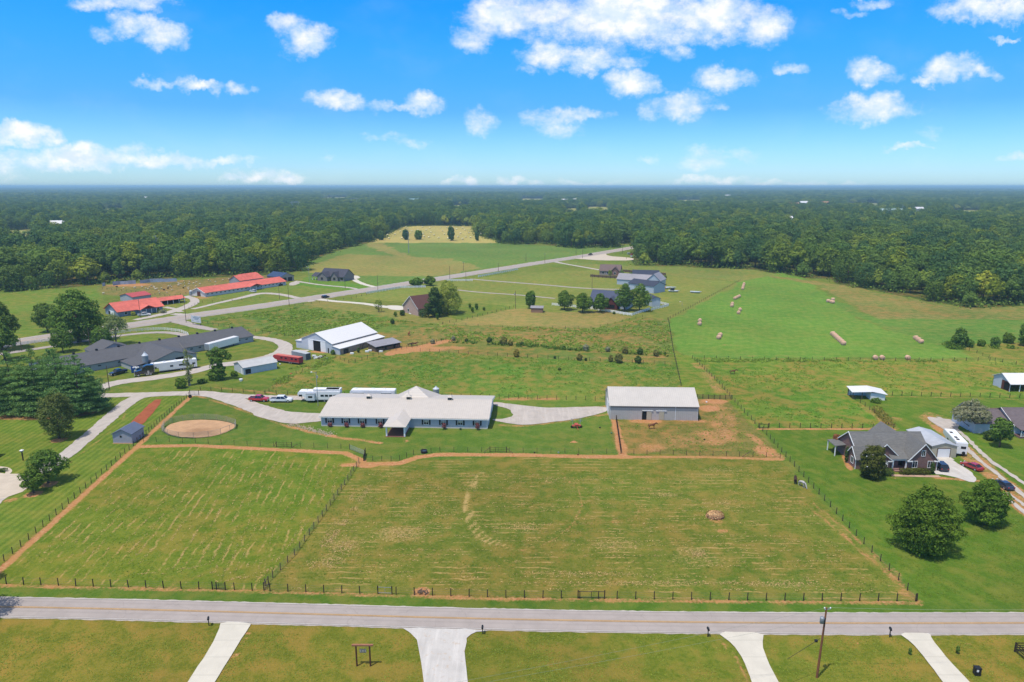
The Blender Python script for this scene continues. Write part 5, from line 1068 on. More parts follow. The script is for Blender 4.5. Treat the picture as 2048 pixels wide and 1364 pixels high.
# --- big white barn with lean-tos
A=W(593,695); B=W(680,710); ya=yawof(A,B); L=(B-A).length; D=25.5
wb=thing('white_barn','big white barn with open sliding doorway, high white roof and lean-tos','barn',A,R(ya))
s1=.135*L; s2=.83*L; ap=.475*L
MB().ext([(0,-.3),(L,-.3),(L,2.45),(s2,3.15),(s2,3.9),(ap,7.3),(s1,4.2),(s1,3.1),(0,3.0)],'y',0,D).build('wall',[M_whmet],wb)
panel(wb,'side_wall_cladding',M_tan,.3,0,D-.4,2.4,'right',L,.05); panel(wb,'clerestory_wall',M_tan,.2,3.2,D-.3,.62,'right',s2,.04)
mb=MB()
def slab(mb,x0,z0,x1,z1,y0,y1,t=.13,u=.03): mb.add([(x0,y0,z0+u),(x1,y0,z1+u),(x1,y1,z1+u),(x0,y1,z0+u),(x0,y0,z0+u+t),(x1,y0,z1+u+t),(x1,y1,z1+u+t),(x0,y1,z0+u+t)],[(0,3,2,1),(4,5,6,7),(0,1,5,4),(1,2,6,5),(2,3,7,6),(3,0,4,7)])
slab(mb,s1-.4,4.05,ap,7.3,-.3,D+.3); slab(mb,ap+.002,7.3,s2+.4,3.75,-.3,D+.3); mb.build('roof',M_whroofy,wb)
mb=MB(); slab(mb,-.3,2.95,s1,3.12,-.3,D+.3); mb.build('lean_to_roof',M_whroofy,wb); mb=MB(); slab(mb,s2,3.1,L+.4,2.38,-.3,D+.3); mb.build('lean_to_roof',M_whroofy,wb)
panel(wb,'doorway',M_dark,.41*L,0,.165*L,4.1,'front',0,.03); panel(wb,'sliding_door',M_white,.295*L,.1,.115*L,4.2,'front',0,.12); panel(wb,'sliding_door',M_white,.577*L,.1,.115*L,4.2,'front',0,.12); panel(wb,'door',M_black,.735*L,0,.6,2.0,'front',0,.06); panel(wb,'door_track',M_trim,.29*L,4.32,.41*L,.12,'front',0,.2)
for y_ in (10.5,12.0): MB().tube((L+.1,y_,0),(L+.5,y_+.8,2.3),.08).build('leaning_pole',M_brown,wb)
MB().box(L+.06,L+.4,2.0,4.3,0,1.8).build('gate_panel',M_black,wb)
so_=thing('animal_shelter','low grey-roofed animal shelter with open dark bays at the far end of the white barn','shelter',W(752,704),R(44))
mb=MB(); mb.box(0,11.5,5.4,5.5,0,2.4); mb.box(0,.1,0,5.5,0,2.3); mb.box(11.4,11.5,0,5.5,0,2.3); mb.box(.1,4,0,.1,0,1.2); mb.box(5,8,0,.1,0,1.3); mb.box(9.2,11.4,0,.1,0,1.3); mb.build('wall',M_wood,so_)
mb=MB(); slab(mb,-.4,0,12,0,0,1); mb=MB(); mb.add([(-.5,-.6,2.2),(12,-.6,2.2),(12,6,3.1),(-.5,6,3.1),(-.5,-.6,2.08),(12,-.6,2.08),(12,6,2.98),(-.5,6,2.98)],[(0,1,2,3),(7,6,5,4),(0,4,5,1),(1,5,6,2),(2,6,7,3),(3,7,4,0)]); mb.build('roof',M_greyroof,so_)
for x in (0,4,8,11.3): MB().box(x,x+.18,-.15,.03,0,2.1).build('post',M_wood,so_)
# --- long grey stable with blue black roof
A0=W(200,741)-Vector((0,0,0)); A=Vector((-157.5,223.0,0)); B=W(507,683); ya=yawof(A,B); L=(B-A).length
M_gr=mat('slate grey shingle roof',(108,108,112),.8,.12,2,kind='shingle')
lg,_=gable('long_grey_stable','very long grey stable with slate-grey roof and a row of black ridge vents','stable',A,ya,L,19,2.5,5.0,M_block,M_gr,over=.5,ohe=.4)
for i in range(22):
    x=3+i*(L-6)/21
    if 17<x-0<20: continue
    mb=MB(); mb.box(x-.5,x+.5,-.03,-.004,1.35,1.75).build('window',M_dark,lg)
for i in range(10): MB().box(4+i*(L-8)/9-.35,4+i*(L-8)/9+.35,9.1,9.8,4.7,5.75).build('ridge_vent',M_black,lg)
# forward wing
s0=(W(306,738)-A); dr=Vector((math.cos(R(ya)),math.sin(R(ya)),0)); al_=s0.dot(dr); pr_=-(s0.cross(dr)).z if False else abs(s0.x*dr.y-s0.y*dr.x)
print('grey wing along',al_,'proj',pr_)
gable('','','',None,0,16,pr_+9.5,2.6,5.0,M_block,M_gr,axis='y',root=lg,off=(al_,-pr_),over=.5,ohe=.4)
panel(lg,'doorway',M_dark,al_+8.2,.2,3.0,2.6,'front',-pr_,.05); panel(lg,'gable_cladding',mat('pale beige cladding',(206,202,192),.8,.05,1,kind='siding'),al_+.2,2.75,15.6,.1,'front',-pr_,.03)
mb=MB(); mb.ext([(al_+.3,2.6),(al_+15.7,2.6),(al_+8,4.85)],'y',-pr_-.06,-pr_-.005); mb.build('gable_infill',MATS['pale beige cladding'],lg)
mb=MB(); slab(mb,al_-6,1.9,al_+.1,2.75,-pr_+.5,-.3); mb.build('lean_to_roof',M_gr,lg); MB().box(al_-5.7,al_-5.6,-pr_+.8,-.01,0,1.9).build('lean_to_wall',M_block,lg); MB().box(al_-5.7,al_-.05,-pr_+.7,-pr_+.8,0,1.95).build('lean_to_wall',M_block,lg)
gable('','','',None,0,13,11,2.6,5.3,M_block,M_gr,axis='y',root=lg,off=(al_-8,16),over=.4,ohe=.4)
# --- red-roofed stables beyond the highway
A=W(411,594); B=W(572,570); ya=yawof(A,B); L=(B-A).length
rs,_=gable('red_roofed_stable','long white stable with bright red roof, brown end door and small windows','stable',A,ya,L,13,2.5,4.9,mat('white painted block wall',(232,230,226),.7,.04,1),M_redroof,over=.5,ohe=.6)
for i in range(20):
    x=1.6+i*(L-3)/19
    if .50*L<x<.60*L: continue
    MB().box(x-.55,x+.55,-.04,-.004,1.35,1.85).build('window',M_dark,rs)
panel(rs,'end_door',M_brown,4.6,0,3.2,2.8,'left',0,.08); gable('','','',None,0,9,6,2.6,3.9,M_trim,M_redroof,axis='y',root=rs,off=(.50*L,-2.6),over=.4,ohe=.3,closed=False)
for x in (.5*L,.5*L+4.3,.5*L+8.8): MB().box(x,x+.2,-2.6,-2.4,0,2.6).build('porch_post',M_trim,rs)
MB().box(.9*L,.9*L+3,-.5,-.05,0,1.2).build('feed_rack',M_black,rs)
mb=MB(); mb.ext([(-.6,2.2),(-.6,2.5),(6.5,5.1),(13.6,2.5),(13.6,2.2),(6.5,4.8)],'x',-.72,-.6); mb.build('barge_board',M_trim,rs)
a=W(478,568)+Vector((-8,8,0)); gable('stable_wing','low red-roofed wing behind the long red-roofed stable, at its middle','barn',a,-30,15,14,2.8,5.8,M_trim,M_redroofy,axis='y')
a=W(480,570); gable('stable_barn','grey-gabled red-roofed barn behind the long red-roofed stable, nearer the wood','barn',(-178,444,0),ya,18,11,3.6,6.4,mat('grey barn gable',(170,172,176),.8,.05,1),M_redroof)
A=W(243,640); rh2,_=gable('red_roofed_house','broad red-roofed house with blue-grey gable and columned porch beyond the highway','house',(-197.0,336.0,0),52,22,15,2.8,6.3,mat('slate blue gable siding',(150,166,184),.7,.06,1,kind='siding'),M_redroof,over=.8,ohe=.8)
gable('','','',None,0,8,5,2.6,4.4,M_ltblue,M_redroof,axis='y',root=rh2,off=(9.5,-3.2),over=.4,ohe=.3,closed=False)
for x in (9.6,12.2,14.8,17.3): MB().box(x,x+.22,-3.2,-2.98,0,2.6).build('porch_post',M_trim,rh2)
for x in (3,6,19): window(rh2,x,.9,1.3,1.2,'front',0,bars=False)
panel(rh2,'garage_opening',M_white,5,0,5,2.4,'left',0,.08); panel(rh2,'garage_opening',M_dark,9,0,2.2,2.1,'left',0,.09)
sr=thing('shed_row','red-roofed open shed row with white posts behind the red-roofed house','shed row',W(312,612),R(51))
Lr=(W(359,604)-W(312,612)).length+1; mb=MB(); mb.box(0,Lr,5,5.1,0,2.9); mb.box(0,.1,0,5,0,2.5); mb.build('wall',M_dark,sr)
mb=MB(); mb.add([(-.6,-.8,2.45),(Lr+.6,-.8,2.45),(Lr+.6,3.4,3.9),(-.6,3.4,3.9),(Lr+.6,6,3.1),(-.6,6,3.1),(-.6,-.8,2.33),(Lr+.6,-.8,2.33),(Lr+.6,3.4,3.78),(-.6,3.4,3.78),(Lr+.6,6,2.98),(-.6,6,2.98)],[(0,1,2,3),(3,2,4,5),(6,9,8,7),(9,11,10,8),(0,6,7,1),(0,3,9,6),(3,5,11,9),(1,7,8,2),(2,8,10,4),(5,4,10,11)]); mb.build('roof',M_redroof,sr)
for i in range(6): MB().box(i*Lr/5-.1,i*Lr/5+.12,-.3,-.1,0,2.4).build('post',M_trim,sr)
gable('barn_annex','grey block barn with dull red roof left of the shed row','barn',W(241,601),-30,12,11,2.9,4.4,M_block,mat('dull red metal roof',(206,92,92),.6,.08,1,kind='riby'),axis='y')
gable('blue_roofed_garage','tan garage with dark blue roof and two black doors beside the wood','garage',(-169.5,470.5,0),-34,14.5,11,3.4,5.8,mat('tan metal wall',(184,176,162),.7,.05,1),M_navy,axis='x')
q=[o for o in C.objects if o.name=='blue_roofed_garage'][0]
for y_ in (1.3,6.0): panel(q,'garage_door',M_black,y_,0,3.4,2.8,'right',14.5,.08)
dh,_=gable('dark_roofed_bungalow','grey brick bungalow with charcoal hipped-looking roof and front gables on the green lawn','house',W(640,560),-22,20,12,3.1,7.6,mat('grey brown brick',(142,134,130),.85,.08,2,kind='brick'),mat('dark slate shingles',(86,86,98),.85,.1,2,kind='shingle'),over=.5)
dgr=MATS['dark slate shingles']; dbr=MATS['grey brown brick']
gable('','','',None,0,8,8,3.0,6.0,dbr,dgr,axis='y',root=dh,off=(1,-4),over=.4); gable('','','',None,0,5.5,6,3.0,6.2,dbr,dgr,axis='y',root=dh,off=(10.5,-1.6),over=.4); gable('','','',None,0,6,9,2.6,4.6,dbr,dgr,axis='x',root=dh,off=(-6,-1),over=.4,closed=False)
for x in (-5.8,-3): MB().box(x,x+.25,-1,-.75,0,2.6).build('porch_post',M_trim,dh)
for x,y_ in ((4,-4),(12.5,-1.6),(17.5,0)): window(dh,x,1,1.6,1.5,'front',y_,fm=M_black,bars=False)
# brown-roofed brick house
a=W(807,624)
b2,_=gable('brick_cottage','pale brick house with steep red-brown roof beside the big willow','house',(-56.5,349.5,0),-50,14.5,15,3.6,9.2,M_brickp,M_shbrown,axis='y',over=.4,ohe=.4)
gable('','','',None,0,8,9,3.4,7,M_brickp,M_shbrown,axis='x',root=b2,off=(-4,6),over=.3); window(b2,4.4,1,1.2,1.6,'front',0,bars=False); MB().box(5.6,7.6,-.1,-.004,-.1,.5).build('vent_panel',M_trim,b2)
mb=MB(); mb.add([(-.5,-.5,3.2),(7.25,-.5,9.15),(7.25,-.5,9.45),(-.5,-.5,3.5),(15,-.5,3.2),(15,-.5,3.5)],[(0,1,2,3),(1,4,5,2)]); mb.add([(-.5,-.42,3.2),(7.25,-.42,9.15),(7.25,-.42,9.45),(-.5,-.42,3.5),(15,-.42,3.2),(15,-.42,3.5)],[(3,2,1,0),(2,5,4,1)]); mb.build('barge_board',M_trim,b2)
MB().box(4.6,5.6,4,5,7.2,8.6).build('dormer',M_trim,b2)
# blue-roofed house behind the row of trees
hb,_=gable('white_farmhouse','white farmhouse with slate-blue roof behind the row of round trees','house',(42.0,366.0,0),-24,21,13,3.3,8.4,M_ltblue,mat('slate blue shingles',(92,100,124),.8,.08,2,kind='shingle'),over=.5)
gable('','','',None,0,7,5,3.0,6.4,mat('dark red porch wall',(110,52,44),.8,.1,2),MATS['slate blue shingles'],axis='y',root=hb,off=(9.5,-3.6),over=.4); window(hb,3,1,1.2,1.6); window(hb,6,1,1.2,1.6); panel(hb,'porch_opening',M_dark,10.5,.6,4.6,2,'front',-3.6,.05)
MB().box(14.8,15.6,5.5,6.3,7.2,8.9).build('chimney',M_ltblue,hb)
b_,_=gable('tall_white_shed','tall pale blue-white shed with dark roof at the end of the white fence','shed',W(1304,614),10,4.6,9,4.6,5.6,M_ltblue,M_shblue,axis='y'); 
gable('pale_metal_garage','pale blue-white garage with dark blue roof behind the big pair of trees','garage',(73.5,428.0,0),-50,20,11,4.4,6.6,M_ltblue,M_shblue,axis='x')
gg,_=gable('grey_roofed_barn','long white barn with light grey roof beside the parked boats','barn',(70.0,453.0,0),-28,24,10,3.6,6.8,M_ltblue,M_greyroof,axis='x')
q,_=gable('gabled_workshop','white-gabled workshop with open black front and grey roof, by the parked boats','workshop',(88.0,443.5,0),-28,9,13,4.2,8.2,M_ltblue,M_greyroof,axis='y'); panel(q,'doorway',M_dark,.6,0,7.8,4.0,'front',0,.05)
gable('dark_roofed_outbuilding','low outbuilding with dark blue roof behind the long grey-roofed barn','outbuilding',(84.5,476.0,0),-10,18,10,3.2,6.2,M_ltblue,M_shblue,axis='x')
bq,_=gable('brown_roofed_house','brown-roofed brick house inside a dark board fence below the highway','house',(64.5,502.0,0),-14,15,14,3.2,7.0,mat('tan grey brick',(160,146,138),.85,.08,2,kind='brick'),M_shtan,axis='x',over=.5); gable('','','',None,0,6,6,3.2,6.2,M_brick,M_shtan,axis='y',root=bq,off=(8.5,-1.2),over=.4)
for x in (2,5.5,10.7): window(bq,x,1,1.4,1.5,'front',-1.2 if x>9 else 0,bars=False)
sb,_=gable('garden_store','small brown shed with grey roof beside the dark oval tree','shed',W(1062,625),-8,6.0,4.5,2.4,3.1,mat('brown board wall',(170,132,104),.85,.1,3,kind='ribx'),M_greyroof,axis='x',over=.3)
# patio house corner at the left edge
ph,_=gable('patio_house','corner of a dark-walled house behind the paved patio at the left edge','house',(-137.0,146.0,0),0,12,10,2.6,4.6,mat('dark brown wall',(80,70,66),.8,.1,2),M_shdark,axis='x')
# far buildings in the woods
for (x,y_,L,D,e,r,wm,rm,yw,lb) in [(92,465,46,30,8,12,M_whmet,M_whroof,20,'white warehouse with a pale roof standing in the left woods'),(1758,435,95,40,8,14,M_ltblue,mat('pale green metal roof',(178,204,196),.5,.05,.2),-8,'large pale green-roofed building in the right woods'),(1560,449,40,16,7,10,M_whmet,M_whroof,-10,'low white building in the right woods, left of the steel pole'),
  (1712,428,50,18,8,12,M_brickp,M_whroof,0,'pale roof left of the large green-roofed building'),(1823,428,60,18,8,12,M_whmet,M_whroof,5,'small white roof right of the large green-roofed building'),(1577,417,60,22,9,14,M_tan,mat('orange tan roof',(214,160,120),.7,.08,.2),0,'orange-roofed building far in the right woods, left one'),(1638,415,60,22,9,14,M_tan,MATS['orange tan roof'],0,'orange-roofed building far in the right woods, middle one'),
  (1600,414,50,22,9,14,M_whmet,M_whroof,0,'white house far in the right woods between two orange roofs'),(818,407,70,26,9,14,M_whmet,mat('pale teal roof',(150,186,190),.5,.05,.2),5,'pale teal-roofed shed far in the middle woods'),(1122,408,50,18,9,14,M_whmet,M_whroof,0,'pale house far in the woods beyond the straw field'),(1142,407,44,18,9,14,M_whmet,M_whroof,5,'pale house far in the woods, right of another'),(284,401,60,22,9,13,M_whmet,M_whroof,0,'white roof far in the left woods'),(1444,397,90,24,9,15,M_whmet,M_whroof,0,'white roof very far right of centre'),(1512,414,120,14,7,10,M_whmet,M_whroof,0,'long white strip of roof far in the right woods'),(1935,394,80,26,9,16,M_ltblue,M_whroof,0,'tiny pale roof near the horizon at the right')]:
    p=W(x,y_); p.z=4; gable('distant_building',lb,'building',p,yw,L*.5,D*.6,e,r,wm,rm)
# ---------------------------------------------------------------- fences
def fence(label,pts,step=2.9,h=1.35,r=.075,wires=(.35,.75,1.15),m=M_post,wm=M_wire,rail=None,name='fence',group=None,caps=False,cat='fence',lead=None,world=False,square=False,wr=.012,jit=.03):
    P_=[Vector((*q,0)) if world else W(*q) for q in pts]; L=[(b-a).length for a,b in zip(P_[:-1],P_[1:])]; T_=sum(L); n=max(2,round(T_/step)+1)
    n=min(n,100); root=thing(name,label,cat,P_[0],0,group); pos=[]
    for i in range(n):
        d=T_*i/(n-1); k=0
        while k<len(L)-1 and d>L[k]: d-=L[k]; k+=1
        pos.append(P_[k].lerp(P_[k+1],min(1,d/L[k]))-P_[0])
    mb=MB()
    if square: mb.box(-r,r,-r,r,-.2,h)
    else: mb.tube((0,0,-.2),(0,0,h),r,r*.9,6)
    pr=mb.build('post',m,root); C.objects.unlink(pr)
    for q in pos:
        o=pr.copy(); C.objects.link(o); o.parent=root; o.location=q; o.rotation_euler=(random.uniform(-jit,jit),random.uniform(-jit,jit),random.random())  if not square else (0,0,math.atan2(pos[1].y-pos[0].y,pos[1].x-pos[0].x))
    bpy.data.objects.remove(pr)
    mb=MB()
    for a,b in zip(pos[:-1],pos[1:]):
        for z in wires: mb.tube(a+Vector((0,0,z)),b+Vector((0,0,z)),wr,n=3,cap=False)
    if wires: mb.build('wire',wm,root,fix=False)
    if rail:
        zs,th,hh,rm=rail
        mb=MB()
        for a,b in zip(pos[:-1],pos[1:]):
            d=(b-a).normalized(); nn=Vector((-d.y,d.x,0))*th*.5
            for z in zs:
                A_,B_=a+Vector((0,0,z)),b+Vector((0,0,z)); u_=Vector((0,0,hh/2))
                mb.add([A_-nn-u_,B_-nn-u_,B_+nn-u_,A_+nn-u_,A_-nn+u_,B_-nn+u_,B_+nn+u_,A_+nn+u_],[(0,3,2,1),(4,5,6,7),(0,1,5,4),(1,2,6,5),(2,3,7,6),(3,0,4,7)])
        mb.build('rail',rm,root,fix=False)
    return root
fence('post and wire fence between the road and the two front paddocks',[(-20,1166.5),(14,1168.5),(484,1180.5),(1024,1195.5),(1536,1201),(1831,1202.5)],2.93,1.38,.085,(.4,.8,1.2))
fence('post and wire fence running up the right side of the front paddock past the horses',[(1833.6,1202.5),(1793,1156.7),(1707,1066.6),(1620.9,970),(1532.7,869.7),(1517,855)],3.0,1.38,.08)
fence('fence along the horse pasture from the arena barn paddock to the hay field',[(1517,855),(1471.8,807),(1444,774),(1403,733),(1384.6,717)],3.2,1.3,.08)
fence('close-set grey fence dividing the two front paddocks',[(530,1172),(556,1145),(590,1110),(640,1040),(700,955),(718,926)],2.4,1.35,.08,(.2,.4,.6,.8,1.0,1.2),m=M_wood)
fence('post and wire fence up the left paddock edge beside the mown lawn',[(-60,1188),(0,1130),(60,1078),(140,1005),(275,885)],2.5,1.38,.075)
fence('post fence from the small grey shed up to the drive gate',[(275,885),(310,852),(350,815),(378,792)],2.0,1.3,.075)
fence('thin fence along the orange path, from the grey shed to the metal gate',[(287,883),(386.8,886),(529.5,892.5),(608,895),(682,897.5)],3.4,1.35,.05)
fence('thin fence along the orange path dipping in front of the porch',[(727,922),(796,922),(829.5,909),(880,904)],2.2,1.35,.06)
fence('thin fence along the orange path in front of the stable lawn',[(880,904),(982,904.5),(1036.5,905),(1164,906.7),(1241.5,908)],3.4,1.35,.05)
fence('overgrown fence along the worn paddock below the arena barn',[(1241.5,908),(1346.5,910),(1451.5,912.5),(1525,914),(1560,916)],3.3,1.3,.06)
fence('dark close-posted fence from the arena barn corner down to the orange path',[(1232,838),(1237,872),(1242,906)],1.1,1.5,.11,(.4,.9,1.3),m=M_post,wm=M_post,wr=.04)
fence('fence behind the stable and gravel yard',[(790,794),(985,796.4),(1100,799),(1210,801.5)],2.9,1.4,.075)
fence('fence behind the parked pickups and horse trailer',[(401,781),(498,785.8),(536,787.7),(600,790.5),(690,792.5)],3.6,1.35,.08)
fence('board fence at the right rear corner of the arena barn',[(1394,797),(1429,798.6),(1462,799)],1.7,1.5,.1,(),rail=((.3,.6,.9,1.25),.05,.13,M_wood))
fence('fence at the foot of the horse pasture behind the brick house lawn',[(1517,855),(1660,856.3),(1787,857)],2.9,1.4,.09)
fence('fence between the horse pasture and the right-hand lawns',[(1765,790.8),(1937.8,793.8),(2046,796),(2120,798)],2.9,1.4,.09)
fence('overgrown fence slanting from the run-in shed to the brick house',[(1700,794),(1725.7,809.7),(1760,835),(1787,856)],3,1.3,.07)
fence('fence below the green hay field',[(1384.6,717),(1500,720),(1700,722),(1851.6,721.8),(1990,721.8),(2060,735)],4.4,1.4,.09)
fence('fence climbing right of the hay field past the shrubs',[(1890,688),(1950,705),(1990,722)],4,1.3,.08); 
fence('fence between the middle pasture and the grass lane, seen end-on',[(1337,640),(1346,700),(1362,772)],3.6,1.3,.09)
fence('fence along the near edge of the hay field lane, slanting past the white fence',[(1335,640),(1440,583),(1480,562)],4.5,1.3,.08)
fence('fence crossing the middle pasture through the round cedars',[(840.6,703),(926.8,707.4),(1044,714.6),(1142.5,720),(1330,729)],4.0,1.35,.08)
fence('fence beside the orange earth track',[(756,706),(797.5,700),(840,691.5),(892,680.7)],2.6,1.35,.08)
fence('fence around the yard of the white barn',[(672,716),(700,727),(720,722),(757,709)],3.2,1.3,.08); fence('fence slanting from the drive up to the red stock trailer',[(530,789),(560,768),(590,748),(630,735)],3.0,1.2,.07)
fence('fence from the willow to the wooden pole by the small brown shed',[(885.8,648),(916.5,642.7),(970,630),(1027.5,615)],4,1.3,.09)
fence('fence along the tan lawn above the weed belt',[(885,649),(1040,657),(1190,657),(1285,634)],6,1.2,.08)
fence('fence between the dirt paddock and the left meadow, beyond the highway',[(205,578),(262,584),(345,594),(372,588)],4.6,1.3,.09); fence('fence in front of the long red-roofed stable',[(378,618),(400,606),(440,603),(490,600),(520,597)],5,1.2,.08)
fence('dark fence posts beside the highway by the first white drive',[(590,612),(640,605),(700,598),(733,590)],5,1.2,.09)
fence('fence by the white sign, between weeds and the grey stable lane',[(405,645),(470,658),(540,668),(600,676)],4.5,1.2,.08)
# white board fences
WR=((.35,.75,1.15),.05,.16,M_trim)
fence('white board fence along the highway past the huge oak',[(-30,698),(25,692),(109,682),(200,672),(265,663.5),(300,660.5),(328,660),(361,664),(376,670),(378,676)],2.4,1.3,.09,(),m=M_trim,rail=WR,square=True)
for pts_,lb in [([(733,588),(801.6,576.5),(851,575)],'white fence along the highway left of the two round trees'),([(892,562.5),(945,562)],'white fence beside the highway around the lane entrance'),([(956.6,554.5),(1035.7,540)],'white fence along the highway climbing away to the right')]:
    fence(lb,pts_,2.6,1.3,.1,(),m=M_trim,rail=((.3,.65,1.0,1.25),.05,.2,M_trim),square=True)
for pts_,lb in [([(1104,610.5),(1141,614),(1182,618.5),(1209,622.7),(1254,630.4),(1264,631.3)],'white fence in front of the row of round trees'),([(1264,631.3),(1299,620)],'white fence turning back beside the big pair of trees'),([(1303,621),(1339,612),(1319,607.6)],'white fence around the tall white shed')]:
    fence(lb,pts_,2.4,1.3,.1,(),m=M_trim,rail=((.3,.65,1.0,1.25),.05,.22,M_trim),square=True)
fence('dark board fence around the brown-roofed house garden',[(1181,554),(1216,556.5),(1260,558.5),(1290,559)],3,1.8,.12,(),m=M_post,rail=((.5,.9,1.3,1.7),.05,.4,M_wood),square=True)
fence('dark board fence behind the brown-roofed house garden',[(1245,544),(1290,548),(1331,551),(1329,555)],3,1.8,.12,(),m=M_post,rail=((.5,.9,1.3,1.7),.05,.4,M_wood),square=True)
fence('dark rail fence at the lower right corner',[(2029,1303.5),(2060,1330),(2100,1360)],2.2,1.5,.07,(),m=M_post,rail=((.35,.7,1.05,1.4),.05,.13,M_post),square=True); fence('dark rail fence going right from the lower right fence corner',[(2029,1303.5),(2090,1304)],2.2,1.5,.07,(),m=M_post,rail=((.35,.7,1.05,1.4),.05,.13,M_post),square=True)
M_fen=mat('silvery corrugated fence sheet',(176,190,204),.5,.2,.5,metal=.1)
fn=thing('sheet_metal_fence','long silvery sheet fence between the dirt paddock and the wood','fence',W(205,573)); a=W(205,573)
mb=MB(); P_=[W(*q)-a for q in [(205,573),(211,572)]]; 
for k,(p,q) in enumerate([((205,572.5),(211,571.5)),((226,571),(240,569)),((240,569),(256,568.5)),((256,568.5),(272,567.5)),((280,567),(300,564.8)),((300,564.8),(326,564)),((326,564),(354,563))]):
    p=W(*p)-a;q=W(*q)-a; d=(q-p).normalized(); n_=Vector((-d.y,d.x,0))*.05; hh=2.2+.25*(k%2); mb=MB(); mb.add([p-n_,q-n_,q+n_,p+n_]+[v+Vector((0,0,hh)) for v in (p-n_,q-n_,q+n_,p+n_)],[(0,3,2,1),(4,5,6,7),(0,1,5,4),(1,2,6,5),(2,3,7,6),(3,0,4,7)]); mb.build('fence_sheet',M_fen,fn)
# gates
def gate(label,p,q,h=1.3,m=M_steel,bars=5,world=False,r=.03):
    a=W(*p); b=W(*q)-a; root=thing('gate',label,'gate',a); mb=MB()
    for i in range(bars): z=.25+(h-.3)*i/(bars-1); mb.tube(Vector((0,0,z)),b+Vector((0,0,z)),r,n=5)
    for f in (0,.5,1): mb.tube(b*f+Vector((0,0,.25)),b*f+Vector((0,0,h-.05)),r,n=5)
    mb.build('gate_bars',m,root)
    for f in (0,1): MB().tube(b*f+Vector((0,0,-.1)),b*f+Vector((0,0,h+.2)),.09,n=6).build('gate_post',M_post,root)
    return root
gate('black pipe gate in the roadside fence, left of the paddock divider',(425,1179),(451,1180),1.25,M_black); gate('silver tube gate where the orange path dips',(699.5,899),(729.5,911),1.3)
gate('upright-barred gate in the thin fence above the left paddock',(553,894),(583.5,895),1.3,M_post,3); gate('upright-barred gate in the thin fence right of the porch',(980,904.5),(1013,905),1.3,M_post,3)
gate('short wooden gate at the foot of the paddock divider',(528,1181),(537,1169),1.3,M_wood,2,r=.07); gate('wooden corner brace gate at the head of the paddock divider',(728,922),(731,908),1.4,M_post,6,r=.06); gate('open metal gate across the drive junction',(380,790),(398,791),1.5,M_steel,5)
gate('gate with cross bar in the roadside fence, right of centre',(1156,1197),(1209,1197.5),1.3,M_black,2,r=.045); gate('wooden gate at the corner of the horse pasture',(1519,857),(1536,857),1.3,M_post,2,r=.06); gate('faded metal gate in the roadside fence near the brown mound',(756,1188),(784,1189),1.3,M_steel,2)
mb=MB(); mb.tube((0,0,.5),(0,.25,.5),.55,n=16); o=mb.build('tyre',M_rubber,None,W(380,796)); tag(o,'black tyre leaning on the gate post at the drive junction','tyre')
for x,y_,x2,y2,z in [(547,893,553,894,1.2),(583,895,596,897,1.2),(967,905,980,904.5,1.2),(1026,907,1013,905,1.2),(1484,914,1500,913,1.3)]:
    a=W(x,y_); b=W(x2,y2); o=MB().tube((0,0,.05),(b-a)+Vector((0,0,z)),.07,n=5).build('brace_pole',M_wood,None,a); tag(o,{547:'pale slanting brace pole left of the upright-barred gate over the left paddock',583:'pale slanting brace pole right of the upright-barred gate over the left paddock',967:'pale slanting brace pole left of the barred gate right of the porch',1026:'pale slanting brace pole right of the barred gate right of the porch',1484:'pale brace pole near the corner of the worn paddock'}[x],'brace pole')
# round pen of tube panels
cx=sum(W(*q).x for q in penpts)/len(penpts); cy=sum(W(*q).y for q in penpts)/len(penpts); rp_=thing('round_pen','round riding pen of grey tube panels around pale sand','pen',(cx,cy,0))
pp=[W(*q)-Vector((cx,cy,0)) for q in [(324,863),(329,853),(345,846),(366,842),(388,839.5),(410,839),(433,840.5),(454,844.5),(472,850.5),(470,858),(460,862),(442,869),(417,874.5),(387.5,877),(358,876),(336,871)]]
M_pen=mat('worn tube panel grey',(168,160,146),.5,.15,2,metal=.1)
for i in range(len(pp)):
    a=pp[i]; b=pp[(i+1)%len(pp)]; mb=MB(); hh=1.7; br=6 if i in(14,15,0,1,2,3,4,5,6,7,8,11,12,13) else 2
    for k in range(br): z=.3+(hh-.35)*k/(br-1); mb.tube(a+Vector((0,0,z)),b+Vector((0,0,z)),.04,n=4)
    mb.tube(a,a+Vector((0,0,hh)),.04,n=5); mb.tube(b,b+Vector((0,0,hh)),.03,n=5); mb.build('panel',M_pen,rp_)
# ---------------------------------------------------------------- poles
def pole(label,x,yb,yt,r=.15,arm=0,trans=False,m=None,cat='utility pole',name='utility_pole',lamp=False,armdir=(.7,-.7),group=None,lean=0,lampside=-1):
    p=W(x,yb); h=hgt(yb,yt); root=thing(name,label,cat,p,0,group); m=m or M_wood
    MB().tube((0,0,-.3),(lean,0,h),r,r*.65,8).build('shaft',m,root)
    if arm:
        d=Vector((armdir[0],armdir[1],0)).normalized()*arm/2; c=Vector((lean,0,h-.5)); MB().tube(c-d,c+d,.07,n=4).build('crossarm',m,root)
        for f in (-.9,0.3,.9): MB().tube(c+d*f,c+d*f+Vector((0,0,.28)),.06,n=5).build('insulator',M_trim,root)
    if trans: MB().lathe([(.01,0),(.26,.03),(.28,.8),(.24,.88),(.01,.92)],(-.42+lean,0,h-2.3),12).build('transformer',M_steel,root,smooth=True)
    if lamp: 
        mb=MB(); mb.tube((lean,0,h-.3),(lampside*1.2,-.2,h),.04,n=5); mb.build('lamp_arm',M_steel,root); MB().box(lampside*1.2-.3,lampside*1.2+.15,-.4,0,h-.12,h+.06).build('lamp',M_trim,root)
    return root
M_pole=mat('reddish creosoted pole',(150,98,66),.85,.2,2)
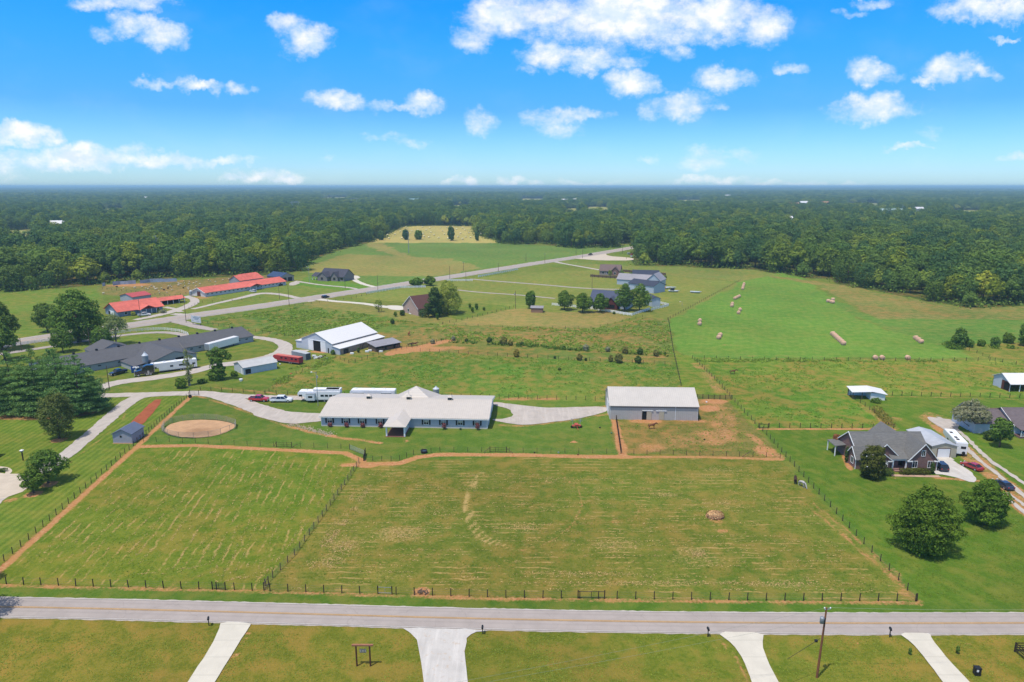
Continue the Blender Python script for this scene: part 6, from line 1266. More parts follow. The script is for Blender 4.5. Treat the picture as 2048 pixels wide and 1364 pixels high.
fp=pole('tall wooden utility pole with transformer beside the near road',1633.5,1355,1215,.17,0,True,M_pole,lean=.25)
hF=hgt(1355,1215)
MB().tube((-.05,-.1,hF-.25),(.85,.1,hF-.25),.05,n=5).build('crossarm',M_steel,fp)
for x in (0,.75): MB().lathe([(.02,0),(.09,.05),(.1,.18),(.03,.26)],(x,0,hF-.2),8).build('insulator',M_trim,fp)
MB().tube((-.15,0,hF-4.6),(-5.2,-2.2,hF-6.0),.03,n=5).build('service_cable',M_black,fp); MB().box(-.9,-.55,-.3,-.05,hF-4.95,hF-4.65).build('splice_box',M_black,fp)
MB().box(.12,.24,-.12,.12,hF-3.9,hF-1.5).build('conduit',M_black,fp)
p0=W(1633.5,1355)
def wirerun(label,a,b,sag=.8,r=.013,m=None):
    mb=MB(); n=14; pts_=[]
    for i in range(n+1): f=i/n; q=Vector(a).lerp(Vector(b),f); q.z-=4*sag*f*(1-f); pts_.append(q)
    for p,q in zip(pts_[:-1],pts_[1:]): mb.tube(p-Vector(a),q-Vector(a),r,n=3,cap=False)
    o=mb.build('power_line',m or mat('pale overhead wire',(176,182,160),.6,.05,1),None,a,fix=False); tag(o,label,'power line')
top=p0+Vector((.4,0,hF)); wirerun('thin overhead wire leaving the near pole to the right over the grass verge',top,top+Vector((58,1.2,0)),.7)
for k,(z,zz) in enumerate([(0,1080),(-1.6,1200)]):
    e=W(1024-60*k,1335+22*k,8.4-k); d=(e-(top+Vector((0,0,z)))); wirerun(['upper overhead wire crossing the lower lawns to the left of the near pole','lower overhead wire crossing the lower lawns to the left of the near pole'][k],top+Vector((0,0,z)),top+Vector((0,0,z))+d*1.9,.6)
P2=[(219,779,731,'wooden pole at the end of the pine clump beside the gravel drive',0,0),(181,699,655,'pale wooden pole on the loop lawn, in front of the huge oak',0,0),(281,635,598.5,'pole with crossarms in front of the red-roofed house',3,0),(372.5,645,590,'tall dark pole beside the white sign at the highway',0,1),(43.7,702,675,'short pole on the loop lawn at the left',0,0),
 (559,598.5,574,'pole on the lawn in front of the long red-roofed stable',0,0),(578.6,612,572,'tall dark pole on the highway edge right of the long red-roofed stable',0,0),(690.5,577,557.5,'pole in front of the dark-roofed bungalow',0,0),(755.8,580,550,'pole at the highway above the bungalow drive',0,0),(899.7,559.6,532,'highway pole between the round trees and the lane',0,0),
 (927,541,524,'leaning pole on the far side of the highway',2,0),(932,563.7,541,'pole at the lane entrance by the white fence',0,0),(996.7,543,526,'highway pole behind the climbing white fence',0,0),(1031,617.7,581,'pole with transformer by the fence left of the small brown shed',0,1),(1052,522.6,507,'pole in the meadow just beyond the highway',0,0),
 (1089.7,526.7,507,'pole at the second lane entrance on the highway',2,0),(1152,509,498,'small far pole in the meadow beyond the highway',0,0),(1165,516.7,497,'pale highway pole beside the distant dark car',1.5,0),(1184,578,548,'thin pale pole on the lane above the farmhouse',0,0),(1245,508,482.5,'tan pole at the end of the visible highway',2,0)]
for x,yb,yt,lb,arm,tr_ in P2: pole(lb,x,yb,yt,.14 if yb>560 else .17,arm,bool(tr_))
pole('grey lamp pole between the horse trailer and the stable roof',636.4,812,743.5,.11,m=M_steel,lamp=True,cat='lamp post',name='lamp_post',trans=False); q=[o for o in C.objects if o.name=='lamp_post'][0]; MB().lathe([(.01,0),(.2,.03),(.2,.7),(.01,.76)],(.3,0,hgt(812,743.5)-1.9),10).build('transformer',M_steel,q)
pole('pale lamp pole behind the dark-roofed bungalow',619,566,533,.12,m=M_steel,lamp=True,cat='lamp post',name='lamp_post'); pole('tiny lamp pole at the hay field corner',1364,612.5,603,.08,m=M_steel,lamp=True,cat='lamp post',name='lamp_post')
for x,yb,yt,lb in [(817.5,506,455,'steel transmission pole standing in the meadow'),(318,530,470,'pale steel pole rising from the left woods'),(1139,470,446,'steel pole in the woods above the highway'),(1395,455,424,'steel pole in the right woods, left of the white building'),(1680,436,419,'thin steel pole in the right woods, beside the green-roofed building'),(1803,436,409,'tall thin steel pole right of the green-roofed building'),(1545,442,422,'thin steel pole left of the low white building'),(1898,420,404,'far steel pole at the right')]:
    h=hgt(yb,yt); p=W(x,yb); root=thing('transmission_pole',lb,'transmission pole',p); r=.32*max(1,p.y/900)
    MB().tube((0,0,0),(0,0,h),r,r*.5,8).build('shaft',M_steel,root)
    mb=MB(); k=max(1,p.y/900)
    for j,z in enumerate((.96,.88,.80)): s_=1 if j%2 else -1; mb.tube((0,0,h*z),(s_*2.4*k**.5,0,h*z+.3),.12*k,n=4)
    mb.build('crossarm',M_steel,root)
def pylon(label,x,yb,yt,w_):
    p=W(x,yb); h=hgt(yb,yt); s=w_; root=thing('lattice_pylon',label,'pylon',p,R(8)); mb=MB(); r=.38
    for sx_ in(-1,1):
        for sy in(-1,1): mb.tube((0+sx_*1.2,sy*1,0),(sx_*s*.16,sy*1,h*.45),r,n=4)
        for sy in(-1,1): mb.tube((sx_*s*.16,sy,h*.45),(sx_*s*.34,sy,h*.92),r,n=4)
        for k in range(5):
            z0_=h*(.45+.094*k); z1=h*(.45+.094*(k+1)); a_=s*(.16+.036*k); b_=s*(.16+.036*(k+1)); mb.tube((sx_*a_,-1,z0_),(sx_*b_,1,z1),r*.6,n=4)
    mb.tube((-s*.5,0,h*.93),(s*.5,0,h*.93),r*1.2,n=4); mb.tube((-s*.34,0,h*1.0),(s*.34,0,h*1.0),r,n=4)
    for i in range(-4,5): mb.tube((s*.1*i,0,h*.93),(s*.1*(i+.5),0,h*1.0),r*.6,n=4)
    mb.build('lattice',M_steel,root)
pylon('grey lattice pylon in the left woods, nearer of two',592,432,403,22); pylon('grey lattice pylon in the woods, farther of two',709,416,396,26)
# silos
def silo(label,x,yb,yt,wp,legs=0,cat='silo'):
    p=W(x,yb); h=hgt(yb,yt); r=wid(x,yb,wp)/2; root=thing('feed_silo',label,cat,p)
    l=h*.28 if legs else 0; prof=[(r*.25,l*.35)] if legs else []; prof+=[(r,l+.02)]; n_=7
    for i in range(n_): z=l+(h*.8-l)*(i+1)/n_; prof+=[(r*.975,z-.12),(r,z)]
    MB().lathe(prof,n=20).build('bin',M_steel,root,smooth=False); MB().lathe([(r*1.03,h*.8+.01),(r*.25,h*.95),(r*.25,h),(.01,h)],n=20).build('cap',mat('bright galvanised lid',(214,222,230),.4,.05,1),root)
    if legs:
        for i in range(4): a=i*1.57+.7; MB().tube((r*.95*math.cos(a),r*.95*math.sin(a),0),(r*.95*math.cos(a),r*.95*math.sin(a),l+.5),.06,n=5).build('leg',M_steel,root)
silo('galvanised feed silo behind the stable roof',872.5,797,772.5,12.5); silo('tall galvanised feed silo on legs beside the semi truck',293,738,704,12,1); silo('feed hopper on a stem at the end of the long red-roofed stable',382,592,580,6,1)
# ---------------------------------------------------------------- vehicles
def bev(o,w=.06,seg=2):
    bm=bmesh.new(); bm.from_mesh(o.data); bmesh.ops.remove_doubles(bm,verts=bm.verts,dist=.0005); bmesh.ops.bevel(bm,geom=[e for e in bm.edges if e.calc_face_angle(0)>.35],offset=w,segments=seg,affect='EDGES',clamp_overlap=True); bm.to_mesh(o.data); bm.free(); return o
def wheel(root,x,y,r=.34,w=.24,par='wheel'):
    o=MB().tube((x,y-w/2,r),(x,y+w/2,r),r,n=16).build('wheel',M_rubber,root); s=1 if y>0 else -1
    MB().tube((x,y+s*(w/2+.002),r),(x,y+s*(w/2+.03),r),r*.6,n=12).build('rim',M_rim,o); return o
def car(kind,paint,label,p,q=None,yaw=None,cat=None,name=None,L=None,group=None,track=None):
    """p,q: rear and front ground points"""
    a=W(*p); 
    if q: b=W(*q); yaw=math.atan2(b.y-a.y,b.x-a.x); c=(a+b)/2
    else: c=a; yaw=R(yaw)
    sp={'sedan':(4.8,1.82,1.45),'suv':(4.8,1.92,1.75),'pickup':(5.9,2.0,1.95),'dually':(6.5,2.1,2.0)}[kind]; l,w_,h=sp
    l=L or l; root=thing(name or {'sedan':'sedan_car','suv':'suv_car','pickup':'pickup_truck','dually':'pickup_truck'}[kind],label,cat or {'sedan':'car','suv':'car'}.get(kind,'pickup truck'),c,yaw,group)
    hw_=w_/2; X=l/2
    if kind=='sedan': low=[(-X,.32),(-X+.02,.78),(-X+.12,.95),(-X+.95,1.0),(X-1.35,.93),(X-.35,.78),(X-.02,.62),(X,.3)]; cab=(-X+.45,-X+1.25,X-2.35,X-1.45,.96,h)
    elif kind=='suv': low=[(-X,.36),(-X,1.02),(-X+.1,1.1),(X-1.2,1.08),(X-.3,.98),(X-.02,.75),(X,.36)]; cab=(-X+.06,-X+.45,X-2.0,X-1.2,1.08,h)
    else: low=[(-X,.5),(-X,1.12),(-X+1.9,1.14),(X-1.6,1.18),(X-.25,1.1),(X,.85),(X,.45)]; cab=(-X+1.95,-X+2.2,X-2.3,X-1.5,1.15,h)
    bev(MB().ext(low,'y',-hw_,hw_).build('body',paint,root),.09,2)
    x0,x1,x2,x3,zb,zt=cab; wi=hw_-.06; wt=hw_-.26; g=.0
    mb=MB(); mb.add([(x0,-wi,zb),(x3,-wi,zb),(x3,wi,zb),(x0,wi,zb),(x1,-wt,zt-.09),(x2,-wt,zt-.09),(x2,wt,zt-.09),(x1,wt,zt-.09)],[(0,3,2,1),(4,5,6,7),(0,1,5,4),(1,2,6,5),(2,3,7,6),(3,0,4,7)]); mb.build('window_glass',M_glass,root)
    mb=MB(); e=.02; mb.box(x1-.06,x2+.06,-wt-.03,wt+.03,zt-.09+.001,zt)
    for (ax,bx_) in ((x0,x1),(x3,x2)):
        for s in(-1,1): mb.tube((ax,s*(wi+.005),zb),(bx_,s*(wt+.005),zt-.05),.05,n=5)
    m_=(x0+x3)/2; mt=(x1+x2)/2
    for s in(-1,1): mb.tube((m_,s*(wi+.01),zb),(mt,s*(wt+.01),zt-.05),.04,n=4)
    bev(mb.build('roof',paint,root),.02,1)
    if 'p' in kind or kind=='dually':
        mb=MB(); mb.box(-X+.12,-X+1.8,-hw_+.16,hw_-.16,1.15,1.17); mb.build('bed_liner',M_black,root)
        mb=MB(); 
        for s in(-1,1): mb.box(-X+.05,-X+1.9,s*hw_-.12 if s>0 else -hw_,s*hw_ if s>0 else -hw_+.12,1.14,1.26)
        mb.box(-X,-X+.1,-hw_,hw_,1.14,1.26); mb.build('bed_rail',paint,root)
    r=.34 if kind!='dually' else .42; r=.4 if kind in('pickup',) else r
    for x in (-X+.95,X-.95):
        for s in(-1,1): wheel(root,x,s*(hw_-.10),r,.26)
    if kind=='dually':
        for s in(-1,1): o=MB(); o.ext([(-X+.35,.6),(-X+.5,1.0),(-X+1.5,1.0),(-X+1.7,.6)],'y',s*hw_ if s>0 else -hw_-.2,s*hw_+.2 if s>0 else -hw_); bev(o.build('rear_fender',paint,root),.05)
    for s in(-1,1):
        MB().box(X-.06,X+.015,s*(hw_-.35)-.18,s*(hw_-.35)+.18,.68,.86).build('headlight',M_trim,root); MB().box(-X-.015,-X+.05,s*(hw_-.25)-.14,s*(hw_-.25)+.14,.72,.95).build('taillight',M_red,root)
        MB().box(x3-.25,x3-.05,s*(hw_+.1)-.07,s*(hw_+.1)+.07,zb,zb+.16).build('mirror',paint,root)
    MB().box(X-.03,X+.05,-hw_+.1,hw_-.1,.35,.58).build('bumper',M_rim if kind in('dually','pickup') else paint,root)
    return root
P_red=car_paint('bright red car paint',(.50,.012,.015)); P_white=car_paint('white car paint',(.8,.8,.8)); P_blk=car_paint('black car paint',(.012,.012,.016)); P_dkred=car_paint('deep red car paint',(.36,.01,.015)); P_nav=car_paint('dark blue car paint',(.02,.035,.07)); P_sil=car_paint('silver trailer skin',(.62,.64,.66)); P_navb=car_paint('blue black car paint',(.012,.018,.035))
car('pickup',P_red,'red crew-cab pickup parked on the grass beside the white pickup',(500,801.5),(537,802.5))
car('dually',P_white,'white crew-cab pickup with wide rear fenders, between the red pickup and the horse trailer',(541.5,803.5),(584.5,803.5))
car('pickup',P_blk,'black pickup on the grass beside the long grey stable',(254,744),(219,753))
car('suv',P_navb,'dark blue-black suv on the pale drive of the brick house',(1888,944),(1872,930)); car('sedan',P_dkred,'red sedan on the grass beside the pale drive, right of the suv',(1957,942),(1930,931)); car('sedan',P_nav,'dark blue sedan near the right edge, behind the wide low tree',(2019,981),(1992,966))
car('pickup',P_white,'white pickup parked before the red-roofed house',(277.5,632.5),(300,631)); car('suv',P_white,'white suv parked at the end of the open shed row',(349.5,601.5),(364,599)); car('suv',P_white,'white suv at the porch of the long red-roofed stable',(512,585),(500,583.5))
car('pickup',P_blk,'small dark vehicle on the highway near the second lane',(1178,511),(1184,510)); car('suv',P_blk,'dark vehicle on the highway by the first white drive',(648,596.5),(654,595.5))
car('suv',P_white,'white car at the distant yard beside the highway, left one',(1256,509),(1261,508.5)); car('suv',P_red,'red car at the distant yard beside the highway',(1262,510.5),(1267,510)); car('suv',P_white,'pale car at the distant yard, nearest the trees',(1263,514),(1268,513.5))
# horse trailers with living quarters
def trailer(label,p,q,h,w_,paint,nose=2.2,wins=(),name='horse_trailer',cat='horse trailer',roofm=None,ax=2,goose=True,side=-1,slide=None,air=(.35,.7),door=None,wz=1.75):
    """p tail, q nose on the ground"""
    a=W(*p); b=W(*q); L=(b-a).length; yaw=math.atan2(b.y-a.y,b.x-a.x); root=thing(name,label,cat,a,yaw); hw_=w_/2; zf=.65
    prof=[(0,zf),(0,h-.12),(.12,h),(L-.5,h),(L-.08,h-.45),(L-.02,h-1.3)]+([(L-nose,h-1.65),(L-nose-.15,zf)] if goose else [(L-.1,zf)])
    bev(MB().ext(prof,'y',-hw_,hw_).build('body',paint,root),.07,2)
    MB().box(.15,L-.7,-hw_+.12,hw_-.12,h+.003,h+.03).build('roof_skin',roofm or M_white,root)
    MB().box(.1,L-nose-.3 if goose else L-.3,-hw_+.15,hw_-.15,.35,zf).build('chassis',M_black,root)
    for k in range(ax):
        for s in(-1,1): wheel(root,L*.30+k*.9,s*(hw_-.08),.38,.24)
    for s in(-1,1):
        for x in wins: MB().box(x*L-.5,x*L+.5,s*hw_-.03 if s<0 else hw_-.01,-hw_+.0 if s<0 else hw_+.03,wz,wz+.6).build('window',M_glass,root)
        MB().box(0.3,L-nose-.2 if goose else L-.2,s*hw_-.02 if s<0 else hw_-.005,-hw_+.005 if s<0 else hw_+.02,zf+.1,zf+.2).build('stripe',M_steel,root)
    for x in air: MB().box(x*L-.4,x*L+.4,-.35,.35,h+.03,h+.3).build('roof_unit',M_trim,root)
    if slide: 
        s=side; x0,x1=slide; y0=s*hw_; y1=s*(hw_+.95); mb=MB(); mb.box(x0*L,x1*L,min(y0,y1),max(y0,y1),.75,h-.55); o=bev(mb.build('slide_out',P_sil,root),.04); MB().box((x0+.05)*L,(x1-.05)*L,y1-.02 if s<0 else y1,y1 if s<0 else y1+.02,1.6,2.2).build('window',M_glass,o); MB().box(x0*L-.05,x1*L+.05,min(y0,y1)-.03,max(y0,y1)+.03,h-.545,h-.47).build('slide_roof',M_steel,o)
    if goose: MB().tube((L-.9,0,h-1.6),(L-.9,0,.75),.08,n=6).build('gooseneck',M_black,root)
    return root,L,hw_
trailer('white horse trailer with slide-out, nose towards the white pickup',(683,802),(598.5,801.5),3.35,2.5,P_white,2.0,(.12,.22,.32,.42,.93),slide=(.58,.78),side=1,air=(.82,.5)); q=[o for o in C.objects if o.name=='horse_trailer'][-1]
MB().box(-.0,4.4,-1.25,.9,3.39,4.0).build('hay_pod',M_white,q)
rv_,L_,hw_=trailer('long white motorhome parked behind the stable roof',(792,800),(702,799),3.4,2.5,P_white,0,(.2,.45,.6),name='motorhome',cat='motorhome',goose=False,air=(.25,.5,.88),ax=1)
for f0,f1 in ((.08,.3),(.68,.92)): MB().box(L_*f0,L_*f1,hw_,hw_+.5,.9,2.7).build('slide_out',M_steel,rv_)
MB().box(L_-.12,L_+.02,-1.0,1.0,1.3,2.7).build('windscreen',M_glass,rv_); wheel(rv_,L_-1.2,1.15,.45)
trailer('long white horse trailer hitched to the black semi truck',(394,735),(301,747),3.5,2.5,P_white,2.6,(.07,.30,.36,.55,.9,.2),air=(.18,.45,.7)); q=[o for o in C.objects if o.name=='horse_trailer'][-1]
tl=(W(394,735)-W(301,747)).length; MB().box(tl*.03,tl*.55,-1.0,1.0,3.53,4.0).build('hay_rack_cover',M_white,q)
# semi truck
a=W(308,748.5); b=W(275,752.5); yaw=math.atan2(b.y-a.y,b.x-a.x); tk=thing('semi_truck','black semi truck with sleeper cab pulling the long white horse trailer','truck',a,yaw); L=(b-a).length+.8
bev(MB().box(.0,L-3.4,-.45,.45,.6,1.0).build('frame',M_black,tk),.03); bev(MB().ext([(L-6,.7),(L-6,3.6),(L-3.9,3.7),(L-2.9,3.3),(L-2.3,2.2),(L-2.2,.7)],'y',-1.15,1.15).build('cab',P_blk,tk),.08)
bev(MB().ext([(L-2.2,.7),(L-2.2,2.15),(L-.4,1.8),(L-.05,1.5),(L,.7)],'y',-.85,.85).build('hood',P_blk,tk),.1); MB().box(L-.02,L+.06,-.55,.55,.75,1.65).build('grille',M_rim,tk); MB().box(L-.05,L+.15,-1.1,1.1,.35,.68).build('bumper',M_rim,tk)
mb=MB(); mb.add([(L-2.86,-1.0,3.2),(L-2.86,1.0,3.2),(L-2.28,1.0,2.25),(L-2.28,-1.0,2.25),(L-2.80,-1.0,3.24),(L-2.80,1.0,3.24),(L-2.22,1.0,2.28),(L-2.22,-1.0,2.28)],[(0,1,2,3),(7,6,5,4),(0,4,5,1),(1,5,6,2),(2,6,7,3),(3,7,4,0)]); mb.build('windscreen',M_glass,tk)
for s in(-1,1):
    MB().box(L-3.8,L-3.0,s*1.15-.03,s*1.15+.03,2.1,2.9).build('window',M_glass,tk); MB().tube((L-6.15,s*.95,1),(L-6.15,s*.95,4.1),.08,n=6).build('exhaust_stack',M_rim,tk); MB().lathe([(.01,0),(.33,.05),(.33,1.4),(.01,1.45)],(L-4.2,s*1.0,.35),10).build('fuel_tank',M_rim,tk)
    for x in (L-1.1,1.0,2.2): wheel(tk,x,s*.98,.5,.32)
    MB().box(.4,2.9,s*.98-.25,s*.98+.25,1.03,1.09).build('fender',M_rim,tk)
# red stock trailer, container, box trailer, dumpster
trailer('faded red stock trailer beside the grey container',(603,729),(550.5,722),2.75,2.3,mat('faded red trailer paint',(190,62,66),.6,.15,1),1.8,(.12,.27,.5,.66),name='stock_trailer',cat='stock trailer',roofm=mat('rust-streaked pink roof',(222,122,104),.6,.2,1),air=(),wz=1.7)
ct=thing('shipping_container','pale grey container behind the red stock trailer','container',W(612,721),math.atan2(W(577,713).y-W(612,721).y,W(577,713).x-W(612,721).x)); bev(MB().box(0,8.6,-2.3,0,0,2.5).build('body',mat('grey container steel',(150,158,166),.6,.1,1,kind='ribx'),ct),.04); MB().box(.05,8.55,-2.25,-.05,2.51,2.56).build('roof',mat('dusty white container top',(206,208,210),.6,.1,1),ct); MB().box(-.05,-.004,-2.1,-.2,.15,2.35).build('door',mat('dark container door',(96,96,98),.7,.1,1),ct)
a=W(420,705.5); b=W(479,689); yaw=math.atan2(b.y-a.y,b.x-a.x); bt=thing('box_trailer','long white box trailer parked along the grey stable behind the trees','box trailer',a,yaw); Lb=(b-a).length
bev(MB().box(0,Lb,-.0,2.6,.9,3.5).build('body',P_white,bt),.05); MB().box(Lb*.02,Lb*.98,.1,2.5,3.502,3.54).build('roof',M_whroof,bt); MB().box(-.04,-.004,.15,2.45,1.0,3.35).build('rear_door',M_steel,bt)
for x in (1.5,2.7): wheel(bt,x,.1,.48,.3); wheel(bt,x,2.5,.48,.3)
MB().box(Lb-3,Lb-2.8,.3,.5,0,.9).build('landing_leg',M_black,bt)
dm_=thing('dumpster','open blue dumpster between the black pickup and the semi truck','dumpster',W(263,746.5),R(26)); mb=MB(); M_blue=mat('bright blue dumpster paint',(36,92,176),.5,.1,1)
mb.box(0,2.6,-.08,0,.15,1.75); mb.box(0,2.6,1.9,1.98,.15,2.0); mb.box(0,.08,0,1.9,.15,1.9); mb.box(2.52,2.6,0,1.9,.15,1.9); mb.box(.08,2.52,0,1.9,.15,.25); mb.build('bin',M_blue,dm_); MB().box(.9,1.6,-.1,-.084,.6,1.2).build('sticker',M_trim,dm_)
rg=np.random.default_rng(3); mb=MB(); [mb.obox((rg.uniform(.4,2.2),rg.uniform(.3,1.6),1.7+rg.random()*.25),(.5,.5,.35),Matrix.Rotation(rg.random()*3,3,'Z')) for i in range(9)]; tag(mb.build('rubbish_bags',M_trim,None,dm_.location),'white rubbish bags heaped in the blue dumpster','rubbish')
fr,_,_=trailer('white fifth-wheel camper behind the cream garage, black vents on its roof',(1921,913),(1894,883),3.6,2.5,P_white,2.2,(.3,.6),name='camper_trailer',cat='camper',air=(.55,)); MB().box(-.04,-.004,-.9,.2,2.0,2.6).build('window',M_glass,fr); MB().tube((-.14,-.5,1.0),(-.02,-.5,1.0),.36,n=14).build('spare_wheel',M_rubber,fr)
for x in (1.5,3.0,6.5): MB().box(x,x+.7,.2,.8,3.64,3.8).build('roof_vent',M_black,fr)
# boats by the workshop
for x,y_,lb in [(1341,577,'small white boat by the workshop doors'),(1347,584,'white boat on the grass, right of the workshop'),(1391,586,'white boat hull alone in the grass right of the workshop'),(1327,578,'pale trailer with red tarpaulin at the workshop doors')]:
    r_=thing('boat',lb,'boat' if 'boat' in lb else 'trailer',W(x,y_),R(-15)); pr=[(-3.4,0,.9),(-3.2,1.1,1),(1.5,1.15,1.05),(3.8,0,1.2),(1.5,-1.15,1.05),(-3.2,-1.1,1)]; bt_=[(-3.1,0,.3),(-3,.7,.35),(1.2,.7,.35),(2.8,0,.45),(1.2,-.7,.35),(-3,-.7,.35)]
    MB().add(pr+bt_,[(0,1,2,3,4,5),(11,10,9,8,7,6)]+[(i,(i+1)%6,6+(i+1)%6,6+i) for i in range(6)]).build('hull',P_white,r_)
    if 'right of the workshop' in lb and 'alone' not in lb: MB().box(-2,.5,-.8,.8,1.05,1.9).build('cover',M_black,r_)
    if 'red' in lb: MB().box(-2,1.5,-.9,.9,1.0,1.3).build('tarpaulin',mat('faded red tarpaulin',(196,96,70),.8,.1,1),r_)
    MB().box(-2.6,2.6,-.5,.5,.12,.3).build('cradle',M_black,r_)
# hay tedder
td=thing('hay_tedder','red folded hay tedder with raised tine arms on the stable lawn','farm implement',W(1153,856),R(5)); M_rd=mat('faded red implement paint',(206,92,72),.5,.15,2)
mb=MB(); mb.box(-1.2,1.2,-.3,.5,.55,.85); mb.tube((0,-.3,.7),(0,-2.6,.4),.07); mb.box(-.5,.5,-.6,.9,.85,1.15); bev(mb.build('frame',M_rd,td),.03,1)
for s in(-1,1):
    wheel(td,s*1.25,0.1,.34,.22); mb=MB(); mb.tube((s*.9,.2,.8),(s*1.3,.6,2.6),.05,n=5)
    for k in range(9): a=k*.7; c_=Vector((s*1.15,.5,2.0)); mb.tube(c_,c_+Vector((math.cos(a)*.8,.15,math.sin(a)*.8)),.025,n=4)
    mb.build('tine_arm',M_steel,td)
# ---------------------------------------------------------------- small things
def mailbox(label,x,yb,yt,yaw=0,m=None):
    h=hgt(yb,yt); root=thing('mailbox',label,'mailbox',W(x,yb),R(yaw)); MB().box(-.06,.06,-.06,.06,-.1,h-.2).build('post',M_black,root)
    mb=MB(); pr=[(-.14,h-.28),(.14,h-.28),(.14,h-.1),(.09,h-.02),(0,h+.01),(-.09,h-.02),(-.14,h-.1)]; mb.ext(pr,'y',-.3,.35); mb.build('box',m or M_black,root); MB().box(.142,.165,0,.15,h-.2,h+.03).build('flag',M_steel,root); MB().tube((0,.3,h-.3),(0,0,h-.7),.035,n=4).build('brace',M_black,root); return root
mailbox('black mailbox left of the leftmost concrete driveway',418,1251.5,1235,20); mailbox('dark mailbox with green leaves at its foot, right of the gravel driveway',965,1268,1252.5); mailbox('black mailbox left of the second concrete driveway from the right',1415.5,1273.5,1256); mailbox('black mailbox left of the rightmost concrete driveway',1779,1274.5,1256,-15)
bx=thing('bin','black lidded bin standing on the lawn near the lower right corner','bin',W(1953,1349),R(-6)); bev(MB().box(-.38,.38,-.35,.35,0,1.05).build('body',M_black,bx),.04); bev(MB().box(-.42,.42,-.39,.39,1.055,1.15).build('lid',M_black,bx),.03); MB().box(-.25,.02,-.37,-.352,.65,.95).build('sticker',M_trim,bx)
# hanging sign frame
s0=W(714,1332); s1=W(741,1332); wd_=(s1-s0).length; sg=thing('hanging_sign_frame','tall wooden frame with a small grey plaque hanging under its beam, on the front lawn','sign',s0,0); hS=3.15; M_sg=mat('dark stained post wood',(96,58,44),.8,.15,4)
for x in (0,wd_): MB().box(x-.09,x+.09,-.09,.09,-.1,hS).build('post',M_sg,sg)
MB().box(-.55,wd_+.5,-.13,.13,hS+.001,hS+.22).build('beam',mat('weathered beam wood',(176,122,92),.85,.15,4),sg); mb=MB(); c_=wd_*.5; mb.box(c_-.46,c_+.46,-.04,.04,hS-1.05,hS-.5); pl=mb.build('plaque',mat('grey sign plaque',(126,128,124),.7,.15,4),sg)
mb=MB(); mb.box(c_-.12,c_+.12,-.055,-.041,hS-.86,hS-.68); mb.box(c_-.4,c_-.28,-.055,-.041,hS-.9,hS-.62); mb.box(c_+.28,c_+.4,-.055,-.041,hS-.9,hS-.62); mb.build('plaque_mark',mat('pale sign mark',(196,192,176),.7,.1,4),pl)
for x in (c_-.4,c_+.4): MB().tube((x,0,hS-.5),(x,0,hS),.012,n=4).build('chain',M_steel,sg)
# roadside billboard with faint blue lettering
a=W(384,649); b=W(401,651.5); yaw=math.atan2(b.y-a.y,b.x-a.x); bb=thing('roadside_sign','white roadside sign with faint blue writing at the highway turn-off','sign',a,yaw); Lb=(b-a).length+.6
MB().box(-.1,Lb,-.08,.08,1.3,4.5).build('board',mat('white sign board',(226,232,240),.5,.04,1),bb)
for x in (.5,Lb-.7): MB().box(x,x+.2,.09,.25,0,3.5).build('post',M_post,bb)
rg=np.random.default_rng(9); M_ink=mat('faded blue lettering',(84,132,168),.6,.2,4); M_ink2=mat('faded grey lettering',(150,168,184),.6,.1,4)
for z,xa,xb,m_,hh in [(3.9,.3,.95,M_ink2,.3),(3.3,.22,.8,M_ink,.42),(2.7,.35,.75,M_ink,.34),(2.0,.12,.2,M_ink,.4),(1.9,.5,.85,M_ink2,.2)]:
    mb=MB(); x=xa*Lb
    while x<xb*Lb: w_=.14+.16*rg.random(); mb.box(x,x+w_,-.1,-.084,z,z+hh*(.7+.3*rg.random())); x+=w_+.08
    mb.build('lettering',m_,bb)
# water tub, lamp post by the patio, playset bits
wt=thing('water_trough','black round water tub on the orange path','water trough',W(848,905.5)); bev(MB().lathe([(.75,0),(.82,.6),(.86,.62),(.86,.68),(.74,.68),(.70,.45)],n=20).build('tub',M_black,wt),.01,1); MB().lathe([(.72,.5),(.01,.505)],n=20).build('water',mat('trough water',(.03,.05,.07),.05,.05,1,raw=True,spec=.6),wt)
bd=thing('lamp_post','dark lantern post on the mown lawn above the patio','lamp post',W(46.5,921)); MB().box(-.1,.1,-.1,.1,0,2.3).build('post',M_post,bd); MB().box(-.28,.28,-.28,.28,2.31,2.6).build('lantern',M_steel,bd); MB().add([(-.38,-.38,2.6),(.38,-.38,2.6),(.38,.38,2.6),(-.38,.38,2.6),(0,0,2.85)],[(0,1,4),(1,2,4),(2,3,4),(3,0,4),(3,2,1,0)]).build('lantern_roof',M_trim,bd)
hb_=hedge('small clipped box hedge in the patio bed at the left edge',[(0,944),(9,943)],1.3,.9,L_box,500)
